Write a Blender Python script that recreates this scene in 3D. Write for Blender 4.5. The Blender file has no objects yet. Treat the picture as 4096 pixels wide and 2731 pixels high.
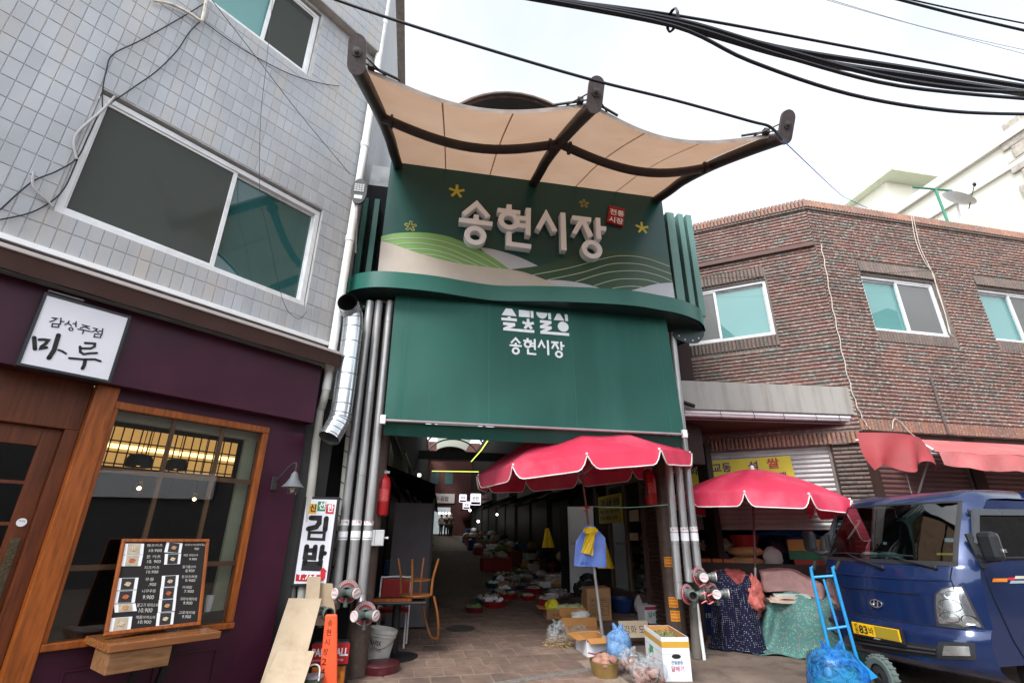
import bpy, math, random
from mathutils import Vector, Matrix
random.seed(7)
SC = bpy.context.scene
COL = SC.collection
rad = math.radians
W, H, FPX, CAMH = 4096.0, 2731.0, 1975.94, 1.65
PITCH, ROLL = rad(21.634), rad(0.465)
_fw = Vector((0, math.cos(PITCH), math.sin(PITCH)))
_up0 = Vector((0, -math.sin(PITCH), math.cos(PITCH)))
_rt0 = Vector((1, 0, 0))
_rt = math.cos(ROLL) * _rt0 + math.sin(ROLL) * _up0
_up = -math.sin(ROLL) * _rt0 + math.cos(ROLL) * _up0
CAM = Vector((0, 0, CAMH))
cd = bpy.data.cameras.new('camera')
cd.sensor_width = 36.0
cd.lens = FPX / W * 36.0
cd.clip_start = 0.05
cd.clip_end = 3000
co = bpy.data.objects.new('camera', cd)
COL.objects.link(co)
co.matrix_world = Matrix(((_rt.x, _up.x, -_fw.x, CAM.x), (_rt.y, _up.y, -_fw.y, CAM.y),
       (_rt.z, _up.z, -_fw.z, CAM.z), (0, 0, 0, 1)))
SC.camera = co
SC.render.resolution_x, SC.render.resolution_y = 1024, 682
SUN_AZ, SUN_EL = 208.0, 47.0
wd = bpy.data.worlds.new('World')
SC.world = wd
wd.use_nodes = True
nt = wd.node_tree
bg = nt.nodes['Background']
sky = nt.nodes.new('ShaderNodeTexSky')
sky.sky_type = 'NISHITA'
sky.sun_disc = False
sky.sun_elevation = rad(SUN_EL)
sky.sun_rotation = rad(SUN_AZ)
sky.dust_density = 1.0
sky.air_density = 1.0
hs = nt.nodes.new('ShaderNodeHueSaturation')      # thin bright overcast: the sky's own light, nearly colourless
hs.inputs['Saturation'].default_value = 0.16
nt.links.new(sky.outputs[0], hs.inputs['Color'])
tc = nt.nodes.new('ShaderNodeTexCoord')
nz_ = nt.nodes.new('ShaderNodeTexNoise')
nz_.inputs['Scale'].default_value = 2.2
nz_.inputs['Detail'].default_value = 6
nt.links.new(tc.outputs['Generated'], nz_.inputs['Vector'])
rp = nt.nodes.new('ShaderNodeValToRGB')
rp.color_ramp.elements[0].position = 0.42
rp.color_ramp.elements[0].color = (0.88, 0.94, 0.97, 1)
rp.color_ramp.elements[1].position = 0.60
rp.color_ramp.elements[1].color = (1.06, 1.06, 1.06, 1)
nt.links.new(nz_.outputs['Fac'], rp.inputs['Fac'])
mx = nt.nodes.new('ShaderNodeMix')
mx.data_type = 'RGBA'
mx.blend_type = 'MULTIPLY'
mx.inputs[0].default_value = 1.0
nt.links.new(hs.outputs[0], mx.inputs[6])
nt.links.new(rp.outputs[0], mx.inputs[7])
nt.links.new(mx.outputs[2], bg.inputs['Color'])
bg.inputs['Strength'].default_value = 0.15
sd = bpy.data.lights.new('sun', 'SUN')
sd.energy = 1.1
sd.angle = rad(20)
sd.color = (1.0, 0.975, 0.94)
so = bpy.data.objects.new('sun', sd)
COL.objects.link(so)
_sd = Vector((math.sin(rad(SUN_AZ)) * math.cos(rad(SUN_EL)), math.cos(rad(SUN_AZ)) * math.cos(rad(SUN_EL)), math.sin(rad(SUN_EL))))
so.rotation_euler = _sd.to_track_quat('Z', 'Y').to_euler()
SC.view_settings.view_transform = 'Standard'
SC.view_settings.look = 'None'
SC.view_settings.exposure = 1.72
SC.view_settings.gamma = 1.0
SC.view_settings.use_curve_mapping = False
SC.render.engine = 'CYCLES'
SC.cycles.max_bounces = 8
SC.cycles.transparent_max_bounces = 16
SC.cycles.sample_clamp_indirect = 6.0
def ray(px, py):
 return (px - W / 2) / FPX * _rt - (py - H / 2) / FPX * _up + _fw
SLOPE, SAZ = math.tan(rad(2.3)), rad(-7)
def gz(x, y):
 d = math.sin(SAZ) * x + math.cos(SAZ) * y
 return SLOPE * max(-12.0, min(46.0, d))
def gpt(px, py):
 """pixel -> point on the gently rising ground"""
 n = Vector((-SLOPE * math.sin(SAZ), -SLOPE * math.cos(SAZ), 1.0))
 d = ray(px, py)
 return CAM + d * (-n.dot(CAM) / n.dot(d))
class Frame:
 """local X along a wall (to the right), Y into it, Z = world height"""
 def __init__(s, o, az):
  a = rad(az)
  s.o = Vector((o[0], o[1], 0.0))
  s.ex = Vector((math.sin(a), math.cos(a), 0))
  s.ey = Vector((-math.cos(a), math.sin(a), 0))
  s.az = az
 def w(s, x, y, z):
  return s.o + s.ex * x + s.ey * y + Vector((0, 0, z))
 def l(s, p):
  q = Vector(p) - s.o
  return Vector((q.dot(s.ex), q.dot(s.ey), q.z))
 def on(s, px, py, y=0.0):
  """pixel -> local point on the plane Y = y"""
  d = ray(px, py)
  t = ((s.o - CAM).dot(s.ey) + y) / d.dot(s.ey)
  return s.l(CAM + d * t)
 def xz(s, px, py, y=0.0):
  p = s.on(px, py, y)
  return (p.x, p.z)
 def onx(s, px, py, x):
  d = ray(px, py)
  t = ((s.o - CAM).dot(s.ex) + x) / d.dot(s.ex)
  return s.l(CAM + d * t)
 def onz(s, px, py, z):
  d = ray(px, py)
  return s.l(CAM + d * ((z - CAM.z) / d.z))
 def g(s, px, py):
  return s.l(gpt(px, py))
 def gz(s, x, y):
  p = s.w(x, y, 0)
  return gz(p.x, p.y)
 def mat(s, x=0, y=0, z=0, rz=0.0):
  p = s.w(x, y, z)
  m = Matrix(((s.ex.x, s.ey.x, 0, p.x), (s.ex.y, s.ey.y, 0, p.y), (0, 0, 1, p.z), (0, 0, 0, 1)))
  return m @ Matrix.Rotation(rz, 4, 'Z')
G0 = gpt(1405, 2712)
AZG, AZL, AZA, AZB = 79.42, 37.84, 114.87, 78.62
FG = Frame(G0, AZG)
_lc = FG.w(-0.45, -0.1, 0)
FL = Frame(_lc, AZL)
_kd = ray(3330, 1270)
_kd = _kd * (9.6 / math.hypot(_kd.x, _kd.y))
KP = Vector((_kd.x, _kd.y, 0))
FA = Frame(KP, AZA)
FB = Frame(KP, AZB)
FH = Frame(KP, 84.0)
FW = Frame((0, 0, 0), 90.0)          # world axes
def srgb(h):
 h = h.lstrip('#')
 r = []
 for i in (0, 2, 4):
  c = int(h[i:i + 2], 16) / 255.0
  r.append(c / 12.92 if c <= 0.04045 else ((c + 0.055) / 1.055) ** 2.4)
 return tuple(r)
MATS = {}
def mat(name, col, rough=0.6, metal=0.0, var=0.12, vs=6.0, bump=0.0, bs=40.0, rnd=0.0, dirt=None, spec=0.3, coat=0.0,
  stretch=(1, 1, 1), emit=None, alpha=1.0, sheen=0.0, world=False):
 """procedural Principled: noise-varied colour, optional blotches of dirt (colour, scale, amount), bump, per-object variation"""
 if name in MATS:
  return MATS[name]
 if isinstance(col, str):
  col = srgb(col)
 m = bpy.data.materials.new(name)
 m.use_nodes = True
 t = m.node_tree
 b = t.nodes['Principled BSDF']
 b.inputs['Roughness'].default_value = rough
 b.inputs['Metallic'].default_value = metal
 b.inputs['Specular IOR Level'].default_value = spec
 if coat:
  b.inputs['Coat Weight'].default_value = coat
  b.inputs['Coat Roughness'].default_value = 0.08
 if sheen:
  b.inputs['Sheen Weight'].default_value = sheen
 N, Lk = t.nodes.new, t.links.new
 tcn = N('ShaderNodeTexCoord')
 mp = N('ShaderNodeMapping')
 mp.inputs['Scale'].default_value = stretch
 crd = N('ShaderNodeNewGeometry').outputs['Position'] if world else tcn.outputs['Object']
 Lk(crd, mp.inputs['Vector'])
 vec = mp.outputs['Vector']
 n1 = N('ShaderNodeTexNoise')
 n1.inputs['Scale'].default_value = vs
 n1.inputs['Detail'].default_value = 5
 Lk(vec, n1.inputs['Vector'])
 r1 = N('ShaderNodeValToRGB')
 r1.color_ramp.elements[0].position = 0.3
 r1.color_ramp.elements[1].position = 0.7
 r1.color_ramp.elements[0].color = tuple(c * (1 - var) for c in col) + (1,)
 r1.color_ramp.elements[1].color = tuple(min(1, c * (1 + var)) for c in col) + (1,)
 Lk(n1.outputs['Fac'], r1.inputs['Fac'])
 out = r1.outputs['Color']
 if rnd:
  oi = N('ShaderNodeObjectInfo')
  mr = N('ShaderNodeMapRange')
  mr.inputs['To Min'].default_value = 1 - rnd
  mr.inputs['To Max'].default_value = 1 + rnd
  Lk(oi.outputs['Random'], mr.inputs['Value'])
  h = N('ShaderNodeHueSaturation')
  Lk(mr.outputs[0], h.inputs['Value'])
  Lk(out, h.inputs['Color'])
  out = h.outputs['Color']
 if dirt:
  dc, ds, da = dirt[:3]
  if isinstance(dc, str):
   dc = srgb(dc)
  n2 = N('ShaderNodeTexNoise')
  n2.inputs['Scale'].default_value = ds
  n2.inputs['Detail'].default_value = 8
  n2.inputs['Roughness'].default_value = 0.65
  if len(dirt) > 3:
   m2 = N('ShaderNodeMapping')
   m2.inputs['Scale'].default_value = dirt[3]
   Lk(crd, m2.inputs['Vector'])
   Lk(m2.outputs['Vector'], n2.inputs['Vector'])
  else:
   Lk(vec, n2.inputs['Vector'])
  r2 = N('ShaderNodeValToRGB')
  r2.color_ramp.elements[0].position = 0.48
  r2.color_ramp.elements[1].position = 0.70
  r2.color_ramp.elements[0].color = (0, 0, 0, 1)
  r2.color_ramp.elements[1].color = (da, da, da, 1)
  Lk(n2.outputs['Fac'], r2.inputs['Fac'])
  mxn = N('ShaderNodeMix')
  mxn.data_type = 'RGBA'
  Lk(r2.outputs['Color'], mxn.inputs[0])
  Lk(out, mxn.inputs[6])
  mxn.inputs[7].default_value = tuple(dc) + (1,)
  out = mxn.outputs[2]
 Lk(out, b.inputs['Base Color'])
 mr2 = N('ShaderNodeMapRange')
 mr2.inputs['To Min'].default_value = max(0.02, rough * 0.85)
 mr2.inputs['To Max'].default_value = min(1, rough * 1.15)
 Lk(n1.outputs['Fac'], mr2.inputs['Value'])
 Lk(mr2.outputs[0], b.inputs['Roughness'])
 if bump:
  n3 = N('ShaderNodeTexNoise')
  n3.inputs['Scale'].default_value = bs
  n3.inputs['Detail'].default_value = 4
  Lk(vec, n3.inputs['Vector'])
  bp = N('ShaderNodeBump')
  bp.inputs['Strength'].default_value = bump
  bp.inputs['Distance'].default_value = 0.02
  Lk(n3.outputs['Fac'], bp.inputs['Height'])
  Lk(bp.outputs['Normal'], b.inputs['Normal'])
 if emit:
  ec, es = emit
  if isinstance(ec, str):
   ec = srgb(ec)
  b.inputs['Emission Color'].default_value = tuple(ec) + (1,)
  b.inputs['Emission Strength'].default_value = es
 if alpha < 1:
  b.inputs['Alpha'].default_value = alpha
 MATS[name] = m
 return m
def glassmat(name, tint=(0.9, 0.95, 0.95), refl=1.0, rough=0.0, f0=0.07, body=None):
 """thin pane: tinted see-through plus mirror reflection by fresnel"""
 if name in MATS:
  return MATS[name]
 m = bpy.data.materials.new(name)
 m.use_nodes = True
 t = m.node_tree
 t.nodes.clear()
 N, Lk = t.nodes.new, t.links.new
 o = N('ShaderNodeOutputMaterial')
 tr = N('ShaderNodeBsdfTransparent')
 tr.inputs[0].default_value = tuple(tint) + (1,)
 gl = N('ShaderNodeBsdfGlossy')
 gl.inputs['Roughness'].default_value = rough
 gl.inputs[0].default_value = (refl, refl, refl, 1)
 lw = N('ShaderNodeLayerWeight')            # Schlick: 0.05 + 0.95 * facing^5, the same from both sides
 lw.inputs[0].default_value = 0.5
 pw_ = N('ShaderNodeMath'); pw_.operation = 'POWER'; pw_.inputs[1].default_value = 4.0
 Lk(lw.outputs['Facing'], pw_.inputs[0])
 fr = N('ShaderNodeMapRange'); fr.inputs['To Min'].default_value = f0; fr.inputs['To Max'].default_value = 1.0
 Lk(pw_.outputs[0], fr.inputs['Value'])
 mxs = N('ShaderNodeMixShader')
 Lk(fr.outputs[0], mxs.inputs[0])
 Lk(tr.outputs[0], mxs.inputs[1])
 Lk(gl.outputs[0], mxs.inputs[2])
 out = mxs.outputs[0]
 if body:                                   # part of the light is scattered by dust, screen or tint
  df = N('ShaderNodeBsdfDiffuse')
  df.inputs[0].default_value = tuple(body[0]) + (1,)
  m2 = N('ShaderNodeMixShader')
  m2.inputs[0].default_value = body[1]
  Lk(tr.outputs[0], m2.inputs[1])
  Lk(df.outputs[0], m2.inputs[2])
  Lk(m2.outputs[0], mxs.inputs[1])
 Lk(out, o.inputs[0])
 MATS[name] = m
 return m
def plasticbag(name, tint, body=0.35):
 """crumpled film: part see-through, part glossy, part coloured"""
 if name in MATS:
  return MATS[name]
 m = bpy.data.materials.new(name)
 m.use_nodes = True
 t = m.node_tree
 t.nodes.clear()
 N, Lk = t.nodes.new, t.links.new
 o = N('ShaderNodeOutputMaterial')
 tr = N('ShaderNodeBsdfTransparent')
 tr.inputs[0].default_value = tuple(0.5 + 0.5 * c for c in tint) + (1,)
 pb = N('ShaderNodeBsdfPrincipled')
 pb.inputs['Base Color'].default_value = tuple(tint) + (1,)
 pb.inputs['Roughness'].default_value = 0.2
 tcn = N('ShaderNodeTexCoord')
 n = N('ShaderNodeTexNoise')
 n.inputs['Scale'].default_value = 14
 n.inputs['Detail'].default_value = 3
 n.inputs['Distortion'].default_value = 1.5
 Lk(tcn.outputs['Object'], n.inputs['Vector'])
 bp = N('ShaderNodeBump')
 bp.inputs['Strength'].default_value = 0.45
 bp.inputs['Distance'].default_value = 0.02
 Lk(n.outputs['Fac'], bp.inputs['Height'])
 Lk(bp.outputs[0], pb.inputs['Normal'])
 mr = N('ShaderNodeMapRange')
 mr.inputs['From Min'].default_value = 0.35
 mr.inputs['From Max'].default_value = 0.65
 mr.inputs['To Min'].default_value = max(0, body - 0.2)
 mr.inputs['To Max'].default_value = min(1, body + 0.18)
 Lk(n.outputs['Fac'], mr.inputs['Value'])
 mxs = N('ShaderNodeMixShader')
 Lk(mr.outputs[0], mxs.inputs[0])
 Lk(tr.outputs[0], mxs.inputs[1])
 Lk(pb.outputs[0], mxs.inputs[2])
 Lk(mxs.outputs[0], o.inputs[0])
 MATS[name] = m
 return m
class MB:
 def __init__(s):
  s.v, s.f, s.mi = [], [], []
 def add(s, vs, fs, mi=0):
  b = len(s.v)
  s.v += [tuple(p) for p in vs]
  s.f += [tuple(i + b for i in f) for f in fs]
  s.mi += [mi] * len(fs)
  return s
 def box(s, x0, x1, y0, y1, z0, z1, mi=0):
  if x0 > x1: x0, x1 = x1, x0
  if y0 > y1: y0, y1 = y1, y0
  if z0 > z1: z0, z1 = z1, z0
  vs = [(x0, y0, z0), (x1, y0, z0), (x1, y1, z0), (x0, y1, z0), (x0, y0, z1), (x1, y0, z1), (x1, y1, z1), (x0, y1, z1)]
  return s.add(vs, [(0, 3, 2, 1), (4, 5, 6, 7), (0, 1, 5, 4), (1, 2, 6, 5), (2, 3, 7, 6), (3, 0, 4, 7)], mi)
 def obox(s, c, ax, ay, az_, hx, hy, hz, mi=0):
  c, ax, ay, az_ = Vector(c), Vector(ax), Vector(ay), Vector(az_)
  vs = [c + ax * (i * hx) + ay * (j * hy) + az_ * (k * hz) for k in (-1, 1) for j in (-1, 1) for i in (-1, 1)]
  return s.add(vs, [(0, 2, 3, 1), (4, 5, 7, 6), (0, 1, 5, 4), (1, 3, 7, 5), (3, 2, 6, 7), (2, 0, 4, 6)], mi)
 def bar(s, a, b, w, d, up=(0, 0, 1), mi=0):
  """square bar from a to b, w across, d deep"""
  a, b = Vector(a), Vector(b)
  t = (b - a)
  L = t.length
  t = t / L
  u = Vector(up)
  sd_ = t.cross(u)
  if sd_.length < 1e-4:
   sd_ = t.cross(Vector((1, 0, 0)))
  sd_.normalize()
  n = sd_.cross(t)
  return s.obox((a + b) / 2, t, sd_, n, L / 2, w / 2, d / 2, mi)
 def quad(s, pts, mi=0):
  return s.add(pts, [tuple(range(len(pts)))], mi)
 def prism(s, poly, y0, y1, mi=0):
  """polygon of (x, z) extruded from y0 (front) to y1 (back)"""
  n = len(poly)
  vs = [(p[0], y0, p[1]) for p in poly] + [(p[0], y1, p[1]) for p in poly]
  fs = [tuple(range(n)), tuple(range(2 * n - 1, n - 1, -1))]
  fs += [(i, i + n, (i + 1) % n + n, (i + 1) % n) for i in range(n)]
  return s.add(vs, fs, mi)
 def hprism(s, poly, z0, z1, mi=0):
  n = len(poly)
  vs = [(p[0], p[1], z0) for p in poly] + [(p[0], p[1], z1) for p in poly]
  fs = [tuple(range(n - 1, -1, -1)), tuple(range(n, 2 * n))]
  fs += [(i, (i + 1) % n, (i + 1) % n + n, i + n) for i in range(n)]
  return s.add(vs, fs, mi)
 def ring(s, outer, inner, y0, y1, mi=0):
  """band between two loops of (x, z), extruded"""
  n = len(outer)
  vs = [(p[0], y0, p[1]) for p in outer] + [(p[0], y0, p[1]) for p in inner] + [(p[0], y1, p[1]) for p in outer] + [(p[0], y1, p[1]) for p in inner]
  fs = []
  for i in range(n):
   j = (i + 1) % n
   fs += [(i, j, n + j, n + i), (2 * n + i, 3 * n + i, 3 * n + j, 2 * n + j), (i, 2 * n + i, 2 * n + j, j), (n + i, n + j, 3 * n + j, 3 * n + i)]
  return s.add(vs, fs, mi)
 def tube(s, path, r, seg=10, caps=True, mi=0):
  P = [Vector(p) for p in path]
  n = len(P)
  R = r if isinstance(r, (list, tuple)) else [r] * n
  t0 = (P[1] - P[0]).normalized()
  ref = Vector((0, 0, 1)) if abs(t0.z) < 0.9 else Vector((1, 0, 0))
  nrm = (ref - t0 * ref.dot(t0)).normalized()
  vs = []
  for i in range(n):
   t = (P[min(i + 1, n - 1)] - P[max(i - 1, 0)])
   if t.length < 1e-9:
    t = t0
   t.normalize()
   nrm = nrm - t * nrm.dot(t)
   if nrm.length < 1e-6:
    nrm = t.orthogonal()
   nrm.normalize()
   bn = t.cross(nrm)
   for k in range(seg):
    a = 2 * math.pi * k / seg
    vs.append(P[i] + (nrm * math.cos(a) + bn * math.sin(a)) * R[i])
  fs = []
  for i in range(n - 1):
   for k in range(seg):
    k2 = (k + 1) % seg
    fs.append((i * seg + k, i * seg + k2, (i + 1) * seg + k2, (i + 1) * seg + k))
  if caps:
   fs.append(tuple(range(seg - 1, -1, -1)))
   fs.append(tuple(range((n - 1) * seg, n * seg)))
  return s.add(vs, fs, mi)
 def lathe(s, prof, seg=24, c=(0, 0, 0), axis=(0, 0, 1), mi=0):
  """profile of (radius, height) turned about axis through c"""
  a = Vector(axis).normalized()
  u = a.orthogonal().normalized()
  w = a.cross(u)
  c = Vector(c)
  vs = []
  for (r, h) in prof:
   for k in range(seg):
    t = 2 * math.pi * k / seg
    vs.append(c + a * h + (u * math.cos(t) + w * math.sin(t)) * max(r, 1e-4))
  fs = []
  for i in range(len(prof) - 1):
   for k in range(seg):
    k2 = (k + 1) % seg
    fs.append((i * seg + k, i * seg + k2, (i + 1) * seg + k2, (i + 1) * seg + k))
  return s.add(vs, fs, mi)
 def grid(s, fn, nu, nv, mi=0):
  vs = [fn(i / nu, j / nv) for j in range(nv + 1) for i in range(nu + 1)]
  fs = [(j * (nu + 1) + i, j * (nu + 1) + i + 1, (j + 1) * (nu + 1) + i + 1, (j + 1) * (nu + 1) + i) for j in range(nv) for i in range(nu)]
  return s.add(vs, fs, mi)
 def ball(s, c, rx, ry=None, rz=None, nu=14, nv=9, mi=0, rough=0.0, seed=0):
  ry = rx if ry is None else ry
  rz = rx if rz is None else rz
  rr = random.Random(seed)
  vs, fs = [], []
  for j in range(nv + 1):
   ph = math.pi * j / nv
   for i in range(nu):
    th = 2 * math.pi * i / nu
    k = 1 + rough * (rr.random() - 0.5) * 2 * (1 if 0 < j < nv else 0)
    vs.append((c[0] + rx * k * math.sin(ph) * math.cos(th), c[1] + ry * k * math.sin(ph) * math.sin(th), c[2] + rz * k * math.cos(ph)))
  for j in range(nv):
   for i in range(nu):
    i2 = (i + 1) % nu
    fs.append((j * nu + i, (j + 1) * nu + i, (j + 1) * nu + i2, j * nu + i2))
  return s.add(vs, fs, mi)
 def stroke(s, pts, w, y0, y1, mi=0, close=False, round_=False):
  """flat stroke of width w along (x, z) points with mitred corners, extruded y0..y1"""
  n = len(pts)
  P = [Vector((p[0], p[1])) for p in pts]
  L, R = [], []
  for i in range(n):
   a = P[i - 1] if (i > 0 or close) else None
   b = P[(i + 1) % n] if (i < n - 1 or close) else None
   if a is None: d = (b - P[i]).normalized(); nn = Vector((-d.y, d.x)); k = 1
   elif b is None: d = (P[i] - a).normalized(); nn = Vector((-d.y, d.x)); k = 1
   else:
    d1, d2 = (P[i] - a).normalized(), (b - P[i]).normalized()
    n1_, n2_ = Vector((-d1.y, d1.x)), Vector((-d2.y, d2.x))
    nn = n1_ + n2_
    if nn.length < 1e-5: nn = n1_.copy()
    nn.normalize()
    k = 1 / max(0.35, nn.dot(n1_))
   L.append(P[i] + nn * (w / 2 * k))
   R.append(P[i] - nn * (w / 2 * k))
  if close:
   s.ring([(p.x, p.y) for p in L], [(p.x, p.y) for p in R], y0, y1, mi)
  else:
   poly = L + R[::-1]
   m_ = len(L)
   vs = [(p.x, y0, p.y) for p in poly] + [(p.x, y1, p.y) for p in poly]
   N2 = 2 * m_
   fs = []
   for i in range(m_ - 1):
    q = (i, i + 1, N2 - 2 - i, N2 - 1 - i)
    fs.append(q)
    fs.append(tuple(N2 + t for t in q[::-1]))
   fs += [(i, i + N2, (i + 1) % N2 + N2, (i + 1) % N2) for i in range(N2)]
   s.add(vs, fs, mi)
   if round_:
    for e in (P[0], P[-1]):
     s.prism([(e.x + w / 2 * math.cos(t), e.y + w / 2 * math.sin(t)) for t in [2 * math.pi * q / 14 for q in range(14)]], y0, y1, mi)
  return s
 def move(s, M):
  s.v = [tuple(M @ Vector(p)) for p in s.v]
  return s
 def mesh(s, name, mats, smooth=False, ang=38):
  me = bpy.data.meshes.new(name)
  me.from_pydata(s.v, [], s.f)
  for m in (mats if isinstance(mats, (list, tuple)) else [mats]):
   me.materials.append(m)
  if any(s.mi):
   me.polygons.foreach_set('material_index', s.mi)
  if smooth:
   me.shade_smooth()
   me.set_sharp_from_angle(angle=rad(ang))
  me.update()
  return me
Z0 = {}
def thing(name, label, cat, M=None, group=None, z0=0.0):
 o = bpy.data.objects.new(name, None)
 COL.objects.link(o)
 o.empty_display_size = 0.1
 if M is not None:
  o.matrix_world = M
 o['label'] = label
 o['category'] = cat
 if group:
  o['group'] = group
 Z0[o.name] = z0
 return o
def part(name, mb, mats, parent, smooth=False, bev=0.0, kind=None, label=None, ang=38):
 me = mb.mesh(name, mats, smooth, ang) if isinstance(mb, MB) else mb
 o = bpy.data.objects.new(name, me)
 COL.objects.link(o)
 o.parent = parent
 if parent is not None and parent.name in Z0:
  o.location.z = -Z0[parent.name]
 if kind:
  o['kind'] = kind
 if label:
  o['label'] = label
 if bev:
  md = o.modifiers.new('bevel', 'BEVEL')
  md.width = bev
  md.segments = 2
  md.limit_method = 'ANGLE'
  md.angle_limit = rad(40)
 return o
def single(name, mb, mats, label, cat, M=None, group=None, smooth=False, bev=0.0, kind=None, ang=38):
 o = part(name, mb, mats, None, smooth, bev, kind, None, ang)
 if M is not None:
  o.matrix_world = M
 if label:
  o['label'] = label
 if cat:
  o['category'] = cat
 if group:
  o['group'] = group
 return o
def struct(name, mb, mats, M=None, smooth=False, kind='structure'):
 o = part(name, mb, mats, None, smooth)
 o['kind'] = kind
 if M is not None:
  o.matrix_world = M
 return o
def copy_tree(o, M=None, label=None, parent=None):
 c = o.copy()
 COL.objects.link(c)
 if parent is not None:
  c.parent = parent
 for ch in list(o.children):
  copy_tree(ch, None, None, c)
 if M is not None:
  c.matrix_world = M
 if label:
  c['label'] = label
 return c
_txt_cache = {}
TSC = bpy.data.scenes.new('lettering')     # scratch scene for turning text into mesh; removed at the end
def text_mb(mb, s, x, z, size, y0, thick=0.002, mi=0, bold=0.0, fit=None, rot=0.0, shear=0.0, align='L', M=None):
 """lettering in the XZ plane facing -Y; (x, z) = left foot of the line; fit = wanted width"""
 key = (s, bold)
 if key not in _txt_cache:
  cu = bpy.data.curves.new('lettering', 'FONT')
  cu.body = s
  cu.offset = bold
  cu.resolution_u = 3
  o = bpy.data.objects.new('lettering', cu)
  TSC.collection.objects.link(o)
  TSC.view_layers[0].update()
  dg = TSC.view_layers[0].depsgraph
  me = bpy.data.meshes.new_from_object(o.evaluated_get(dg))
  vs = [tuple(v.co) for v in me.vertices]
  fs = [tuple(p.vertices) for p in me.polygons]
  bpy.data.objects.remove(o)
  bpy.data.meshes.remove(me)
  bpy.data.curves.remove(cu)
  _txt_cache[key] = (vs, fs)
 vs, fs = _txt_cache[key]
 if not vs:
  return mb
 x0 = min(v[0] for v in vs); x1 = max(v[0] for v in vs)
 zb = min(v[1] for v in vs); zt = max(v[1] for v in vs)
 k = size / max(1e-6, zt - zb)
 kx = k if fit is None else fit / max(1e-6, x1 - x0)
 off = {'L': 0, 'C': -(x1 - x0) * kx / 2, 'R': -(x1 - x0) * kx}[align]
 c, sn = math.cos(rot), math.sin(rot)
 out = []
 for v in vs:
  a = (v[0] - x0) * kx + off
  b = (v[1] - zb) * k
  a += shear * b
  out.append((x + a * c - b * sn, y0 - thick, z + a * sn + b * c))
 if M is not None:
  out = [tuple(M @ Vector(p)) for p in out]
 mb.add(out, fs, mi)
 return mb
def circ(cx, cz, rx, rz=None, n=28, a0=0.0):
 rz = rx if rz is None else rz
 return [(cx + rx * math.cos(a0 + 2 * math.pi * i / n), cz + rz * math.sin(a0 + 2 * math.pi * i / n)) for i in range(n)]
def smooth_path(pts, k=6):
 """Catmull-Rom through 2-D or 3-D points"""
 P = [Vector(p) for p in pts]
 out = []
 for i in range(len(P) - 1):
  p0, p1, p2, p3 = P[max(i - 1, 0)], P[i], P[i + 1], P[min(i + 2, len(P) - 1)]
  for j in range(k):
   t = j / k
   out.append(0.5 * ((2 * p1) + (p2 - p0) * t + (2 * p0 - 5 * p1 + 4 * p2 - p3) * t * t + (3 * p1 - p0 - 3 * p2 + p3) * t ** 3))
 out.append(P[-1])
 return out
def wall_mb(mb, x0, x1, z0, z1, holes, y=0.0, depth=0.12, mi=0, mr=None):
 """upright sheet at Y=y with rectangular holes (hx0,hx1,hz0,hz1) and reveals of the given depth"""
 mr = mi if mr is None else mr
 xs = sorted({x0, x1, *[max(x0, min(x1, h[0])) for h in holes], *[max(x0, min(x1, h[1])) for h in holes]})
 zs = sorted({z0, z1, *[max(z0, min(z1, h[2])) for h in holes], *[max(z0, min(z1, h[3])) for h in holes]})
 for i in range(len(xs) - 1):
  for j in range(len(zs) - 1):
   cx, cz = (xs[i] + xs[i + 1]) / 2, (zs[j] + zs[j + 1]) / 2
   if any(h[0] < cx < h[1] and h[2] < cz < h[3] for h in holes):
    continue
   mb.quad([(xs[i], y, zs[j]), (xs[i + 1], y, zs[j]), (xs[i + 1], y, zs[j + 1]), (xs[i], y, zs[j + 1])], mi)
 for (a, b, c, d) in holes:
  y2 = y + depth
  mb.quad([(a, y, c), (a, y2, c), (a, y2, d), (a, y, d)], mr)
  mb.quad([(b, y, c), (b, y, d), (b, y2, d), (b, y2, c)], mr)
  mb.quad([(a, y, d), (a, y2, d), (b, y2, d), (b, y, d)], mr)
  mb.quad([(a, y, c), (b, y, c), (b, y2, c), (a, y2, c)], mr)
 return mb
M_BLACK = mat('black_rubber', (0.012, 0.012, 0.014), 0.6)
M_DARK = mat('dark_metal', (0.035, 0.032, 0.032), 0.5)
M_WHITE = mat('white_paint', (0.72, 0.73, 0.74), 0.45, var=0.04, dirt=((0.35, 0.33, 0.30), 3.0, 0.35))
M_PVC = mat('white_pvc', (0.70, 0.70, 0.69), 0.4, var=0.05, dirt=((0.40, 0.37, 0.32), 2.5, 0.45))
M_STEEL = mat('galvanised_pipe', (0.34, 0.34, 0.34), 0.38, metal=0.55, var=0.15, vs=10, dirt=((0.16, 0.14, 0.13), 4, 0.5), stretch=(1, 1, 0.3))
M_INK = mat('black_ink', (0.015, 0.014, 0.016), 0.6)
M_PAPER = mat('white_paper', (0.75, 0.76, 0.78), 0.6, var=0.03)
M_CARD = mat('cardboard', (0.36, 0.20, 0.095), 0.85, var=0.1, bump=0.1, bs=80)
M_CARDL = mat('pale_cardboard', (0.44, 0.35, 0.25), 0.85, var=0.1, vs=3, dirt=((0.30, 0.20, 0.12), 5, 0.5))
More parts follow.
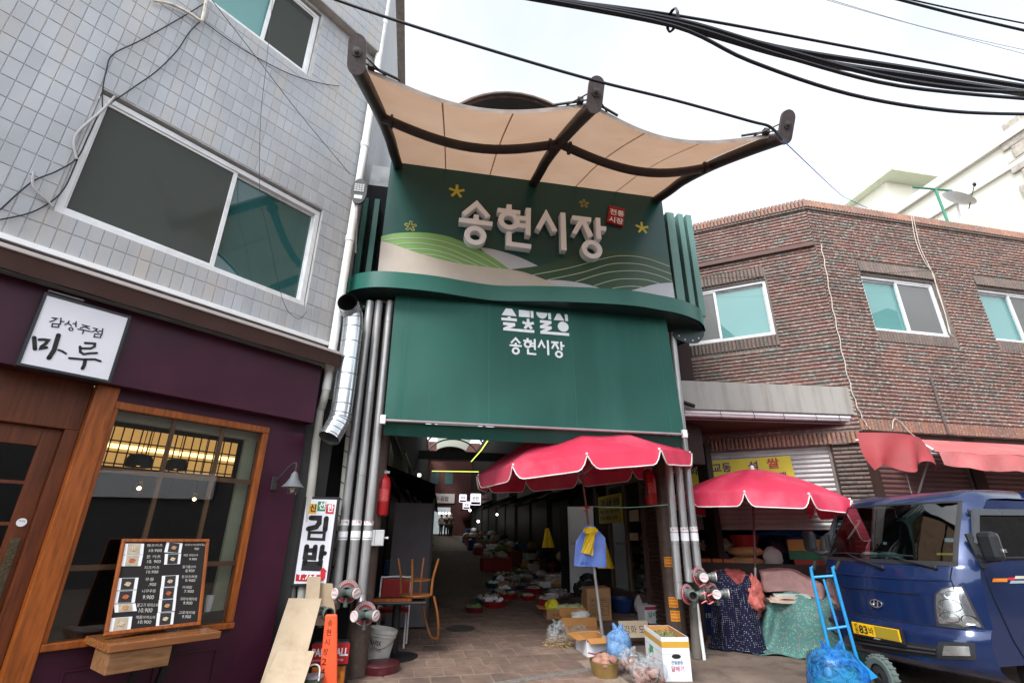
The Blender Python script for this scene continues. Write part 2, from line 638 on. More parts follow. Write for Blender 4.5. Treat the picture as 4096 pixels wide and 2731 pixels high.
# ================================================================== ground
def ground_fn(x0, x1, y0, y1, lift=0.0):
 def fn(u, v):
  x, y = x0 + (x1 - x0) * u, y0 + (y1 - y0) * v
  return (x, y, gz(x, y) + lift)
 return fn
M_STREET = mat('worn_street_concrete', (0.165, 0.125, 0.10), 0.9, var=0.3, vs=1.3, bump=0.5, bs=45, dirt=((0.06, 0.046, 0.038), 3.2, 0.85))
mb = MB()
mb.grid(ground_fn(-400, 400, -400, 600), 2, 2)
mb2 = MB()
ys = [-400, -12, -6, 0, 4, 8, 12, 20, 30, 40, 46.5, 55, 600]
xs = [-400, -60, -20, -8, 0, 8, 20, 60, 400]
vs = [(x, y, gz(x, y)) for y in ys for x in xs]
nx = len(xs)
mb2.add(vs, [(j * nx + i, j * nx + i + 1, (j + 1) * nx + i + 1, (j + 1) * nx + i) for j in range(len(ys) - 1) for i in range(nx - 1)])
struct('street', mb2, M_STREET)
FP = Frame(FG.w(0, 0, 0), 77.0)
M_PAVER = mat('red_brown_paver', (0.185, 0.125, 0.098), 0.88, var=0.22, vs=9, bump=0.3, bs=120, rnd=0.16, dirt=((0.08, 0.06, 0.05), 1.6, 0.7), world=True)
M_JOINT = mat('sand_joint', (0.24, 0.19, 0.15), 0.95, var=0.25, vs=20, bump=0.3, bs=150)
pl, pw = 0.325, 0.338
mbj = MB()
def lane_fn(u, v):
 x, y = -2.6 + (5.45 if v < .047 else 7.3) * u, -1.15 + 46 * v
 p = FP.w(x, y, 0)
 return (p.x, p.y, gz(p.x, p.y) + 0.004)
mbj.grid(lane_fn, 4, 46)
lane = struct('market_lane', mbj, M_JOINT)
tilt = Matrix.Rotation(SLOPE, 4, 'X')
pm = MB()
hx, hy = pl / 2 - 0.006, pw / 2 - 0.006
pm.add([(-hx, -hy, 0), (hx, -hy, 0), (hx, hy, 0), (-hx, hy, 0), (-hx + .004, -hy + .004, 0.007), (hx - .004, -hy + .004, 0.007), (hx - .004, hy - .004, 0.007), (-hx + .004, hy - .004, 0.007)],
  [(4, 5, 6, 7), (0, 1, 5, 4), (1, 2, 6, 5), (2, 3, 7, 6), (3, 0, 4, 7)])
pmesh = pm.mesh('paver', M_PAVER)
far = MB()
npv = 0
rot0 = FP.mat().to_3x3().to_4x4()
mh = FP.g(1842, 2515)
for j in range(60):
 y = -1.15 + pw * (j + 0.5)
 for i in range(-8, 15):
  x = pl * (i + (0.5 if j % 2 else 0.0))
  if (x - mh.x) ** 2 + (y - mh.y) ** 2 < 0.26 ** 2:
   continue
  if x < -2.4 or x > 4.5 or (y < 1.0 and x > 2.7):
   continue
  p = FP.w(x, y, 0)
  M = Matrix.Translation((p.x, p.y, gz(p.x, p.y) + 0.005 + random.uniform(-.0015, .0015))) @ rot0 @ tilt @ Matrix.Rotation(random.uniform(-.006, .006), 4, 'Z')
  vis = (-1.5 < x < 2.6 and y < 5.2)
  if vis and npv < 300:
   o = bpy.data.objects.new('paver', pmesh)
   COL.objects.link(o)
   o.parent = lane
   o.matrix_world = M
   npv += 1
  else:
   b = len(far.v)
   far.v += [tuple(M @ Vector(v)) for v in pm.v]
   far.f += [tuple(t + b for t in f) for f in pm.f]
   far.mi += [0] * len(pm.f)
part('paver_field', far, M_PAVER, lane, kind='stuff')
p = FP.w(mh.x, mh.y, 0)
mmb = MB()
mmb.lathe([(0.0, 0.008), (0.20, 0.008), (0.205, 0.012), (0.225, 0.012), (0.23, 0.0)], 28)
for k in range(-4, 5):
 for q in range(-4, 5):
  if k * k + q * q < 19:
   mmb.box(k * 0.04 - .012, k * 0.04 + .012, q * 0.04 - .012, q * 0.04 + .012, 0.008, 0.013)
single('manhole_cover', mmb, mat('cast_iron', (0.05, 0.045, 0.042), 0.7, metal=0.3, var=0.3), 'round dark iron manhole cover with studded top set in the lane pavers', 'manhole cover',
  Matrix.Translation((p.x, p.y, gz(p.x, p.y) + 0.004)) @ tilt)
a, b = gpt(2030, 2733), gpt(2400, 2675)
d = (b - a).normalized()
n = Vector((-d.y, d.x, 0))
st = thing('kerb_strip', 'worn grey granite strip set flush between the pavers and the street', 'kerb', Matrix.Translation((a.x, a.y, gz(a.x, a.y))))
for k in range(-3, 5):
 q0, q1 = a + d * (k * 0.6 + 0.005), a + d * (k * 0.6 + 0.595)
 m1 = MB()
 vs = [q0 - n * .05, q1 - n * .05, q1 + n * .05, q0 + n * .05]
 vs = [Vector((v.x - a.x, v.y - a.y, gz(v.x, v.y) + 0.018 - gz(a.x, a.y))) for v in vs]
 m1.add(vs + [v - Vector((0, 0, .02)) for v in vs], [(0, 1, 2, 3), (0, 4, 5, 1), (1, 5, 6, 2), (2, 6, 7, 3), (3, 7, 4, 0)])
 part('kerb_stone', m1, mat('granite', (0.17, 0.155, 0.14), 0.85, var=0.3, vs=30, dirt=((0.08, 0.07, 0.06), 4, 0.6)), st)
# ================================================================== left building (tiled)
LX0, LXC, LZT = -6.5, -0.29, 8.86       # left end (out of frame), corner, foot of the overhanging storey
TX, TZ = 0.1, 0.1975
GROUT = mat('tile_grout', (0.36, 0.36, 0.36), 0.9, var=0.2, vs=8, dirt=((0.36, 0.31, 0.26), 3, 0.5))
M_TILE = mat('pale_blue_grey_tile', (0.33, 0.345, 0.37), 0.45, var=0.10, vs=1.6, bump=0.06, bs=60, rnd=0.07, dirt=((0.40, 0.345, 0.29), 1.5, 0.55, (2.2, 2.2, .45)), world=True)
lb = thing('tiled_building', 'tall building clad in small pale blue-grey tiles above the purple shopfront', 'building', FL.mat(), z0=0)
bw = (-3.08, -0.69, 4.25, 5.66)
uw = (-3.10, -1.23, 7.57, 8.80)
core = MB()
wall_mb(core, LX0, LXC, 3.55, LZT, [bw, uw], 0.0, 0.14)
ch = (LXC + 0.26, 0.20)                   # narrow chamfer facet, then the side wall up the lane
core.quad([(LXC, 0, 0), (ch[0], ch[1], 0), (ch[0], ch[1], 12.2), (LXC, 0, 12.2)])
sd_ = FL.l(FG.w(0, 0, 0) + FG.ey * 10) - FL.l(FG.w(0, 0, 0))
se = (ch[0] + sd_.x, ch[1] + sd_.y)
core.quad([(ch[0], ch[1], 0), (se[0], se[1], 0), (se[0], se[1], 11.6), (ch[0], ch[1], 11.6)])
core.quad([(LX0, -0.14, LZT), (LXC, -0.14, LZT), (LXC, -0.14, 13.2), (LX0, -0.14, 13.2)])
core.quad([(LX0, 0, LZT), (LXC, 0, LZT), (LXC, -0.14, LZT), (LX0, -0.14, LZT)])
core.quad([(LXC, -0.14, LZT), (LXC, 0.0, LZT), (LXC, 0.0, 13.2), (LXC, -0.14, 13.2)])
core.quad([(LX0, -0.14, 13.2), (LXC, -0.14, 13.2), (se[0], se[1], 13.2), (LX0, 9, 13.2)])
part('wall', core, GROUT, lb)
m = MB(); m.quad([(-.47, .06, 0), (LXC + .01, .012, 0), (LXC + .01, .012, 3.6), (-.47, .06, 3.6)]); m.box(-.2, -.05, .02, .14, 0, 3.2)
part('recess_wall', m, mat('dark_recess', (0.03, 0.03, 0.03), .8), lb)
tm = MB()
th, tw = TZ / 2 - 0.003, TX / 2 - 0.0027
def tile_shape(hw, hh):
 m = MB()
 m.add([(-hw, 0, -hh), (hw, 0, -hh), (hw, 0, hh), (-hw, 0, hh), (-hw + .003, -.0045, -hh + .003), (hw - .003, -.0045, -hh + .003), (hw - .003, -.0045, hh - .003), (-hw + .003, -.0045, hh - .003)],
   [(7, 6, 5, 4), (4, 5, 1, 0), (5, 6, 2, 1), (6, 7, 3, 2), (7, 4, 0, 3)][::1])
 m.f = [f[::-1] for f in m.f]
 m.f[0] = (4, 5, 6, 7)
 return m
tshape = tile_shape(tw, th)
tmesh = tshape.mesh('tile', M_TILE)
rest = MB()
cells = []
def clip(v0, v1, lo, hi):
 return max(v0, lo), min(v1, hi)
for j in range(0, 30):
 zc = 3.895 + TZ * (j + 0.0) + TZ / 2 - TZ
 for i in range(0, 44):
  xc = -0.45 - TX * i + 0.1
  x0, x1, z0, z1 = xc - tw, xc + tw, zc - th, zc + th
  if z0 < 3.87: z0 = 3.87
  if z1 > LZT - 0.005: z1 = LZT - 0.005
  if z1 - z0 < 0.02 or xc > LXC: continue
  if x1 > LXC: x1 = LXC
  skip = False
  for (a, b, c, dd) in (bw, uw):
   if a - .001 < (x0 + x1) / 2 < b + .001 and c - .001 < (z0 + z1) / 2 < dd + .001:
    skip = True
  if skip: continue
  for (a, b, c, dd) in (bw, uw):        # trim tiles that run into an opening
   if x1 > a and x0 < b and z1 > c and z0 < dd:
    if (z0 + z1) / 2 > dd: z0 = dd
    elif (z0 + z1) / 2 < c: z1 = c
    elif (x0 + x1) / 2 > b: x0 = b
    else: x1 = a
  cells.append((x0, x1, z0, z1, x1 - x0 > 2 * tw - .001 and z1 - z0 > 2 * th - .001))
def pix(F, x, y, z):
 v = F.w(x, y, z) - CAM
 c = v.dot(_fw)
 return (W / 2 + FPX * v.dot(_rt) / c, H / 2 - FPX * v.dot(_up) / c) if c > 0.1 else (-9999, -9999)
def size_of(c):
 p = pix(FL, (c[0] + c[1]) / 2, 0, (c[2] + c[3]) / 2)
 if not (-40 < p[0] < W + 40 and -40 < p[1] < H): return 0
 q = pix(FL, c[0], 0, c[2])
 return math.hypot(p[0] - q[0], p[1] - q[1])
cells.sort(key=lambda c: -size_of(c))
nt_ = 0
for c in cells:
 if c[4] and nt_ < 300 and size_of(c) > 0:
  o = bpy.data.objects.new('tile', tmesh)
  COL.objects.link(o)
  o.parent = lb
  o.location = ((c[0] + c[1]) / 2, random.uniform(-.0015, .0), (c[2] + c[3]) / 2)
  o.rotation_euler = (random.uniform(-.006, .006), 0, random.uniform(-.008, .008))
  nt_ += 1
 else:
  t = tile_shape((c[1] - c[0]) / 2, (c[3] - c[2]) / 2)
  rest.add([(v[0] + (c[0] + c[1]) / 2, v[1] + random.uniform(-.001, 0), v[2] + (c[2] + c[3]) / 2) for v in t.v], t.f)
for j in range(22):                       # upper storey, chamfer and side wall
 for i in range(44):
  zc, xc = LZT + 0.01 + TZ * (j + .5), LXC - TX * (i + .5)
  rest.add([(v[0] + xc, v[1] - 0.14, v[2] + zc) for v in tshape.v], tshape.f)
cdir = Vector((ch[0] - LXC, ch[1], 0)); cL = cdir.length; cdir.normalize(); cn = Vector((-cdir.y, cdir.x, 0))
sdir = Vector((sd_.x, sd_.y, 0)).normalized(); sn_ = Vector((-sdir.y, sdir.x, 0))
for j in range(47):
 for i in range(3):
  c = Vector((LXC, 0, 2.3 + TZ * j)) + cdir * ((i + .5) * cL / 3)
  rest.add([c + cdir * (v[0] * cL / 3 / TX) + cn * v[1] + Vector((0, 0, v[2])) for v in tshape.v], tshape.f)
 for i in range(60):
  c = Vector((ch[0], ch[1], 2.3 + TZ * j)) + sdir * ((i + .5) * TX)
  rest.add([c + sdir * v[0] + sn_ * v[1] + Vector((0, 0, v[2])) for v in tshape.v], tshape.f)
part('tile_field', rest, M_TILE, lb, kind='stuff')
m = MB(); m.box(LX0, LXC - 0.02, -0.045, -0.003, 3.835, 3.885)
part('flashing', m, M_WHITE, lb, bev=.004)
M_GTEAL = glassmat('teal_glass', (0.28, 0.55, 0.54), 0.9, body=((0.035, 0.13, 0.13), .5))
M_GTEAL2 = glassmat('aqua_glass', (0.5, 0.75, 0.74), 0.8, body=((0.17, 0.38, 0.37), .55))
M_GGREY = glassmat('grey_screen_glass', (0.22, 0.25, 0.24), 0.3, 0.1, f0=.035, body=((0.085, 0.095, 0.085), .55))
M_GGREY2 = glassmat('pale_screen_glass', (0.4, 0.42, 0.42), 0.3, 0.1, f0=.03, body=((0.20, 0.205, 0.205), .75))
M_CURT = mat('teal_curtain', (0.16, 0.36, 0.34), 0.8, var=0.15, vs=2, stretch=(6, 1, 0.6))
M_ROOM = mat('dim_room', (0.05, 0.055, 0.055), 0.9)
M_FRAME = mat('white_window_frame', (0.62, 0.63, 0.65), 0.35, var=0.04, vs=3, dirt=((0.36, 0.34, 0.31), 4, 0.4))
def window(parent, x0, x1, z0, z1, y, screen='L', split=0.5, fw=0.055, deep=0.5, curtain=True, room=(M_ROOM, M_CURT), gl=(M_GGREY, M_GTEAL)):
 """two-sash sliding window: outer frame, an outer sash on one side, panes, a curtain in the room behind"""
 m = MB()
 m.box(x0, x1, y, y + .10, z1 - fw, z1); m.box(x0, x1, y - .012, y + .10, z0, z0 + fw)
 m.box(x0, x0 + fw, y, y + .10, z0 + fw, z1 - fw); m.box(x1 - fw, x1, y, y + .10, z0 + fw, z1 - fw)
 wdw = part('window', m, M_FRAME, parent, bev=.004)
 xm = x0 + (x1 - x0) * split
 for side in ('L', 'R'):
  a, b = (x0 + fw * .5, xm + .03) if side == 'L' else (xm - .03, x1 - fw * .5)
  yo = y + (0.012 if side == screen else 0.055)
  c, d = z0 + fw * .7, z1 - fw * .7
  s = 0.045
  k = MB()
  k.box(a, b, yo, yo + .035, d - s, d); k.box(a, b, yo, yo + .035, c, c + s)
  k.box(a, a + s, yo, yo + .035, c + s, d - s); k.box(b - s, b, yo, yo + .035, c + s, d - s)
  part('sash', k, M_FRAME, wdw, bev=.003)
  g = MB(); g.box(a + s, b - s, yo + .014, yo + .019, c + s, d - s)
  part('pane', g, gl[0] if side == screen else gl[1], wdw)
 r = MB()
 r.quad([(x0, y + deep, z0), (x1, y + deep, z0), (x1, y + deep, z1), (x0, y + deep, z1)])
 r.quad([(x0, y + .1, z1), (x1, y + .1, z1), (x1, y + deep, z1), (x0, y + deep, z1)])
 r.quad([(x0, y + .1, z0), (x1, y + .1, z0), (x1, y + deep, z0), (x0, y + deep, z0)])
 r.quad([(x0, y + .1, z0), (x0, y + deep, z0), (x0, y + deep, z1), (x0, y + .1, z1)])
 r.quad([(x1, y + .1, z0), (x1, y + deep, z0), (x1, y + deep, z1), (x1, y + .1, z1)])
 part('room_lining', r, room[0], wdw)
 if curtain:
  cu = MB()
  cu.grid(lambda u, v: (x0 + .05 + (x1 - x0 - .1) * u, y + .2 + .025 * math.sin(u * 38) + .015 * math.sin(u * 91), z0 + .03 + (z1 - z0 - .06) * v), 60, 2)
  part('curtain', cu, room[1], wdw, smooth=True)
 return wdw
window(lb, bw[0] + .01, bw[1] - .01, bw[2] + .005, bw[3] - .03, 0.035, 'L', 0.545, 0.06, deep=1.6, room=(mat('green_grey_room', (0.075, 0.11, 0.105), 0.9), mat('faded_curtain', (0.20, 0.26, 0.25), .9, var=.5, vs=1.5, stretch=(5, 1, .2))))
window(lb, uw[0] + .01, uw[1] - .01, uw[2] + .005, uw[3] - .02, 0.035, 'R', 0.66, 0.055, deep=0.4, gl=(M_GGREY, M_GTEAL2), room=(M_ROOM, mat('mint_curtain', (0.30, 0.62, 0.58), 0.8, var=0.06)))
M_PURP = mat('deep_purple_panel', (0.042, 0.0065, 0.020), 0.42, var=0.2, vs=2.5, dirt=((0.055, 0.013, 0.028), 1.5, 0.5), spec=.25)
M_WOOD = mat('varnished_pine', (0.27, 0.070, 0.011), 0.4, var=0.3, vs=7, stretch=(6, 6, 0.5), coat=0.1, dirt=((0.085, 0.022, 0.005), 5, 0.5, (6, 6, 1)))
M_WOODD = mat('dark_stained_pine', (0.10, 0.024, 0.006), 0.45, var=0.3, vs=7, stretch=(6, 6, 0.5), coat=0.05)
gl0 = FL.gz(-1.5, -0.1) - 0.1
sf = thing('bar_shopfront', 'deep purple shopfront with varnished pine door and window frames', 'shopfront', FL.mat())
m = MB()
m.box(LX0, -0.43, -0.14, -0.10, 2.84, 3.52)                # fascia
m.box(LX0, -0.43, -0.10, 0.05, 3.48, 3.52)
m.box(-0.47, -0.43, -0.10, 0.05, 2.84, 3.48)
m.box(LX0, -0.43, -0.10, 0.05, 2.84, 2.86)
part('fascia', m, M_PURP, sf, bev=.004)
m = MB()
m.box(-0.86, -0.43, 0.0, 0.12, gl0, 2.84)
m.box(-2.24, -0.86, 0.0, 0.10, gl0, 0.87)
m.box(-2.24, -0.43, 0.0, 0.1, 2.73, 2.84)
part('wall_panel', m, M_PURP, sf)
m = MB()                                                    # raised moulding on the panel under the window
for (x0, x1) in ((-2.06, -1.42), (-1.36, -0.94)):
 m.box(x0, x1, -0.012, 0.0, 0.68, 0.70); m.box(x0, x1, -0.012, 0.0, 0.14, 0.16)
 m.box(x0, x0 + .02, -0.012, 0.0, 0.16, 0.68); m.box(x1 - .02, x1, -0.012, 0.0, 0.16, 0.68)
part('moulding', m, M_PURP, sf, bev=.003)
m = MB(); m.box(-2.405, -2.24, -0.06, 0.12, gl0, 2.84)
part('post', m, M_WOOD, sf, bev=.008)
m = MB()
m.box(-2.24, -0.86, -0.035, 0.07, 2.665, 2.73); m.box(-2.24, -0.855, -0.06, 0.07, 0.845, 0.895)
m.box(-0.92, -0.86, -0.035, 0.07, 0.895, 2.665); m.box(-2.24, -2.205, -0.03, 0.07, 0.895, 2.665)
sw = part('shop_window', m, M_WOOD, sf, bev=.006)
m = MB(); m.box(-2.205, -0.92, 0.0, 0.006, 0.895, 2.665)
part('pane', m, glassmat('shop_glass', (0.86, 0.88, 0.88), .8, f0=.05), sw)
m = MB()
xa, xb = FL.xz(640, 2000, .02)[0], FL.xz(845, 2000, .02)[0]
for xx in (-1.74, -1.30):
 m.box(xx - .017, xx + .017, 0.02, 0.05, 0.895, 2.665)
for zz in (2.16, 1.40):
 m.box(-2.205, -0.92, 0.018, 0.048, zz - .02, zz + .02)
part('muntin', m, mat('muntin_pine', (0.16, 0.075, 0.035), 0.5, var=0.2), sw)
m = MB()
X0, X1, Y1 = -5.2, -0.45, 3.6
m.quad([(X0, Y1, gl0), (X1, Y1, gl0), (X1, Y1, 2.84), (X0, Y1, 2.84)])
m.quad([(X1, .12, gl0), (X1, Y1, gl0), (X1, Y1, 2.84), (X1, .12, 2.84)])
m.quad([(X0, .12, 2.84), (X1, .12, 2.84), (X1, Y1, 2.84), (X0, Y1, 2.84)])
m.quad([(X0, .12, gl0 + .02), (X1, .12, gl0 + .02), (X1, Y1, gl0 + .02), (X0, Y1, gl0 + .02)])
m.quad([(X0, .12, gl0), (X0, Y1, gl0), (X0, Y1, 2.84), (X0, .12, 2.84)])
part('room_lining', m, mat('dark_bar_room', (0.018, 0.017, 0.018), 0.8), sf)
m = MB(); m.box(-2.2, -0.5, .13, .20, 2.60, 2.82)           # rolled blind at the head of the window
part('blind', m, mat('cream_blind', (0.42, 0.41, 0.34), 0.8, var=0.05), sf)
m = MB(); m.box(-1.02, -0.90, .12, .16, 0.95, 2.6)
part('curtain', m, mat('pale_green_curtain', (0.30, 0.31, 0.22), 0.9), sf)
lan = thing('paper_lantern_screen', 'glowing amber paper screen with black lattice hanging inside the bar window', 'lamp', FL.mat())
(xl, zt), (xr, zb) = FL.xz(405, 1745, .8), FL.xz(925, 1900, .8)
xl2, zb2 = FL.xz(405, 1872, .8)
zt = FL.xz(700, 1738, .8)[1]; zb = FL.xz(700, 1885, .8)[1]
m = MB(); m.box(xl, xr, .8, .83, zb, zt)
part('paper', m, mat('glowing_paper', (0.55, 0.38, 0.17), 0.8, emit=('#d9a45c', 0.3)), lan)
m = MB(); m.box(xl, xr, .79, .80, (zb + zt) / 2 - .02, (zb + zt) / 2 + .02)
part('light_tube', m, mat('warm_tube', (0.9, 0.75, 0.5), 0.6, emit=('#ffdf9a', 1.1)), lan)
m = MB()
k = 16
for i in range(k + 1):
 xx = xl + (xr - xl) * i / k
 m.box(xx - .005, xx + .005, .776, .788, zb - .03, zt + .03)
for zz in (zb + .02, (zb + zt) / 2 - .06, (zb + zt) / 2 + .05):
 m.box(xl, xr, .772, .784, zz - .006, zz + .006)
part('lattice', m, M_INK, lan)
def pendant(px, py, y, r, kind):
 x, z = FL.xz(px, py, y)
 t = thing('pendant_lamp', {'shade': 'black wicker dome pendant over the %s window light' % ('left' if px < 600 else 'right'), 'bulb': 'clear globe pendant glowing behind the %s window light' % ('left' if px < 600 else 'middle')}[kind], 'lamp', FL.mat(x, y, z), 'pendant lamps inside the bar')
 c = MB(); c.tube([(0, 0, r * .5), (0, 0, 2.83 - z)], 0.004, 6); part('cord', c, M_INK, t)
 if kind == 'shade':
  s = MB(); s.lathe([(r * .25, r * .75), (r * .8, r * .6), (r, r * .15), (r * .98, -r * .35), (r * .8, -r * .3)], 20); part('shade', s, mat('black_wicker', (0.02, 0.018, 0.016), 0.7, bump=.5, bs=90), t, smooth=True)
  b_ = MB(); b_.ball((0, 0, 0), r * .3); part('bulb', b_, mat('dim_bulb', (0.8, 0.6, 0.3), 0.4, emit=('#ffc070', 0.6)), t, smooth=True)
 else:
  s = MB(); s.ball((0, 0, 0), r, nu=18, nv=12); part('globe', s, glassmat('clear_globe', (0.9, 0.85, 0.78), 1.0), t, smooth=True)
  b_ = MB(); b_.ball((0, 0, 0), r * .32); part('bulb', b_, mat('hot_bulb', (1, 0.8, 0.5), 0.4, emit=('#ffd7a0', 9.0)), t, smooth=True)
  s = MB(); s.lathe([(0.0, r * 1.35), (r * .3, r * 1.3), (r * .3, r * .85)], 12); part('cap', s, mat('brass', (0.4, 0.25, 0.08), 0.35, metal=.8), t)
pendant(556, 1850, .55, .115, 'shade'); pendant(704, 1865, .60, .105, 'shade')
pendant(556, 1952, .50, .052, 'bulb'); pendant(777, 1996, .55, .048, 'bulb')
t = thing('paper_cup_stack', 'stack of white paper cups on the ledge behind the shop glass', 'cups', FL.mat(*FL.on(828, 2445, .12)))
for k in range(5):
 c = MB(); c.lathe([(0.0, 0), (.026, 0), (.034, .085), (.036, .085), (.036, .09), (.031, .09)], 16, (0, 0, k * .012)); part('cup', c, M_PAPER, t, smooth=True)
m = MB(); m.box(-1.3, -0.9, .075, .35, 0.80, FL.xz(828, 2446, .12)[1])
single('serving_tray', m, M_BLACK, 'black tray holding the paper cups inside the shop window', 'tray', FL.mat(), bev=.01)
dd = part('door', MB().box(-3.25, -3.12, 0.10, 0.15, gl0, 2.45).box(-2.62, -2.50, 0.10, 0.15, gl0, 2.45).box(-3.12, -2.62, 0.10, 0.15, 2.30, 2.45).box(-3.12, -2.62, 0.10, 0.15, gl0, 0.55), M_WOODD, sf, bev=.005)
m = MB()
for zz in (0.82, 1.12, 1.42, 1.72, 2.02):
 m.box(-3.12, -2.62, 0.105, 0.145, zz - .012, zz + .012)
m.box(-2.885, -2.86, 0.106, 0.144, 0.55, 2.30)
part('muntin', m, M_WOODD, dd)
m = MB(); m.box(-3.12, -2.62, .122, .128, .55, 2.30)
part('pane', m, glassmat('door_glass', (0.4, 0.4, 0.4), 0.8), dd)
m = MB(); m.box(-2.585, -2.53, 0.09, 0.10, 0.95, 1.62)
for k in range(14):
 m.ring(circ(-2.557, 0.985 + k * .046, .022, n=8), circ(-2.557, 0.985 + k * .046, .014, n=8), .084, .09)
part('push_plate', m, mat('antique_brass', (0.10, 0.075, 0.045), 0.45, metal=.6, var=.3, vs=60), dd)
m = MB(); m.prism(circ(-2.557, 1.73, .03), .088, .10); part('pull_sticker', m, M_PAPER, dd)
m = MB(); text_mb(m, 'PULL', -2.577, 1.735, .012, .088, .0012, fit=.04); part('lettering', m, M_INK, dd)
for zz in (1.93, 0.80):
 m = MB(); m.lathe([(0, -.02), (.018, -.015), (.02, 0)], 14, (-2.557, .10, zz), (0, -1, 0)); part('lock', m, M_DARK, dd, smooth=True)
m = MB(); m.box(-5.2, -2.405, 0.04, 0.16, 2.45, 2.86); m.box(-2.50, -2.405, 0.03, 0.16, gl0, 2.45)
part('door_frame', m, M_WOODD, sf, bev=.006)
m = MB(); m.ring(circ(-2.99, 1.63, .13), circ(-2.99, 1.63, .118), .117, .12); m.ring(circ(-2.99, 1.63, .075), circ(-2.99, 1.63, .065), .117, .12)
part('glass_emblem', m, mat('emblem_white', (0.35, 0.33, 0.34), 0.6), dd)
aw = thing('retracted_awning', 'rolled-up brown fabric awning with white front bar under the tiles', 'awning', FL.mat())
M_AWN = mat('brown_awning_cloth', (0.115, 0.055, 0.045), 0.8, var=0.12, vs=3, dirt=((0.17, 0.10, 0.085), 3, 0.5))
yA = -0.30
m = MB()
m.grid(lambda u, v: (LX0 + (LXC - .02 - LX0) * u, -0.05 + (yA + .05) * v, 3.80 - .115 * v - .012 * math.sin(v * 3.1) + .006 * math.sin(u * 60) * v), 60, 5)
part('fabric', m, M_AWN, aw, smooth=True)
m = MB(); m.box(LX0, LXC - .01, yA - .03, yA + .01, 3.655, 3.690)
part('front_bar', m, mat('awning_bar', (0.42, 0.38, 0.37), 0.4, var=.1), aw, bev=.006)
m = MB()
m.grid(lambda u, v: (LX0 + (LXC - .02 - LX0) * u, yA - .012 + .012 * v + .006 * math.sin(u * 70) * v, 3.655 - .15 * v), 80, 2)
m.quad([(LXC - .02, -.05, 3.79), (LXC - .02, yA, 3.68), (LXC - .02, yA, 3.52), (LXC - .02, -.05, 3.60)])
part('valance', m, mat('dark_brown_cloth', (0.045, 0.022, 0.018), 0.85, var=.15), aw, smooth=True)
m = MB(); m.box(LX0, LXC - .03, yA + .01, -0.02, 3.60, 3.64)
part('roller_box', m, M_DARK, aw)
sg = thing('square_lightbox_sign', 'square white lightbox sign with brush-written black letters and dark frame', 'sign', FL.mat())
sx0, sx1, sz0, sz1 = -2.93, -2.385, 2.845, 3.415
yS = -0.235
m = MB(); m.box(sx0 - .02, sx1 + .02, yS + .01, -.14, sz0 - .02, sz1 + .02)
m.box(sx0 - .02, sx0 + .0, yS - .006, yS + .01, sz0 - .02, sz1 + .02); m.box(sx1, sx1 + .02, yS - .006, yS + .01, sz0 - .02, sz1 + .02)
m.box(sx0, sx1, yS - .006, yS + .01, sz1, sz1 + .02); m.box(sx0, sx1, yS - .006, yS + .01, sz0 - .02, sz0)
part('frame', m, mat('sign_frame', (0.02, 0.025, 0.028), 0.4), sg)
m = MB(); m.box(sx0, sx1, yS, yS + .01, sz0, sz1)
part('face', m, mat('sign_face', (0.66, 0.66, 0.72), 0.5, var=.02), sg)
m = MB(); m.box(-2.93, -2.70, yS + .03, yS + .06, sz1 + .045, sz1 + .06)
part('light_bracket', m, mat('bracket_grey', (0.25, 0.24, 0.24), 0.5), sg)
def spx(px, py):   # pixel of the sign zoom -> sign plane
 return FL.xz(40 + px * 460 / 1898, 1180 + py * 460 / 1898, yS)
m = MB()
def brush(pts, w):
 m.stroke([spx(*p) for p in pts], w, yS - .003, yS - .0005, round_=True)
brush([(400, 700), (405, 800), (410, 890)], .026)
brush([(485, 735), (560, 735), (630, 745), (590, 800), (520, 850), (510, 880), (600, 865)], .022)
brush([(800, 660), (760, 790), (725, 910), (640, 1040)], .030)
brush([(800, 905), (860, 925), (920, 965)], .016)
brush([(1240, 790), (1330, 795), (1400, 800), (1395, 850), (1330, 880), (1170, 880)], .018)
brush([(1155, 850), (1160, 940), (1215, 975), (1320, 960), (1430, 955)], .018)
brush([(980, 1040), (1200, 1060), (1400, 1060), (1490, 1090)], .018)
brush([(1240, 1075), (1225, 1150), (1195, 1210)], .024)
for pts in ([(695, 375), (775, 385), (720, 420), (655, 440)], [(840, 380), (830, 480)], [(850, 435), (890, 440)],
   [(700, 470), (690, 520), (800, 530), (810, 480), (700, 470)],
   [(975, 430), (950, 465), (905, 488)], [(960, 465), (1010, 505)], [(1090, 440), (1085, 520)], [(1040, 470), (1085, 475)],
   [(1190, 490), (1300, 515), (1240, 520), (1160, 540)], [(1250, 530), (1310, 560)], [(1120, 560), (1230, 580), (1325, 600)], [(1215, 590), (1195, 635)],
   [(1375, 545), (1440, 560), (1400, 590), (1350, 605)], [(1415, 585), (1460, 620)], [(1530, 555), (1515, 650)], [(1470, 590), (1520, 600)],
   [(1400, 640), (1385, 690), (1490, 700), (1510, 650), (1400, 640)]):
 brush(pts, .0085)
c0 = spx(1005, 560); m.ring(circ(c0[0], c0[1], .0165, n=14), circ(c0[0], c0[1], .0085, n=14), yS - .003, yS - .0005)
part('lettering', m, M_INK, sg)
lx, lz = FL.xz(1172, 1940, -.22)
t = thing('barn_lamp', 'dark bell-shaped wall lamp with clear bulb on a curved arm', 'lamp', FL.mat())
m = MB(); m.tube(smooth_path([(lx - .09, 0, lz + .02), (lx - .07, -.08, lz + .10), (lx - .03, -.17, lz + .21), (lx, -.22, lz + .22), (lx, -.22, lz + .13)], 5), .010, 8)
part('arm', m, M_DARK, t, smooth=True)
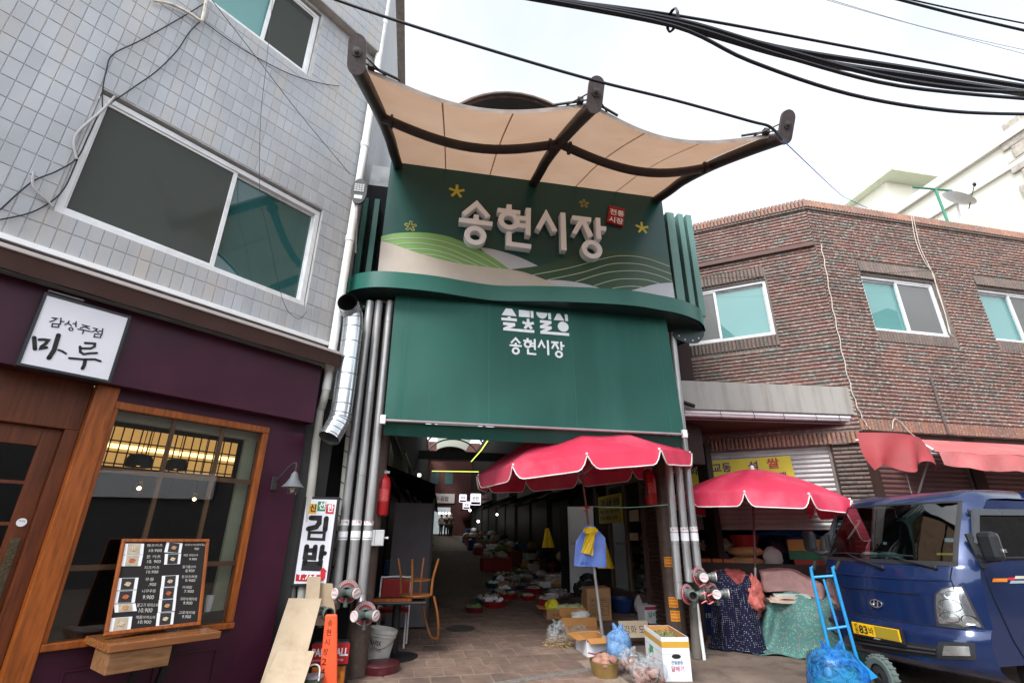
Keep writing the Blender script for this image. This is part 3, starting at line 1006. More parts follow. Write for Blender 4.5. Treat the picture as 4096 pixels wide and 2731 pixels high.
m = MB(); m.prism([(lx - .13, lz - .05), (lx - .06, lz - .05), (lx - .06, lz + .09), (lx - .13, lz + .09)], -.02, 0); part('wall_plate', m, M_DARK, t, bev=.01)
m = MB(); m.lathe([(.012, .14), (.03, .12), (.045, .07), (.075, .02), (.115, -.02), (.112, -.024), (.07, .01), (.03, .06)], 24, (lx, -.22, lz)); part('shade', m, mat('lamp_grey', (0.12, 0.13, 0.14), 0.5), t, smooth=True)
m = MB(); m.lathe([(.05, .0), (.055, -.05), (.04, -.09), (.0, -.105)], 20, (lx, -.22, lz)); part('globe', m, glassmat('lamp_globe', (0.85, 0.85, 0.83), 1.2), t, smooth=True)
m = MB(); m.ball((lx, -.22, lz - .04), .022, rz=.035); part('bulb', m, mat('bulb_off', (0.6, 0.57, 0.5), 0.2), t, smooth=True)
# ================================================================== market gate
M_GREEN = mat('dark_green_metal', (0.013, 0.062, 0.056), 0.3, var=0.06, vs=2)
M_GREENB = mat('gate_green_band', (0.016, 0.105, 0.082), 0.30, var=0.05, vs=2)
M_FINL = mat('pale_green_fin', (0.10, 0.20, 0.18), 0.35, var=0.05)
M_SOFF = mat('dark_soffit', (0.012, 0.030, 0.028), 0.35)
M_BROWN = mat('dark_brown_steel', (0.030, 0.020, 0.020), 0.42, var=0.25, vs=8, dirt=((0.05, 0.035, 0.03), 5, 0.4))
M_POST = mat('brown_steel_post', (0.075, 0.052, 0.042), 0.5, var=0.2, vs=4, dirt=((0.16, 0.13, 0.11), 14, 0.35))
gate = thing('market_gate', 'green market entrance gate with curved ledge, white raised letters and tan fabric canopy', 'gate', FG.mat(), z0=0)
PX0, PX1, PZ0, PZ1 = -0.24, 4.29, 4.78, 7.08
panel = part('sign_panel', MB().box(PX0, PX1, 0.0, 0.16, PZ0, PZ1), M_GREEN, gate, bev=.006)
def hz(px, py, k=.5187, ox=1500, oy=880, y=0.0):
 return FG.xz(ox + px * k, oy + py * k, y)
def hill(name, pts, y, m, sm=True):
 mb = MB()
 mb.prism([hz(*p) for p in pts], y, 0.0)
 part(name, mb, m, panel)
def c2(pts, k=5):
 return [(p[0], p[1]) for p in smooth_path([(a, b, 0) for a, b in pts], k)]
gt = c2([(48, 128), (130, 108), (250, 98), (400, 100), (550, 125), (650, 160), (780, 215), (900, 285), (1040, 383)])
gb = c2([(1040, 383), (800, 358), (640, 335), (500, 305), (350, 262), (230, 222), (130, 185), (46, 165)])
M_HG = mat('leaf_green_print', (0.17, 0.33, 0.105), 0.4, var=0.10, vs=1.2)
M_HB = mat('beige_print', (0.46, 0.41, 0.355), 0.4, var=0.04)
M_HW = mat('cool_white_print', (0.44, 0.46, 0.50), 0.4, var=0.03)
M_HD = mat('moss_green_print', (0.030, 0.075, 0.045), 0.36, var=0.12, vs=1.0)
M_LINE = mat('pale_line_print', (0.42, 0.45, 0.36), 0.5, var=0.02)
hill('white_hill', c2([(800, 212), (880, 220), (1000, 250), (1120, 290), (1262, 357)]) + [(1040, 386), (900, 290)], -.002, M_HW)
dk = c2([(1036, 383), (1255, 355), (1400, 318), (1560, 270), (1700, 245), (1850, 235), (2000, 240), (2120, 265), (2240, 310), (2268, 325)])
hill('moss_hill', dk + [(2330, 680), (1400, 680), (1150, 420)], -.004, M_HD)
hill('green_hill', gt + gb[1:], -.006, M_HG)
be = gb[::-1] + c2([(1040, 383), (1150, 405), (1280, 450), (1400, 507), (1560, 640)])[1:]
hill('beige_hill', be + [(20, 640), (22, 400)], -.008, M_HB)
hill('white_hill', c2([(1290, 463), (1450, 468), (1600, 490), (1720, 522), (1800, 560)]) + [(1800, 640), (1520, 640), (1400, 507)], -.006, M_HW)
hill('white_hill', c2([(1900, 570), (1980, 543), (2120, 505), (2200, 490), (2293, 484)]) + [(2318, 660), (1900, 660)], -.006, M_HW)
for pts, y in [([(50, 165), (150, 148), (300, 140), (450, 152), (600, 190), (800, 275), (970, 374)], -.008), ([(160, 190), (300, 180), (450, 195), (600, 235), (780, 320), (885, 367)], -.008),
    ([(240, 226), (400, 228), (550, 258), (700, 315), (790, 354)], -.008), ([(365, 266), (480, 275), (600, 310), (670, 338)], -.008),
    ([(1200, 428), (1500, 370), (1800, 290), (1950, 278), (2100, 300), (2272, 360)], -.006), ([(1330, 463), (1600, 405), (1800, 345), (1950, 335), (2100, 355), (2283, 418)], -.006),
    ([(1545, 478), (1750, 415), (1900, 395), (2050, 398), (2200, 435), (2288, 475)], -.006), ([(1690, 508), (1850, 462), (2000, 455), (2100, 465), (2190, 490)], -.006), ([(1830, 528), (1950, 512), (2060, 517)], -.006)]:
 mb = MB()
 mb.stroke([hz(*p) for p in c2(pts)], .012, y - .002, y)
 part('contour_line', mb, M_LINE, panel)
def star(mb, cx, cz, r, y0, y1, w=.34):
 for k in range(5):
  a = math.pi / 2 + 2 * math.pi * k / 5
  mb.stroke([(cx, cz), (cx + r * math.cos(a), cz + r * math.sin(a))], r * w, y0 - .0004 * k, y1)
def star_outline(mb, cx, cz, r, y0, y1):
 pts = []
 for k in range(5):
  a = math.pi / 2 + 2 * math.pi * k / 5
  d, n_ = (math.cos(a), math.sin(a)), (-math.sin(a), math.cos(a))
  w = r * .2
  pts += [(cx + d[0] * r - n_[0] * w, cz + d[1] * r - n_[1] * w), (cx + d[0] * r + n_[0] * w, cz + d[1] * r + n_[1] * w)]
  b = a + math.pi / 5
  pts.append((cx + math.cos(b) * r * .34, cz + math.sin(b) * r * .34))
 mb.stroke(pts, .007, y0, y1, close=True)
M_YEL = mat('yellow_print', (0.52, 0.44, 0.05), 0.45, var=.04)
for (px, py, rr) in ((1827, 766, .125), (2568, 912, .115)):
 mb = MB(); star(mb, *FG.xz(px, py), rr, -.004, 0.0); part('star', mb, M_YEL, panel)
for (px, py, rr) in ((1642, 905, .085), (2336, 815, .075)):
 mb = MB(); star_outline(mb, *FG.xz(px, py), rr, -.004, 0.0); part('star', mb, M_YEL, panel)
M_LET = mat('white_letter', (0.86, 0.88, 0.92), 0.4, var=.02, spec=.5)
LY = -0.13
def lz(px, py):
 return hz(px, py, 700 / 2352, 1780, 760, LY)
def disc(ax, ay, bx, by, cx, cy, k):
 """ring letter from px extents: left x, right x, top y, bottom y measured through its centre"""
 x0, z0 = lz(ax, cy); x1, z1 = lz(bx, cy); xt, zt = lz(cx, ay); xb, zb = lz(cx, by)
 c = ((x0 + x1) / 2, (zt + zb) / 2)
 r = (abs(x1 - x0) / 2 + abs(zt - zb) / 2) / 2
 return c, r, r * k
LETTERS = {
 'song': ([[(430, 135), (228, 298), (268, 350), (420, 225), (558, 372), (612, 345)], [(190, 370), (385, 383), (388, 325), (458, 330), (456, 400), (643, 425), (638, 485), (188, 430)]], [(258, 480, 557, 738, 408, 610, .5)]),
 'hyeon': ([[(708, 238), (830, 251), (830, 190), (898, 195), (898, 262), (1015, 275), (1013, 332), (935, 320), (790, 303), (706, 295)], [(1088, 237), (1156, 243), (1152, 612), (1086, 600)], [(940, 338), (1090, 352), (1088, 412), (975, 403)], [(975, 438), (1088, 447), (1088, 510), (950, 495)], [(826, 555), (898, 560), (898, 692), (1162, 728), (1158, 790), (824, 745)]], [(718, 283, 1003, 533, 860, 408, .5)]),
 'si': ([[(1360, 255), (1217, 510), (1280, 540), (1362, 392), (1448, 565), (1512, 545)], [(1552, 298), (1620, 305), (1637, 810), (1562, 803)]], []),
 'jang': ([[(1713, 338), (1969, 370), (1965, 430), (1898, 422), (1995, 608), (1930, 640), (1847, 458), (1766, 597), (1706, 572), (1795, 410), (1710, 400)], [(2025, 368), (2088, 373), (2092, 482), (2170, 490), (2168, 548), (2096, 540), (2106, 660), (2036, 652)]], [(1840, 670, 2113, 922, 1977, 797, .5)])}
for nm, (polys, rings) in LETTERS.items():
 mb = MB()
 for q, poly in enumerate(polys):
  mb.prism([lz(*p) for p in poly], LY + .0008 * q, -.004)
 for rg in rings:
  c, r, ri = disc(*rg)
  mb.ring(circ(c[0], c[1], r, n=44), circ(c[0], c[1], ri, n=44), LY - .0008, -.004)
 part('raised_letter', mb, M_LET, panel, bev=.004)
def gz2(px, py, y=-.055):
 return hz(px, py, .4464, 2300, 600, y)
cs = [gz2(312, 490), gz2(450, 530), gz2(433, 683), gz2(285, 640)]
part('seal', MB().prism(cs, -.055, 0.0), mat('seal_red', (0.33, 0.012, 0.015), 0.4, var=.05), panel, bev=.012)
mb = MB()
a0 = math.atan2(cs[1][1] - cs[0][1], cs[1][0] - cs[0][0])
p = gz2(312, 575); text_mb(mb, '전통', p[0], p[1], .115, -.056, .002, bold=.02, rot=a0 * .6, fit=.245)
p = gz2(302, 642); text_mb(mb, '시장', p[0], p[1], .115, -.056, .002, bold=.02, rot=a0 * .6, fit=.245)
part('seal_lettering', mb, M_LET, panel)
ZT, ZB = 4.90, 4.665
edge = [(1378, 1165), (1386, 1122), (1410, 1102), (1450, 1090), (1514, 1084), (1612, 1089), (1746, 1104), (1880, 1127), (2000, 1142), (2174, 1143.5), (2382, 1151), (2537, 1163), (2641, 1181), (2695, 1191.5), (2746, 1207), (2791, 1229), (2809, 1250), (2814, 1268)]
pl_ = [FG.onz(px, py, ZT) for px, py in edge]
pl_ = [(p.x, p.y) for p in pl_]
pl_ = [(p.x, p.y) for p in smooth_path([(a, b, 0) for a, b in pl_], 4)]
x0e, x1e = pl_[0][0], pl_[-1][0]
outer = [(x0e + .06, .75), (x0e - .02, .45)] + pl_ + [(x1e + .0, .35), (x1e - .1, .75)]
ledge = MB()
n = len(outer)
cen = [(max(PX0 + .0, min(PX1, p[0] * .96 + .08)), 0.3) for p in outer]
ledge.add([(p[0], p[1], ZB) for p in outer] + [(p[0], p[1], ZT) for p in outer], [(i, i + 1, n + i + 1, n + i) for i in range(n - 1)])
part('ledge_band', ledge, M_GREENB, gate, smooth=True, ang=60)
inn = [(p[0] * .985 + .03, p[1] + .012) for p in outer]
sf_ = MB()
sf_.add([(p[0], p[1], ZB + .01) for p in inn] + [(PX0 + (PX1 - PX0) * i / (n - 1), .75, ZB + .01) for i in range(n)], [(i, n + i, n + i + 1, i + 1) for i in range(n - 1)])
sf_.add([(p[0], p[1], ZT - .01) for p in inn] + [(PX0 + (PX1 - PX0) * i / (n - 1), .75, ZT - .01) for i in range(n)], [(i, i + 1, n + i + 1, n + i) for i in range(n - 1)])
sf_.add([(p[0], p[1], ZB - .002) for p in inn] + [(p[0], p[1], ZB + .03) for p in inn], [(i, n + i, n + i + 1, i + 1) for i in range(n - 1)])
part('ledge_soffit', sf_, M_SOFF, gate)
for (px, py, sg_) in ((2760, 1330, 1), (1440, 1190, -1)):
 c = FG.on(px, py, -.02)
 mb = MB()
 pts = circ(c.x, c.z, .26, .16, 30)
 pts = [(x + .02 * math.sin(5 * math.atan2(z - c.z, x - c.x)), z) for x, z in pts]
 mb.prism(pts, .02, .03)
 part('bracket_plate', mb, M_SOFF, gate)
 mb = MB()
 for k in range(4):
  a = math.pi * (1.15 + .22 * k) if sg_ > 0 else math.pi * (1.2 + .2 * k)
  mb.prism(circ(c.x + .19 * math.cos(a), c.z + .115 * math.sin(a), .014, n=10), .014, .02)
 part('bracket_hole', mb, mat('hole_light', (0.5, 0.52, 0.52), 0.7), gate)
for (a, b) in ((4.34, 4.48), (4.55, 4.645), (4.70, 4.80)):
 part('fin', MB().box(a, b, .0, .30, 4.9, 6.80), M_FINL, gate, bev=.004)
for (a, b) in ((-.585, -.51), (-.425, -.345)):
 part('fin', MB().box(a, b, .12, .36, 4.9, 6.44), M_GREENB, gate, bev=.004)
mb = MB(); mb.box(PX0 - .42, PX1 + .28, .55, 1.6, 6.98, 7.42)
part('roof_box', mb, mat('white_roof_sheet', (0.55, 0.56, 0.56), 0.5, dirt=((0.2, 0.19, 0.17), 4, .5)), gate)
mb = MB()
for k in range(34):
 xx = PX0 - .40 + k * .148
 mb.box(xx, xx + .10, .56, 1.59, 6.945, 6.979)
part('roof_rib', mb, mat('grey_roof_underside', (0.10, 0.105, 0.105), 0.6), gate)
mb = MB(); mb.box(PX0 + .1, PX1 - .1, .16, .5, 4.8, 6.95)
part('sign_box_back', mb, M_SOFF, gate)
def bn(px, py, t):
 """pixel on the slightly leaning screen; t = 0 at the top .. 1 at the bar"""
 return FG.on(px, py, -.22 - .18 * t)
TL, TR, BL, BR = bn(1581, 1190, 0), bn(2664, 1287, 0), bn(1536, 1684, 1), bn(2737, 1737, 1)
TL.z = TR.z = (TL.z + TR.z) / 2
TL.z += .08; TR.z += .08
BL.z = BR.z = (BL.z + BR.z) / 2
def scr(u, v):
 a = TL.lerp(TR, u); b = BL.lerp(BR, u); p = a.lerp(b, v)
 w = .012 * math.sin(v * 7 + u * 5) * math.sin(u * math.pi) + .010 * math.sin(u * 13 + v * 9) * v
 w += .018 * math.exp(-((u - .03) / .02) ** 2) * v
 return (p.x, p.y - w, p.z)
M_SCR = mat('green_screen_cloth', (0.0095, 0.074, 0.058), 0.62, var=0.10, vs=1.4, bump=0.35, bs=3, dirt=((0.020, 0.10, 0.082), 1.1, .6, (2.5, 1, .3)))
bs_ = thing('drop_screen', 'green cloth drop screen with small white logo hung under the gate ledge', 'banner', FG.mat(), z0=0)
mb = MB(); mb.grid(scr, 60, 30); cloth = part('cloth', mb, M_SCR, bs_, smooth=True)
for u in (.045, .325, .62, .955):
 mb = MB(); mb.grid(lambda a, v: (lambda p: (p[0], p[1] - .002, p[2]))(scr(u + (a - .5) * .004, v)), 1, 24)
 part('seam', mb, mat('screen_seam', (0.014, 0.095, 0.075), 0.6), cloth)
mb = MB(); mb.tube([BL + Vector((-.03, -.03, 0)), BR + Vector((.03, -.03, 0))], .017, 10)
part('bar', mb, mat('bar_grey', (0.30, 0.26, 0.27), 0.4, metal=.3), bs_, smooth=True)
for q in (BL, BR):
 mb = MB(); mb.box(q.x - .045, q.x + .02, q.y - .055, q.y + .0, q.z - .045, q.z + .06); part('bar_end', mb, M_WHITE, bs_, bev=.008)
mb = MB()
mb.grid(lambda u, v: (BL.x + (BR.x - BL.x) * u, BL.y + (BR.y - BL.y) * u + .02 + .10 * v, BL.z - .01 - (.135 + .02 * math.sin(u * 3.1)) * v), 40, 3)
part('hem', mb, M_SCR, bs_, smooth=True)
SCR_Y = lambda z: TL.y + (BL.y - TL.y) * (TL.z - z) / (TL.z - BL.z)
def sz(px, py):
 x, y = 1980 + px * 320 / 2091, 1210 + py * 320 / 2091
 p = FG.on(x, y, -.245)
 return (p.x, p.z)
YS_ = -.30
mb = MB()
for q, poly in enumerate([[(285, 150), (440, 165), (560, 362), (172, 330)], [(165, 398), (330, 408), (330, 372), (405, 378), (405, 415), (568, 430), (568, 502), (165, 470)],
    [(208, 525), (520, 548), (520, 625), (380, 688), (1020, 735), (1018, 808), (210, 742), (210, 675), (355, 610), (208, 597)],
    [(620, 190), (905, 215), (908, 395), (625, 370)], [(925, 215), (1000, 220), (1008, 405), (932, 398)],
    [(1080, 250), (1365, 270), (1360, 335), (1325, 390), (1255, 425), (1180, 405), (1120, 355), (1085, 290)], [(1385, 270), (1460, 275), (1470, 442), (1398, 438)],
    [(1172, 460), (1472, 482), (1475, 555), (1340, 618), (1475, 630), (1478, 700), (1340, 765), (1930, 808), (1932, 882), (1182, 825), (1182, 752), (1318, 690), (1175, 678), (1175, 608), (1312, 545), (1175, 532)],
    [(1625, 280), (1700, 285), (1812, 472), (1536, 452)], [(1825, 300), (1900, 305), (1912, 482), (1840, 476)]]):
 mb.prism([sz(*p) for p in poly], YS_, YS_ + .01)
c0, c1 = sz(1640, 635), sz(1920, 635)
mb.prism(circ((c0[0] + c1[0]) / 2, (c0[1] + c1[1]) / 2, (c1[0] - c0[0]) / 2, n=30), YS_, YS_ + .01)
c0 = sz(862, 575)
star(mb, c0[0], c0[1], (sz(1010, 575)[0] - c0[0]) * 1.05, YS_, YS_ + .01, .46)
A0, A1 = lz(190, 370), lz(2170, 490)
S0, S1 = sz(368, 1140), sz(1798, 1150)
kk = (S1[0] - S0[0]) / (A1[0] - A0[0])
zref_a, zref_s = lz(408, 610)[1], sz(527, 1295)[1]
for nm, (polys, rings) in LETTERS.items():
 for q, poly in enumerate(polys):
  mb.prism([(S0[0] + (lz(*p)[0] - A0[0]) * kk, zref_s + (lz(*p)[1] - zref_a) * kk) for p in poly], YS_ - .0006 * q, YS_ + .01)
 for rg in rings:
  c, r, ri = disc(*rg)
  c = (S0[0] + (c[0] - A0[0]) * kk, zref_s + (c[1] - zref_a) * kk)
  mb.ring(circ(c[0], c[1], r * kk), circ(c[0], c[1], ri * kk), YS_ - .003, YS_ + .01)
mb.v = [(v[0], v[1] - YS_ + scr((v[0] - TL.x) / (TR.x - TL.x), (TL.z - v[2]) / (TL.z - BL.z))[1] - .010, v[2]) for v in mb.v]
part('logo', mb, mat('screen_white', (0.74, 0.76, 0.80), 0.55, var=.02), cloth)
PROF = [(0.40, 7.16), (-.4, 6.88), (-.85, 6.74), (-1.55, 6.43), (-2.25, 6.06), (-2.78, 5.76)]
def beam_x(i, y):
 t = min(1, max(0, -y / 2.75))
 return ((-.13 - .20 * t), 2.03 - .02 * t, 4.18 + .02 * t)[i]
def beam_pt(i, s):
 """s = 0 at the gate .. 1 at the outer end"""
 P = smooth_path([(0, a, b) for a, b in PROF], 8)
 k = s * (len(P) - 1)
 j = min(int(k), len(P) - 2)
 p = P[j].lerp(P[j + 1], k - j)
 return Vector((beam_x(i, p.y), p.y, p.z))
can = thing('fabric_canopy', 'tan tensioned fabric canopy on three dark curved beams above the gate sign', 'canopy', FG.mat(), z0=0)
for i in range(3):
 mb = MB(); mb.tube([beam_pt(i, t / 20) for t in range(21)], .074, 14)
 bm_ = part('beam', mb, M_BROWN, can, smooth=True)
 e, e2 = beam_pt(i, 1), beam_pt(i, .97)
 d = (e - e2).normalized()
 side = Vector((1, 0, 0)); upv = side.cross(d) * 1.0
 if upv.z < 0: upv = -upv
 n_ = 12
 st_ = []
 for k in range(n_ + 1):
  a = math.pi * k / n_
  st_.append((.082 * math.cos(a), .20 + .082 * math.sin(a)))
 for k in range(n_ + 1):
  a = math.pi + math.pi * k / n_
  st_.append((.082 * math.cos(a), .0 + .082 * math.sin(a)))
 vs = [e + side * a + upv * b for a, b in st_] + [e + d * .03 + side * a + upv * b for a, b in st_]
 m_ = len(st_)
 pm_ = MB().add(vs, [tuple(range(m_)), tuple(range(2 * m_ - 1, m_ - 1, -1))] + [(q, (q + 1) % m_, (q + 1) % m_ + m_, q + m_) for q in range(m_)])
 part('end_plate', pm_, mat('plate_brown', (0.075, 0.058, 0.058), 0.5, var=.2, vs=30), bm_)
 mb = MB(); mb.lathe([(.045, 0), (.045, .012), (.02, .014), (.02, .04), (0, .042)], 14, e + d * .03 + upv * .12, d); part('bolt', mb, mat('bolt_steel', (0.10, 0.09, 0.09), 0.4, metal=.6), bm_)
for i in (0, 1):
 a, b = beam_pt(i, .60), beam_pt(i + 1, .60)
 pts = []
 for k in range(17):
  t = k / 16
  p = a.lerp(b, t)
  pts.append(p + Vector((0, 0, -.02 - .27 * math.sin(math.pi * t))))
 mb = MB(); mb.tube(pts, .058, 12); part('strut', mb, M_BROWN, can, smooth=True)
 for t in (.06, .94):
  p = a.lerp(b, t) + Vector((0, 0, -.02 - .27 * math.sin(math.pi * t)))
  mb = MB(); mb.lathe([(.06, -.012), (.085, -.012), (.085, .012), (.06, .012)], 14, p, (b - a))
  part('flange', mb, M_BROWN, can)
def memb(i):
 def fn(u, v):
  s_end = .94 - .075 * math.sin(math.pi * u)
  s = s_end * v
  a, b = beam_pt(i, s), beam_pt(i + 1, s)
  p = a.lerp(b, u)
  return (p.x, p.y, p.z + .10 - .20 * math.sin(math.pi * u) * v ** .8)
 return fn
fab = bpy.data.materials.new('tan_canopy_fabric'); fab.use_nodes = True
t_ = fab.node_tree; t_.nodes.clear()
o_ = t_.nodes.new('ShaderNodeOutputMaterial'); df = t_.nodes.new('ShaderNodeBsdfDiffuse'); tl = t_.nodes.new('ShaderNodeBsdfTranslucent'); ms = t_.nodes.new('ShaderNodeMixShader'); ms.inputs[0].default_value = .5
tcx = t_.nodes.new('ShaderNodeTexCoord'); nn = t_.nodes.new('ShaderNodeTexNoise'); nn.inputs['Scale'].default_value = 1.1; nn.inputs['Detail'].default_value = 3; nn.inputs['Roughness'].default_value = .6
rr_ = t_.nodes.new('ShaderNodeValToRGB')
rr_.color_ramp.elements[0].position = .3; rr_.color_ramp.elements[0].color = (0.325, 0.205, 0.135, 1); rr_.color_ramp.elements[1].position = .72; rr_.color_ramp.elements[1].color = (0.375, 0.255, 0.18, 1)
t_.links.new(tcx.outputs['Object'], nn.inputs['Vector']); t_.links.new(nn.outputs['Fac'], rr_.inputs[0])
n4 = t_.nodes.new('ShaderNodeTexNoise'); n4.inputs['Scale'].default_value = 2.3; n4.inputs['Detail'].default_value = 8
r4 = t_.nodes.new('ShaderNodeValToRGB'); r4.color_ramp.elements[0].position = .66; r4.color_ramp.elements[0].color = (1, 1, 1, 1); r4.color_ramp.elements[1].position = .9; r4.color_ramp.elements[1].color = (.62, .55, .5, 1)
t_.links.new(tcx.outputs['Object'], n4.inputs['Vector']); t_.links.new(n4.outputs['Fac'], r4.inputs[0])
mm = t_.nodes.new('ShaderNodeMix'); mm.data_type = 'RGBA'; mm.blend_type = 'MULTIPLY'; mm.inputs[0].default_value = 1
t_.links.new(rr_.outputs[0], mm.inputs[6]); t_.links.new(r4.outputs[0], mm.inputs[7])
for nd in (df, tl): t_.links.new(mm.outputs[2], nd.inputs[0])
t_.links.new(df.outputs[0], ms.inputs[1]); t_.links.new(tl.outputs[0], ms.inputs[2]); t_.links.new(ms.outputs[0], o_.inputs[0])
for i in (0, 1):
 mb = MB(); mb.grid(memb(i), 28, 24); fo = part('fabric', mb, fab, can, smooth=True)
 f_ = memb(i)
 for us in (.34, .67):
  part('seam', MB().grid(lambda a, v: (lambda p: (p[0], p[1], p[2] - .004))(f_(us + (a - .5) * .008, v)), 1, 20), fab, fo)
 mb = MB()
 mb.grid(lambda u, v: (lambda p, q: (p[0], p[1] - .05 * v * 0 + (q[1] - p[1]) * 0 - .004, p[2] - .004 - .055 * v))(f_(u, 1), f_(u, .97)), 28, 1)
 part('front_hem', mb, mat('canopy_hem', (0.20, 0.165, 0.145), 0.8, var=.25), fo, smooth=True)
 for (bi, u) in ((i, 0.0), (i + 1, 1.0)):
  e = beam_pt(bi, 1); up_ = Vector((0, -.04, .17))
  q = Vector(f_(.10 if u == 0 else .90, 1))
  c_ = Vector(f_(u, 1)); c_.x += .10 if u == 0 else -.10
  mb = MB(); mb.tube([e + up_, q], .008, 6); mb.tube([e + up_ * .45, c_], .008, 6); mb.tube([c_, Vector(f_(.16 if u == 0 else .84, 1)) + Vector((0, -.01, .02))], .014, 6)
  mb.box(c_.x - .03, c_.x + .03, c_.y - .03, c_.y + .03, c_.z - .03, c_.z + .03)
  part('tension_cable', mb, M_DARK, can, smooth=True)
def post(name, label, bx, by, r, ztop, m=M_POST):
 z = FG.gz(bx, by)
 t = thing(name, label, 'post', FG.mat(bx, by, z))
 mb = MB(); mb.lathe([(r, -.05), (r, ztop - z)], 24); part('shaft', mb, m, t, smooth=True)
 mb = MB(); mb.lathe([(r + .03, -.02), (r + .03, .012), (r, .014)], 24); part('base_plate', mb, m, t)
 return t
lp = FG.g(1408, 2705)
post('gate_post', 'thick brown steel gate post behind the standpipes marked 1, 2 and 3', lp.x + .02, .07, .125, 4.7)
rpx = FG.on(2700, 2450, .55)
rpost = post('gate_post', 'thick brown steel gate post pasted with small orange stickers', rpx.x, .55, .125, 4.7)
for (px, py, l1, l2, l3) in ((2676, 2246, '주전촌', '소액결제', '010-3893-8820'), (2695, 2408, '비대면', '소액결제', '010-2514-4815'), (2703, 2463, '휴대폰 소액결제', '카드 즉시 현금', '010-5801-3999')):
 c = FG.on(px, py, .42)
 w, h = .078, .062
 R = .1275
 mb = MB()
 ang = (c.x - rpx.x) / R
 ang = max(-.75, min(.5, ang))
 mb.grid(lambda u, v: (R * math.sin(ang + (u - .5) * .95), -R * math.cos(ang + (u - .5) * .95), c.z - FG.gz(rpx.x, .55) + (v - .5) * h * 2), 8, 1)
 stk_ = part('sticker', mb, mat('orange_sticker', (0.78, 0.30, 0.03), 0.5, var=.05), rpost)
 mb = MB()
 text_mb(mb, l1, -.052, .028, .022, 0, 0, bold=.02, fit=.10); text_mb(mb, l2, -.052, -.006, .018, 0, 0, bold=.01, fit=.10); text_mb(mb, l3, -.052, -.05, .026, 0, 0, bold=.02, fit=.104)
 mb.v = [((R + .0015) * math.sin(ang + v[0] / R), -(R + .0015) * math.cos(ang + v[0] / R), c.z - FG.gz(rpx.x, .55) + v[2]) for v in mb.v]
 part('lettering', mb, mat('sticker_ink', (0.10, 0.01, 0.01), 0.6), stk_)
M_CONN = mat('grey_green_casting', (0.13, 0.155, 0.145), 0.45, metal=.3, var=.2, vs=20)
M_CAP = mat('pinkish_white_cap', (0.62, 0.50, 0.50), 0.45, var=.05)
M_REDP = mat('red_name_plate', (0.28, 0.035, 0.045), 0.5, var=.12, vs=20)
def siamese(parent, c, yaw=0.0, one_open=None, plate_tilt=0.0):
 """twin-outlet fire connection: name plate, body, two outlets with caps"""
 c = Vector(c)
 R = Matrix.Translation(c) @ Matrix.Rotation(yaw, 4, 'Z')
 mb = MB(); mb.lathe([(0, .0), (.112, .0), (.116, .006), (.116, .018), (0, .018)], 28, (0, .05, 0), (0, 1, 0)); mb.move(R)
 pl = part('name_plate', mb, M_REDP, parent, smooth=True)
 mb = MB()
 for k in range(15):
  a = math.pi * (.05 + .9 * k / 14)
  mb.stroke([(math.cos(a) * .083, math.sin(a) * .083), (math.cos(a) * .105, math.sin(a) * .105)], .012, .047, .05)
  mb.stroke([(math.cos(a - .05) * .09, math.sin(a - .05) * .09), (math.cos(a + .06) * .09, math.sin(a + .06) * .09)], .006, .047, .05)
 mb.ring(circ(0, 0, .114, n=36), circ(0, 0, .109, n=36), .046, .05)
 mb.move(R)
 part('plate_lettering', mb, mat('worn_letter_metal', (0.40, 0.36, 0.36), 0.5), pl)
 mb = MB(); mb.lathe([(.05, .06), (.06, .03), (.066, -.02), (.06, -.06), (.03, -.085), (0, -.09)], 20, (0, 0, 0), (0, -1, 0))
 for s in (-1, 1):
  d = Vector((s * .72, -.69, -.03)).normalized()
  mb.lathe([(.040, .0), (.042, .085), (.055, .09), (.057, .135), (.050, .137)], 20, d * .01, d)
  for q in range(3):
   a = q * 2.1
 mb.lathe([(.018, 0), (.018, .05), (.024, .05), (.024, .09), (0, .09)], 10, (0, -.02, -.05), (0, 0, -1))
 mb.move(R)
 part('body', mb, M_CONN, parent, smooth=True)
 for s in (-1, 1):
  d = Vector((s * .72, -.69, -.03)).normalized()
  mb = MB()
  if one_open == s:
   mb.lathe([(.050, .136), (.036, .130), (.034, .06), (0, .05)], 20, d * .01, d); mb.move(R)
   part('open_outlet', mb, mat('outlet_dark', (0.02, 0.02, 0.02), .6), parent, smooth=True)
  else:
   mb.lathe([(.052, .132), (.053, .146), (.046, .150), (.036, .144), (0, .144)], 22, d * .01, d)
   sd2 = d.cross(Vector((0, 0, 1))).normalized(); u2 = sd2.cross(d)
   a = random.uniform(-.9, .9)
   mb.obox(d * .157, (sd2 * math.cos(a) + u2 * math.sin(a)), d, (u2 * math.cos(a) - sd2 * math.sin(a)), .036, .006, .007)
   mb.move(R)
   part('cap', mb, M_CAP, parent, smooth=True)
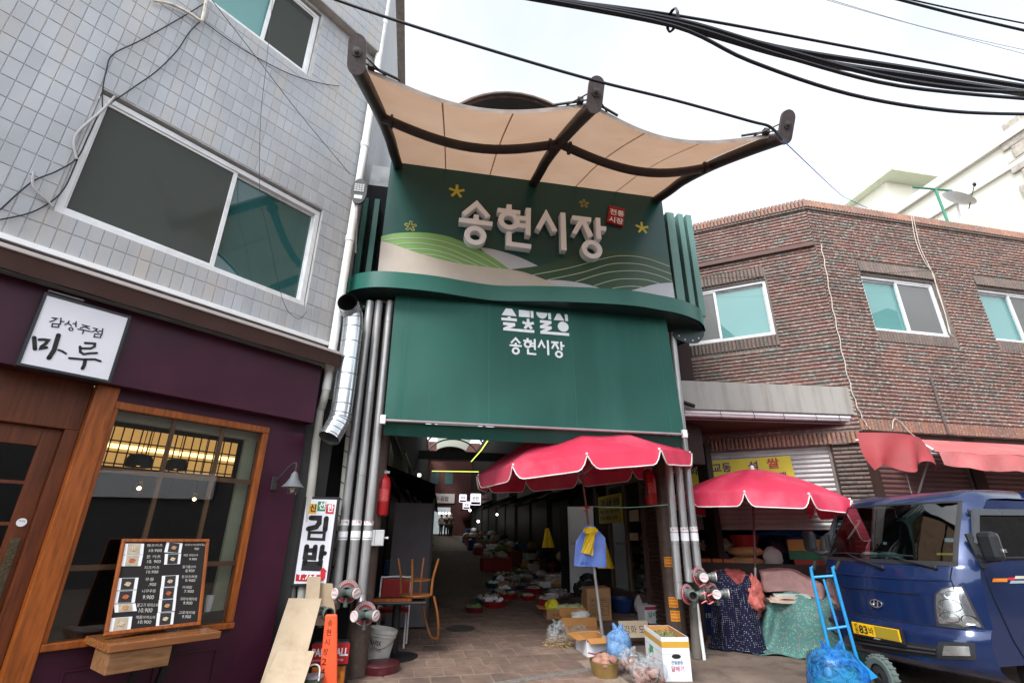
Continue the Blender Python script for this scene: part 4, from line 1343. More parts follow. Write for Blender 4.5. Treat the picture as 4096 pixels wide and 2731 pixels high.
def standpipe(label, pts, r, num, label_pts, elbow, conn, yaw=0, one_open=None):
 """pts: local FG points top to bottom; elbow: bend points to the connection"""
 t = thing('standpipe', label, 'pipe', FG.mat(), 'fire standpipes on the gate', z0=0)
 path = [Vector(p) for p in pts] + [Vector(p) for p in elbow]
 mb = MB(); mb.tube(smooth_path(path, 4), r, 16); part('pipe', mb, M_STEEL, t, smooth=True)
 for z in label_pts[2]:
  a, b = pts[0], pts[-1]
  k = (z - a[2]) / (b[2] - a[2])
  c = Vector(a).lerp(Vector(b), k)
  mb = MB(); mb.lathe([(r + .001, -.006), (r + .005, -.004), (r + .005, .004), (r + .001, .006)], 18, c); part('coupling', mb, M_STEEL, t)
 zt_, zb_ = label_pts[0]
 a, b = Vector(pts[0]), Vector(pts[-1])
 def at(z): return a.lerp(b, (z - a.z) / (b.z - a.z))
 def wrap(name, z0, z1, m, o=.0015):
  mb = MB(); c0_, c1_ = at(z0), at(z1)
  mb.grid(lambda u, v: tuple(c0_.lerp(c1_, v) + Vector(((r + o) * math.sin((u - .5) * 3.4), -(r + o) * math.cos((u - .5) * 3.4), 0))), 14, 1)
  return part(name, mb, m, t, smooth=True)
 wrap('zone_label', zb_, zt_, M_PAPER)
 z2t, z2b = label_pts[1]
 wrap('paper_wrap', z2b, z2t, M_PAPER)
 mb = MB(); text_mb(mb, num + '구역', -.045, 0, .038, 0, 0, bold=.01, fit=.09)
 c = at(zb_ + .005)
 mb.v = [(c.x + (r + .003) * math.sin(v[0] / r), c.y - (r + .003) * math.cos(v[0] / r), c.z + .008 + v[2]) for v in mb.v]
 part('lettering', mb, mat('label_red', (0.35, 0.02, 0.03), .6), t)
 siamese(t, conn, yaw, one_open)
 return t
YP = -.14
def fp(px, py, y=YP):
 return FG.on(px, py, y)
rP = .052
for (num, top, b, lab, wr, el, cn, op, yw, coup) in (
 ('2', (1481, 1207), (1352, 2300), (2078, 2100), (2124, 2158), [(1346, 2385), (1330, 2420), (1305, 2432)], (1292, 2445), 1, -.25, [2150, 1500]),
 ('1', (1517, 1207), (1407, 2290), (2080, 2100), (2122, 2158), [(1402, 2330), (1402, 2352)], (1388, 2366), None, 0.0, [2150, 1572, 1900]),
 ('3', (1561, 1207), (1456, 2290), (2083, 2100), (2122, 2158), [(1446, 2385), (1447, 2415)], (1460, 2455), None, .1, [2150, 1290])):
 A, B = fp(*top), fp(*b)
 if num == '1': A.y = B.y = YP
 zz = lambda py: fp(b[0] + (top[0] - b[0]) * (py - b[1]) / (top[1] - b[1]), py).z
 e_ = [fp(p[0], p[1], YP - (.02 + .07 * k / len(el)) ) for k, p in enumerate(el)]
 c_ = fp(cn[0], cn[1], YP - .16)
 t = standpipe({'2': 'grey standpipe marked 2 with one open outlet, next to the purple wall', '1': 'grey standpipe marked 1 ending in a twin connection highest on the left gate post', '3': 'grey standpipe marked 3 beside the lane, twin outlets capped'}[num],
    [tuple(A), tuple(B)], rP, num, ((zz(lab[0]), zz(lab[1])), (zz(wr[0]), zz(wr[1])), [zz(q) for q in coup]), [tuple(p) for p in e_], c_, yw, op)
for (num, top, b, lab, wr, el, cn, op, yw, coup, yy) in (
 ('6', (2632, 1330), (2710, 2300), (2108, 2126), (2130, 2162), [(2716, 2340), (2738, 2366)], (2765, 2376), -1, .45, [2172, 2322], .05),
 ('4', (2660, 1330), (2748, 2235), (2108, 2126), (2130, 2162), [(2756, 2280), (2780, 2300)], (2812, 2304), None, .35, [2172, 2255], .05),
 ('5', (2688, 1330), (2786, 2225), (2106, 2124), (2130, 2162), [(2800, 2330), (2830, 2362)], (2862, 2370), None, .35, [2172], .09)):
 A, B = fp(*top, yy), fp(*b, yy)
 zz = lambda py: fp(b[0] + (top[0] - b[0]) * (py - b[1]) / (top[1] - b[1]), py, yy).z
 e_ = [fp(p[0], p[1], yy - .01) for p in el]
 c_ = fp(cn[0], cn[1], yy - .08)
 t = standpipe({'6': 'grey standpipe marked 6 with an open outlet, nearest the stickered post', '4': 'grey standpipe marked 4 whose twin connection sits highest on the right', '5': 'grey standpipe marked 5 on the outside of the right gate post'}[num],
    [tuple(A), tuple(B)], rP, num, ((zz(lab[0]), zz(lab[1])), (zz(wr[0]), zz(wr[1])), [zz(q) for q in coup]), [tuple(p) for p in e_], c_, yw, op)
 if num == '6':
  mb = MB()
  for k in range(3):
   p0 = c_ + Vector((.07, -.1, .09 - k * .09)); mb.tube(smooth_path([p0, p0 + Vector((.05, -.03, .03)), p0 + Vector((.10, .02, -.01)), p0 + Vector((.16, -.01, .02))], 4), .008, 6)
  part('safety_tape', mb, mat('red_white_tape', (0.55, 0.16, 0.15), .5, var=.6, vs=40), t)
a, b = FG.on(2770, 2318, .25), FG.g(2788, 2632)
mb = MB(); mb.tube([a, b], .062, 16); mb.lathe([(.064, 0), (.066, .03), (.064, .06)], 16, a.lerp(b, .1))
single('short_pole', mb, mat('weathered_pole', (0.13, 0.115, 0.10), .6, metal=.2, var=.2, vs=6), 'short weathered grey pole standing below the right standpipes', 'pole', FG.mat(), smooth=True)
a, b = FG.on(2788, 2412, .2), FG.g(2818, 2638)
mb = MB(); mb.tube([a, b], .021, 12)
single('plastic_pipe', mb, M_PVC, 'thin dirty white plastic pipe leaning against the short grey pole', 'pipe', FG.mat(), smooth=True)
# ================================================================== brick building on the right
def islandmat(name, cols, rough=.75, weather=None, bump=.25):
 """each brick takes its own colour from the list; optional pale weathering blotches"""
 m = bpy.data.materials.new(name); m.use_nodes = True
 t = m.node_tree; b = t.nodes['Principled BSDF']; b.inputs['Roughness'].default_value = rough
 N, Lk = t.nodes.new, t.links.new
 g = N('ShaderNodeNewGeometry'); r = N('ShaderNodeValToRGB'); r.color_ramp.interpolation = 'CONSTANT'
 while len(r.color_ramp.elements) < len(cols): r.color_ramp.elements.new(.5)
 for i, c in enumerate(cols):
  r.color_ramp.elements[i].position = i / len(cols); r.color_ramp.elements[i].color = tuple(c) + (1,)
 Lk(g.outputs['Random Per Island'], r.inputs[0])
 tcn = N('ShaderNodeTexCoord'); n = N('ShaderNodeTexNoise'); n.inputs['Scale'].default_value = 1.1; n.inputs['Detail'].default_value = 6
 Lk(tcn.outputs['Object'], n.inputs['Vector'])
 r2 = N('ShaderNodeValToRGB'); r2.color_ramp.elements[0].position = .35; r2.color_ramp.elements[0].color = (.74, .72, .71, 1); r2.color_ramp.elements[1].position = .65; r2.color_ramp.elements[1].color = (1.12, 1.08, 1.05, 1)
 Lk(n.outputs['Fac'], r2.inputs[0])
 mx_ = N('ShaderNodeMix'); mx_.data_type = 'RGBA'; mx_.blend_type = 'MULTIPLY'; mx_.inputs[0].default_value = 1
 Lk(r.outputs[0], mx_.inputs[6]); Lk(r2.outputs[0], mx_.inputs[7])
 out = mx_.outputs[2]
 n3 = N('ShaderNodeTexNoise'); n3.inputs['Scale'].default_value = 22; n3.inputs['Detail'].default_value = 8
 mpp = N('ShaderNodeMapping'); mpp.inputs['Scale'].default_value = (1, 1, 1.6)
 Lk(tcn.outputs['Object'], mpp.inputs[0]); Lk(mpp.outputs[0], n3.inputs['Vector'])
 if weather:
  wc, wa = weather
  r3 = N('ShaderNodeValToRGB'); r3.color_ramp.elements[0].position = .5; r3.color_ramp.elements[0].color = (0, 0, 0, 1); r3.color_ramp.elements[1].position = .68; r3.color_ramp.elements[1].color = (wa, wa, wa, 1)
  Lk(n3.outputs['Fac'], r3.inputs[0])
  m3 = N('ShaderNodeMix'); m3.data_type = 'RGBA'; Lk(r3.outputs[0], m3.inputs[0]); Lk(out, m3.inputs[6]); m3.inputs[7].default_value = tuple(wc) + (1,)
  out = m3.outputs[2]
 Lk(out, b.inputs['Base Color'])
 bp = N('ShaderNodeBump'); bp.inputs['Strength'].default_value = bump; bp.inputs['Distance'].default_value = .01
 Lk(n3.outputs['Fac'], bp.inputs['Height']); Lk(bp.outputs[0], b.inputs['Normal'])
 return m
RED, BRN, DRK = (0.2, 0.0968, 0.0825), (0.158, 0.105, 0.088), (0.121, 0.11, 0.099)
M_BRA = islandmat('clay_brick_lane_side', [RED, (0.177, 0.088, 0.077), BRN, RED, (0.167, 0.116, 0.099), (0.186, 0.099, 0.0858), DRK, (0.158, 0.0935, 0.0825)], weather=((0.335, 0.341, 0.308), .65))
M_BRB = islandmat('clay_brick_street_side', [(0.223, 0.11, 0.0902), (0.205, 0.105, 0.088), (0.186, 0.116, 0.099), (0.233, 0.121, 0.0935), (0.158, 0.121, 0.11), (0.214, 0.108, 0.0902), (0.177, 0.11, 0.099), (0.14, 0.116, 0.105)], weather=((0.428, 0.44, 0.396), .85))
M_SOLD = islandmat('soldier_brick', [(0.14, 0.099, 0.0858), (0.126, 0.0935, 0.0825), (0.149, 0.108, 0.0935), (0.116, 0.0935, 0.0836)], weather=((0.205, 0.198, 0.176), .4))
M_SOLR = islandmat('red_soldier_brick', [(0.233, 0.11, 0.077), (0.205, 0.099, 0.0792), (0.186, 0.105, 0.077), (0.251, 0.121, 0.077)], weather=((0.316, 0.308, 0.264), .4))
M_MORT = mat('old_mortar', (0.16, 0.135, 0.12), .95, var=.2, vs=10)
bb = thing('brick_building', 'two-storey brick building with ribbed half-round brick courses and a coping of red tiles', 'building', FA.mat(), z0=0)
def b2a(x, y, z):
 return tuple(FA.l(FB.w(x, y, z)))
BH = .066
def halfround(mb, a, b, r, out, seg=5):
 """half-round stick from a to b bulging towards out"""
 a, b, out = Vector(a), Vector(b), Vector(out)
 t = (b - a).normalized(); s = t.cross(out)
 vs = []
 for e in (a, b):
  for k in range(seg + 1):
   an = math.pi * k / seg
   vs.append(e + s * (r * math.cos(an)) + out * (r * .95 * math.sin(an)))
 n = seg + 1
 fs = [(k, k + 1, n + k + 1, n + k) for k in range(seg)] + [tuple(range(n - 1, -1, -1)), tuple(range(n, 2 * n))]
 mb.add(vs, fs)
def courses(mb, tf, x0, x1, z0, z1, holes, out, L=.225):
 j = 0
 z = z0 + BH / 2
 while z < z1:
  spans = [(x0, x1)]
  for (a, b, c, d) in holes:
   if c - .01 < z < d + .01:
    ns = []
    for (p, q) in spans:
     if b <= p or a >= q: ns.append((p, q)); continue
     if a > p: ns.append((p, a))
     if b < q: ns.append((b, q))
    spans = ns
  for (p, q) in spans:
   x = math.floor((p - (L / 2 if j % 2 else 0)) / L) * L + (L / 2 if j % 2 else 0)
   while x < q:
    e0, e1 = max(p, x + .004), min(q, x + L - .004)
    if e1 - e0 > .02:
     dz = random.uniform(-.002, .002); dy = random.uniform(-.003, .003)
     halfround(mb, tf(e0, dy, z + dz), tf(e1, dy, z + dz + random.uniform(-.0015, .0015)), .029, out)
    x += L
  z += BH
  j += 1
def soldiers(mb, tf, x0, x1, z0, z1, out, y=0.0, lean=0.0):
 x = x0 + .033
 while x < x1:
  halfround(mb, tf(x, y, z0), tf(x, y + lean, z1), .030, out)
  x += BH
idA = lambda x, y, z: (x, y, z)
outA = Vector((0, -1, 0)); outB = Vector(b2a(0, -1, 0)) - Vector(b2a(0, 0, 0))
AX0, BX1 = -3.6, 7.6
w1 = (-2.60, -0.905, 5.085, 6.20); w2 = (0.84, 2.47, 5.09, 6.20); w3 = (3.50, 5.13, 5.13, 6.22)
core = MB()
wall_mb(core, AX0, 0, 3.27, 7.7, [w1], 0.0, .16)
tmp = MB(); wall_mb(tmp, 0, BX1, 3.27, 7.7, [w2, w3], 0.0, .16)
core.add([b2a(*v) for v in tmp.v], tmp.f)
core.add([(AX0, 0, 7.7), (0, 0, 7.7), b2a(BX1, 0, 7.7), b2a(BX1, 5, 7.7), (AX0, 4, 7.7)], [(0, 1, 2, 3, 4)])
core.add([(AX0, 0, 3.27), (0, 0, 3.27), b2a(BX1, 0, 3.27), b2a(BX1, .5, 3.27), (-.2, .5, 3.27), (AX0, .5, 3.27)], [(0, 1, 2, 3, 4, 5)])
part('wall', core, M_MORT, bb)
mb = MB(); courses(mb, idA, -3.0, -.002, 3.30, 7.52, [(w1[0] - .05, w1[1] + .03, 4.86, 6.47)], outA); part('brick_courses', mb, M_BRA, bb, smooth=True, kind='stuff', ang=50)
mb = MB(); courses(mb, lambda x, y, z: b2a(x, y, z), .002, 6.2, 3.48, 7.52, [(w2[0] - .02, w2[1] + .12, 4.88, 6.48), (w3[0] - .02, w3[1] + .12, 4.92, 6.50)], outB); part('brick_courses', mb, M_BRB, bb, smooth=True, kind='stuff', ang=50)
mb = MB()
soldiers(mb, idA, w1[0] - .03, w1[1] + .02, 6.25, 6.46, outA, -.02, .0); soldiers(mb, idA, w1[0] - .05, w1[1] + .03, 4.87, 5.07, outA, -.005)
for w in (w2, w3):
 soldiers(mb, lambda x, y, z: b2a(x, y, z), w[0], w[1] + .10, w[3] + .06, w[3] + .27, outB, -.03, .02); soldiers(mb, lambda x, y, z: b2a(x, y, z), w[0], w[1] + .10, w[2] - .21, w[2] - .01, outB, -.005)
part('soldier_course', mb, M_SOLD, bb, smooth=True, kind='stuff', ang=50)
mb = MB()
soldiers(mb, lambda x, y, z: b2a(x, y, z), 0, 6.2, 3.285, 3.47, outB, -.01); soldiers(mb, idA, -3.0, 0, 3.09, 3.27, outA, -.01)
part('base_course', mb, M_SOLR, bb, smooth=True, kind='stuff', ang=50)
mb = MB()
soldiers(mb, idA, -3.0, .03, 7.53, 7.73, outA, -.06, .05); soldiers(mb, lambda x, y, z: b2a(x, y, z), -.02, 6.2, 7.53, 7.72, outB, -.06, .05)
part('coping', mb, M_SOLR, bb, smooth=True, kind='stuff', ang=50)
mb = MB(); mb.box(-3.0, 0.03, -.06, 0, 7.49, 7.535); tmp = MB().box(0, 6.2, -.06, 0, 7.488, 7.533); mb.add([b2a(*v) for v in tmp.v], tmp.f)
part('coping_shelf', mb, M_MORT, bb)
mb = MB(); mb.box(-2.9, -.01, -.085, -.01, 6.68, 6.74); mb.box(-2.9, -.01, -.085, -.075, 6.74, 6.76)
part('drip_rail', mb, mat('rusty_rail', (0.10, 0.05, 0.042), .6, var=.2), bb)
window(bb, w1[0], w1[1], w1[2], w1[3], .03, 'L', .46, .055, deep=.45, gl=(M_GGREY2, M_GTEAL2), room=(mat('bright_room', (0.25, 0.32, 0.32), .9), mat('aqua_blind', (0.20, 0.50, 0.48), .8, var=.08, vs=1.5)))
ba = Matrix(FA.mat()).inverted() @ FB.mat()
for w, sd in ((w2, 'R'), (w3, 'R')):
 o = window(bb, w[0], w[1], w[2], w[3], .03, sd, .5, .05, deep=.45, gl=(M_GGREY2, M_GTEAL2), room=(mat('bright_room', (0.25, 0.32, 0.32), .9), mat('aqua_blind_2', (0.26, 0.56, 0.54), .8, var=.08, vs=1.5)))
 o.matrix_local = ba
M_PIER = mat('dark_brown_pier', (0.045, 0.022, 0.017), .7, var=.2)
gA, gB = FA.gz(-1, 0) - .1, FA.gz(0, 0) - .1
mb = MB()
mb.box(-.46, -.02, .06, .30, gA, 3.09)
mb.box(AX0, -2.72, .06, .30, gA, 3.09)
mb.box(AX0, -.02, .06, .30, 3.22, 3.27)
tmp = MB().box(.02, .20, .06, .30, gB, 3.27).box(2.02, 2.26, .05, .30, gB, 3.27).box(4.6, 4.9, .05, .30, gB, 3.27).box(.02, BX1, .05, .3, 3.16, 3.27)
mb.add([b2a(*v) for v in tmp.v], tmp.f)
part('pier', mb, M_PIER, bb)
mb = MB(); courses(mb, idA, -.44, -.03, 1.0, 3.05, [], outA); mb.v = [(v[0], v[1] + .055, v[2]) for v in mb.v]
part('pier_bricks', mb, M_SOLD, bb, smooth=True, kind='stuff', ang=50)
mb = MB()                                  # shop room behind the half-open shutter
for q in ([(-2.75, .32, gA), (-.4, .32, gA), (-.4, 2.2, gA), (-2.75, 2.2, gA)], [(-2.75, 2.2, gA), (-.4, 2.2, gA), (-.4, 2.2, 3.2), (-2.75, 2.2, 3.2)],
   [(-2.75, .3, gA), (-2.75, 2.2, gA), (-2.75, 2.2, 3.2), (-2.75, .3, 3.2)], [(-.4, .3, gA), (-.4, 2.2, gA), (-.4, 2.2, 3.2), (-.4, .3, 3.2)], [(-2.75, .3, 3.2), (-.4, .3, 3.2), (-.4, 2.2, 3.2), (-2.75, 2.2, 3.2)]):
 mb.quad(q)
part('shop_room', mb, mat('dim_shop', (0.07, 0.08, 0.09), .9), bb)
M_SHUT = mat('grey_shutter', (0.33, 0.32, 0.315), .45, metal=.25, var=.1, vs=3, dirt=((0.18, 0.15, 0.14), 2.0, .5))
M_SHUT2 = mat('pinkish_brown_shutter', (0.17, 0.085, 0.08), .5, metal=.15, var=.12, vs=3)
def slat_mesh(L, m):
 mb = MB(); h = .0745
 prof = [(0, 0), (.0, .006), (-.012, .014), (-.016, .035), (-.012, .056), (0, .066), (0, h)]
 mb.add([(x, p[0], p[1]) for x in (0, L) for p in prof], [(i, i + 1, 7 + i + 1, 7 + i) for i in range(6)])
 return mb.mesh('slat', m, True, 60)
def shutter(label, F, x0, x1, y, z0, z1, m, extra=None):
 t = thing('roller_shutter', label, 'shutter', F.mat(x0, y, z0))
 me = slat_mesh(x1 - x0, m)
 n = int((z1 - z0) / .0745)
 for i in range(n):
  o = bpy.data.objects.new('slat', me); COL.objects.link(o); o.parent = t
  o.location = (random.uniform(-.002, .002), random.uniform(-.002, .002), .03 + i * .0745)
 mb = MB(); mb.box(0, x1 - x0, -.02, .02, 0, .035); part('bottom_bar', mb, m, t)
 mb = MB(); mb.box(-.05, 0, -.03, .04, -(z0 - gA) if extra else 0, z1 - z0); part('guide_rail', mb, M_DARK, t)
 mb = MB(); mb.box(x1 - x0, x1 - x0 + .05, -.03, .04, -(z0 - gA) if extra else 0, z1 - z0); part('guide_rail', mb, mat('rail_grey', (0.16, 0.14, 0.13), .6), t)
 return t
shutter('half-raised grey roller shutter with a yellow rice banner hung on it', FA, -2.70, -.50, .12, 1.80, 3.24, M_SHUT, True)
shutter('lowered pinkish-brown roller shutter behind the blue truck, under the pink awning', FB, .25, 1.98, .12, gB + .1, 3.16, M_SHUT2)
shutter('lowered pinkish-brown roller shutter right of the dark pier, mostly behind the truck cab', FB, 2.30, 4.56, .12, gB + .1, 3.16, M_SHUT2)
cs = [FA.xz(2700, 1852, .05), FA.xz(3160, 1820, .05), FA.xz(3182, 1912, .05), FA.xz(2704, 1952, .05)]
yb = thing('rice_banner', 'yellow vinyl banner with purple and red lettering on the raised shutter', 'banner', FA.mat(), z0=0)
mb = MB()
def yq(u, v):
 a = (cs[0][0] + (cs[1][0] - cs[0][0]) * u, cs[0][1] + (cs[1][1] - cs[0][1]) * u); b = (cs[3][0] + (cs[2][0] - cs[3][0]) * u, cs[3][1] + (cs[2][1] - cs[3][1]) * u)
 return (a[0] + (b[0] - a[0]) * v, .085 + .004 * math.sin(u * 20), a[1] + (b[1] - a[1]) * v)
mb.grid(yq, 24, 4); yc = part('vinyl', mb, mat('yellow_vinyl', (0.52, 0.42, 0.03), .5, var=.06), yb, smooth=True)
ang_ = math.atan2(cs[1][1] - cs[0][1], cs[1][0] - cs[0][0])
for (s_, u, v, sz_, f, c_) in (('강화', .05, .52, .155, .30, 'p'), ('교동', .34, .50, .155, .30, 'p'), ('섬', .645, .52, .155, .15, 'p'), ('쌀', .80, .50, .17, .19, 'r'), ('전문', .60, .96, .10, .20, 'p'), ('판매', .82, .93, .10, .22, 'p')):
 q = yq(u, v); mb = MB(); text_mb(mb, s_, q[0], q[2], sz_, q[1] - .006, .002, bold=.025, fit=f, rot=ang_)
 part('lettering', mb, mat('banner_purple', (0.06, 0.02, 0.10), .5) if c_ == 'p' else mat('banner_red', (0.35, 0.03, 0.03), .5), yc)
hd = thing('shop_hood', 'stained grey sheet-metal hood with white gutter above the half-raised shutter', 'hood', FH.mat(), z0=0)
def a2h(x, y, z): return tuple(FH.l(FA.w(x, y, z)))
mb = MB()
L0 = a2h(-3.2, 0, 0)
pts = [(-2.95, 0), (.05, 0), (.05, .06), (L0[0], L0[1])]
mb.hprism([(p[0], p[1]) for p in pts], 3.53, 3.99)
part('fascia', mb, mat('stained_sheet_metal', (0.30, 0.285, 0.265), .5, var=.10, vs=1.4, dirt=((0.17, 0.14, 0.115), 2.2, .75, (2.6, 1, .25))), hd, bev=.006)
mb = MB()
prof = [(.03, 3.53), (.0, 3.525), (-.02, 3.50), (-.02, 3.475), (.0, 3.465), (.005, 3.44), (.03, 3.425), (.12, 3.425)]
mb.add([(x, p[0] + .04, p[1]) for x in (-2.88, -.10) for p in prof], [(i, i + 1, 8 + i + 1, 8 + i) for i in range(7)] + [tuple(range(7, -1, -1)), tuple(range(8, 16))])
part('gutter', mb, mat('white_gutter', (0.60, 0.57, 0.59), .35, var=.04), hd, smooth=True)
mb = MB()
for xx in (-2.3, -1.75, -1.25, -.7, -.3):
 mb.tube([(xx, .035, 3.545), (xx - .01, .012, 3.50), (xx + .01, .03, 3.42), (xx, .08, 3.415)], .004, 5)
part('gutter_hanger', mb, M_DARK, hd, kind='stuff')
mb = MB(); mb.hprism([(-2.88, .08), (-.08, .08), (-.05, .10), (L0[0] + .1, L0[1] - .02)], 3.38, 3.40)
part('soffit', mb, mat('maroon_soffit', (0.06, 0.018, 0.02), .6), hd)
c = FH.on(2740, 1613, -.06)
t = thing('security_camera', 'small black bullet security camera on a white bracket beside the grey hood', 'camera', FH.mat(*c))
mb = MB(); mb.tube([(0, 0, 0), (.12, -.03, -.05)], .026, 12); mb.tube([(-.02, .0, .015), (.135, -.035, -.048)], .03, 12, caps=False); part('housing', mb, M_BLACK, t, smooth=True)
mb = MB(); mb.tube([(0, 0, 0), (-.03, .02, .03), (-.03, .06, .04)], .012, 8); mb.lathe([(.03, 0), (.03, .015), (0, .015)], 12, (-.03, .05, .04), (0, 1, 0)); part('bracket', mb, M_WHITE, t, smooth=True)
M_PINK = mat('faded_pink_tarp', (0.44, 0.115, 0.115), .65, var=.14, vs=3, bump=.15, bs=9, dirt=((0.52, 0.25, 0.25), 2, .5))
M_PINKR = mat('red_tarp', (0.27, 0.035, 0.04), .6, var=.15, vs=3, bump=.15, bs=9)
aw2 = thing('pink_awning', 'faded pink tarpaulin awning with a torn end above the street shutters', 'awning', FB.mat(), z0=0)
mb = MB()
mb.grid(lambda u, v: (.52 + 5.0 * u - .12 * (1 - v) * (1 - u) ** 8 - .25 * v * (1 - u) ** 6, -.06 - .80 * v, 3.17 - .35 * v - .02 * math.sin(math.pi * v) + .012 * math.sin(u * 34) * v), 60, 8)
part('roof_sheet', mb, M_PINK, aw2, smooth=True)
mb = MB()
mb.grid(lambda u, v: (.30 + 5.2 * u, -.86 - .02 * v + .02 * math.sin(u * 45) * v, 2.82 + .01 * math.sin(u * 34) - (.24 + .012 * abs(math.sin(u * 40)) - .06 * (1 - u) ** 10) * v), 90, 4)
part('valance', mb, M_PINK, aw2, smooth=True)
mb = MB()
def rag(u, v):
 x = -.62 + .80 * u
 top = 3.12 - .10 * u
 low = 2.56 + .07 * math.sin(u * 11) + .06 * u
 return (x + .06 * math.sin(v * 3) * (u - .5), -.50 - .32 * math.sin(u * 2.2) - .10 * v + .05 * math.sin(u * 16 + v * 4) * v, top + (low - top) * v)
mb.grid(rag, 26, 10); part('torn_flap', mb, M_PINKR, aw2, smooth=True)
mb = MB(); mb.tube(smooth_path([(-.2, -.05, 3.10), (.05, -.35, 3.09), (.18, -.7, 2.97), (.22, -.86, 2.84)], 5), .017, 8); mb.tube([(.0, -.82, 2.80), (5.4, -.82, 2.80)], .015, 8)
part('frame_pipe', mb, mat('awning_pipe', (0.45, 0.47, 0.47), .4, metal=.3), aw2, smooth=True)
mb = MB(); mb.tube([(-.18, -.70, 2.52), (-.20, -.72, gB)], .006, 6); mb.tube([(.22, -.84, 2.86), (.02, -.05, 1.4)], .014, 6)
part('stay', mb, mat('stay_grey', (0.22, 0.20, 0.19), .6), aw2, smooth=True)
def cord(name, label, pts, F, r, m, k=6, cat='cable', wob=0.0, grp=None):
 P = smooth_path(pts, k)
 if wob:
  P = [p + Vector((wob * math.sin(i * 1.3), 0, wob * .3 * math.cos(i * 1.7))) for i, p in enumerate(P)]
 mb = MB(); mb.tube(P, r, 6)
 return single(name, mb, m, label, cat, F.mat(), grp, smooth=True)
M_CORD = mat('cream_cord', (0.50, 0.44, 0.38), .7, var=.1)
cord('braided_cord', 'twisted cream cord running down the brick corner', [tuple(FB.on(px, py, -.045)) for px, py in ((3283, 976), (3300, 1060), (3325, 1200), (3352, 1330), (3385, 1480), (3420, 1600), (3455, 1680), (3480, 1716))], FB, .008, M_CORD, 8, wob=.012)
cord('aerial_cord', 'pale aerial cord draped from the coping, entering the top corner of the aqua window', [tuple(FB.on(px, py, -.05 if py > 870 else -.09)) for px, py in ((3652, 862), (3680, 985), (3722, 1075), (3738, 1120), (3765, 1200), (3790, 1290), (3802, 1338))], FB, .007, M_CORD)
cord('aerial_cord', 'pale aerial cord draped from the coping, sagging more towards the brick corner', [tuple(FB.on(px, py, -.055 if py > 870 else -.09)) for px, py in ((3645, 862), (3662, 960), (3695, 1040), (3732, 1095), (3752, 1170), (3782, 1260), (3798, 1330), (3815, 1345))], FB, .007, M_CORD)
cord('awning_cord', 'pale cord looping from the red soldier course down to the pink awning', [tuple(FB.on(px, py, -.06)) for px, py in ((3570, 1715), (3575, 1678), (3600, 1685), (3640, 1730), (3690, 1762))], FB, .007, M_CORD)
mb = MB(); a, b = FB.on(3722, 1507, -.05), FB.on(3793, 1735, -.05); mb.bar(a, b, .035, .02, (0, 1, 0)); mb.bar(b, b + Vector((.12, -.02, .01)), .02, .015)
single('bracket_bar', mb, mat('old_bracket', (0.11, 0.09, 0.085), .6), 'dark steel bracket bar fixed to the street-side bricks', 'bracket', FB.mat())
cord('thin_wire', 'thin dark wire stretched across the brick upper storey', [tuple(FA.on(2700, 1118, -.3)), tuple(FA.on(3100, 1105, -.3)), tuple(FA.l(FB.w(*FB.on(3500, 1095, -.3)))), tuple(FA.l(FB.w(*FB.on(4096, 1056, -.3))))], FA, .0045, M_INK)
pb = FB.on(3790, 885, .5); pt_ = FB.on(3741, 757, .5)
t = thing('roof_aerial', 'green T-shaped aerial mast on the brick building roof', 'aerial', FB.mat(pb.x, .5, 7.7))
mb = MB(); mb.tube([(0, 0, 0), (pt_.x - pb.x, 0, pt_.z - 7.7)], .028, 10); part('mast', mb, mat('green_paint', (0.045, 0.21, 0.14), .45), t, smooth=True)
l_, r_ = FB.on(3652, 749, .5), FB.on(3806, 763, .5)
mb = MB(); mb.tube([(l_.x - pb.x, 0, l_.z - 7.7), (r_.x - pb.x, 0, r_.z - 7.7)], .024, 10); part('crossbar', mb, mat('green_paint', (0.045, 0.21, 0.14), .45), t, smooth=True)
dc = FB.on(3835, 795, .55)
t = thing('satellite_dish', 'white satellite dish with feed arm on the brick roof beside the green aerial', 'dish', FB.mat(dc.x, .55, 7.7))
ax = Vector((.35, -.55, .76)).normalized()
cz_ = dc.z - 7.7
mb = MB(); mb.lathe([(0, -.055), (.12, -.048), (.24, -.025), (.33, .012), (.335, .016), (.24, -.012), (.12, -.036), (0, -.043)], 28, (0, 0, cz_), ax); part('reflector', mb, M_WHITE, t, smooth=True)
mb = MB(); f_ = Vector((0, 0, cz_)) + ax * .36 + Vector((.10, -.05, -.03)); mb.tube([Vector((.1, -.05, cz_ - .30)), f_], .01, 8); part('feed_arm', mb, M_DARK, t)
mb = MB(); mb.ball(f_, .035, .035, .05); part('feed_head', mb, M_BLACK, t, smooth=True)
mb = MB(); mb.tube(smooth_path([(0, .06, cz_ - .08), (.02, .1, cz_ - .22), (-.10, .1, 0)], 5), .022, 8); part('stand', mb, mat('dish_stand', (0.5, 0.5, 0.5), .4), t, smooth=True)
cb = thing('cream_building', 'pale cream building with rough stone corner rising beyond the brick roof', 'building', FG.mat(), z0=0)
M_CREAM = mat('cream_render', (0.66, 0.64, 0.55), .8, var=.05, vs=1)
mb = MB(); mb.box(13.0, 17, -.25, 9, 0, 10.15); part('wall', mb, M_CREAM, cb)
mb = MB(); mb.box(12.90, 17.1, -.35, 9.1, 9.98, 10.20); mb.box(12.93, 13.0, -.25, 9, 9.32, 9.42); part('string_course', mb, mat('cream_trim', (0.68, 0.66, 0.60), .7, var=.04), cb)
M_STONE = mat('rough_stone', (0.40, 0.36, 0.31), .9, var=.25, vs=8, bump=.8, bs=14)
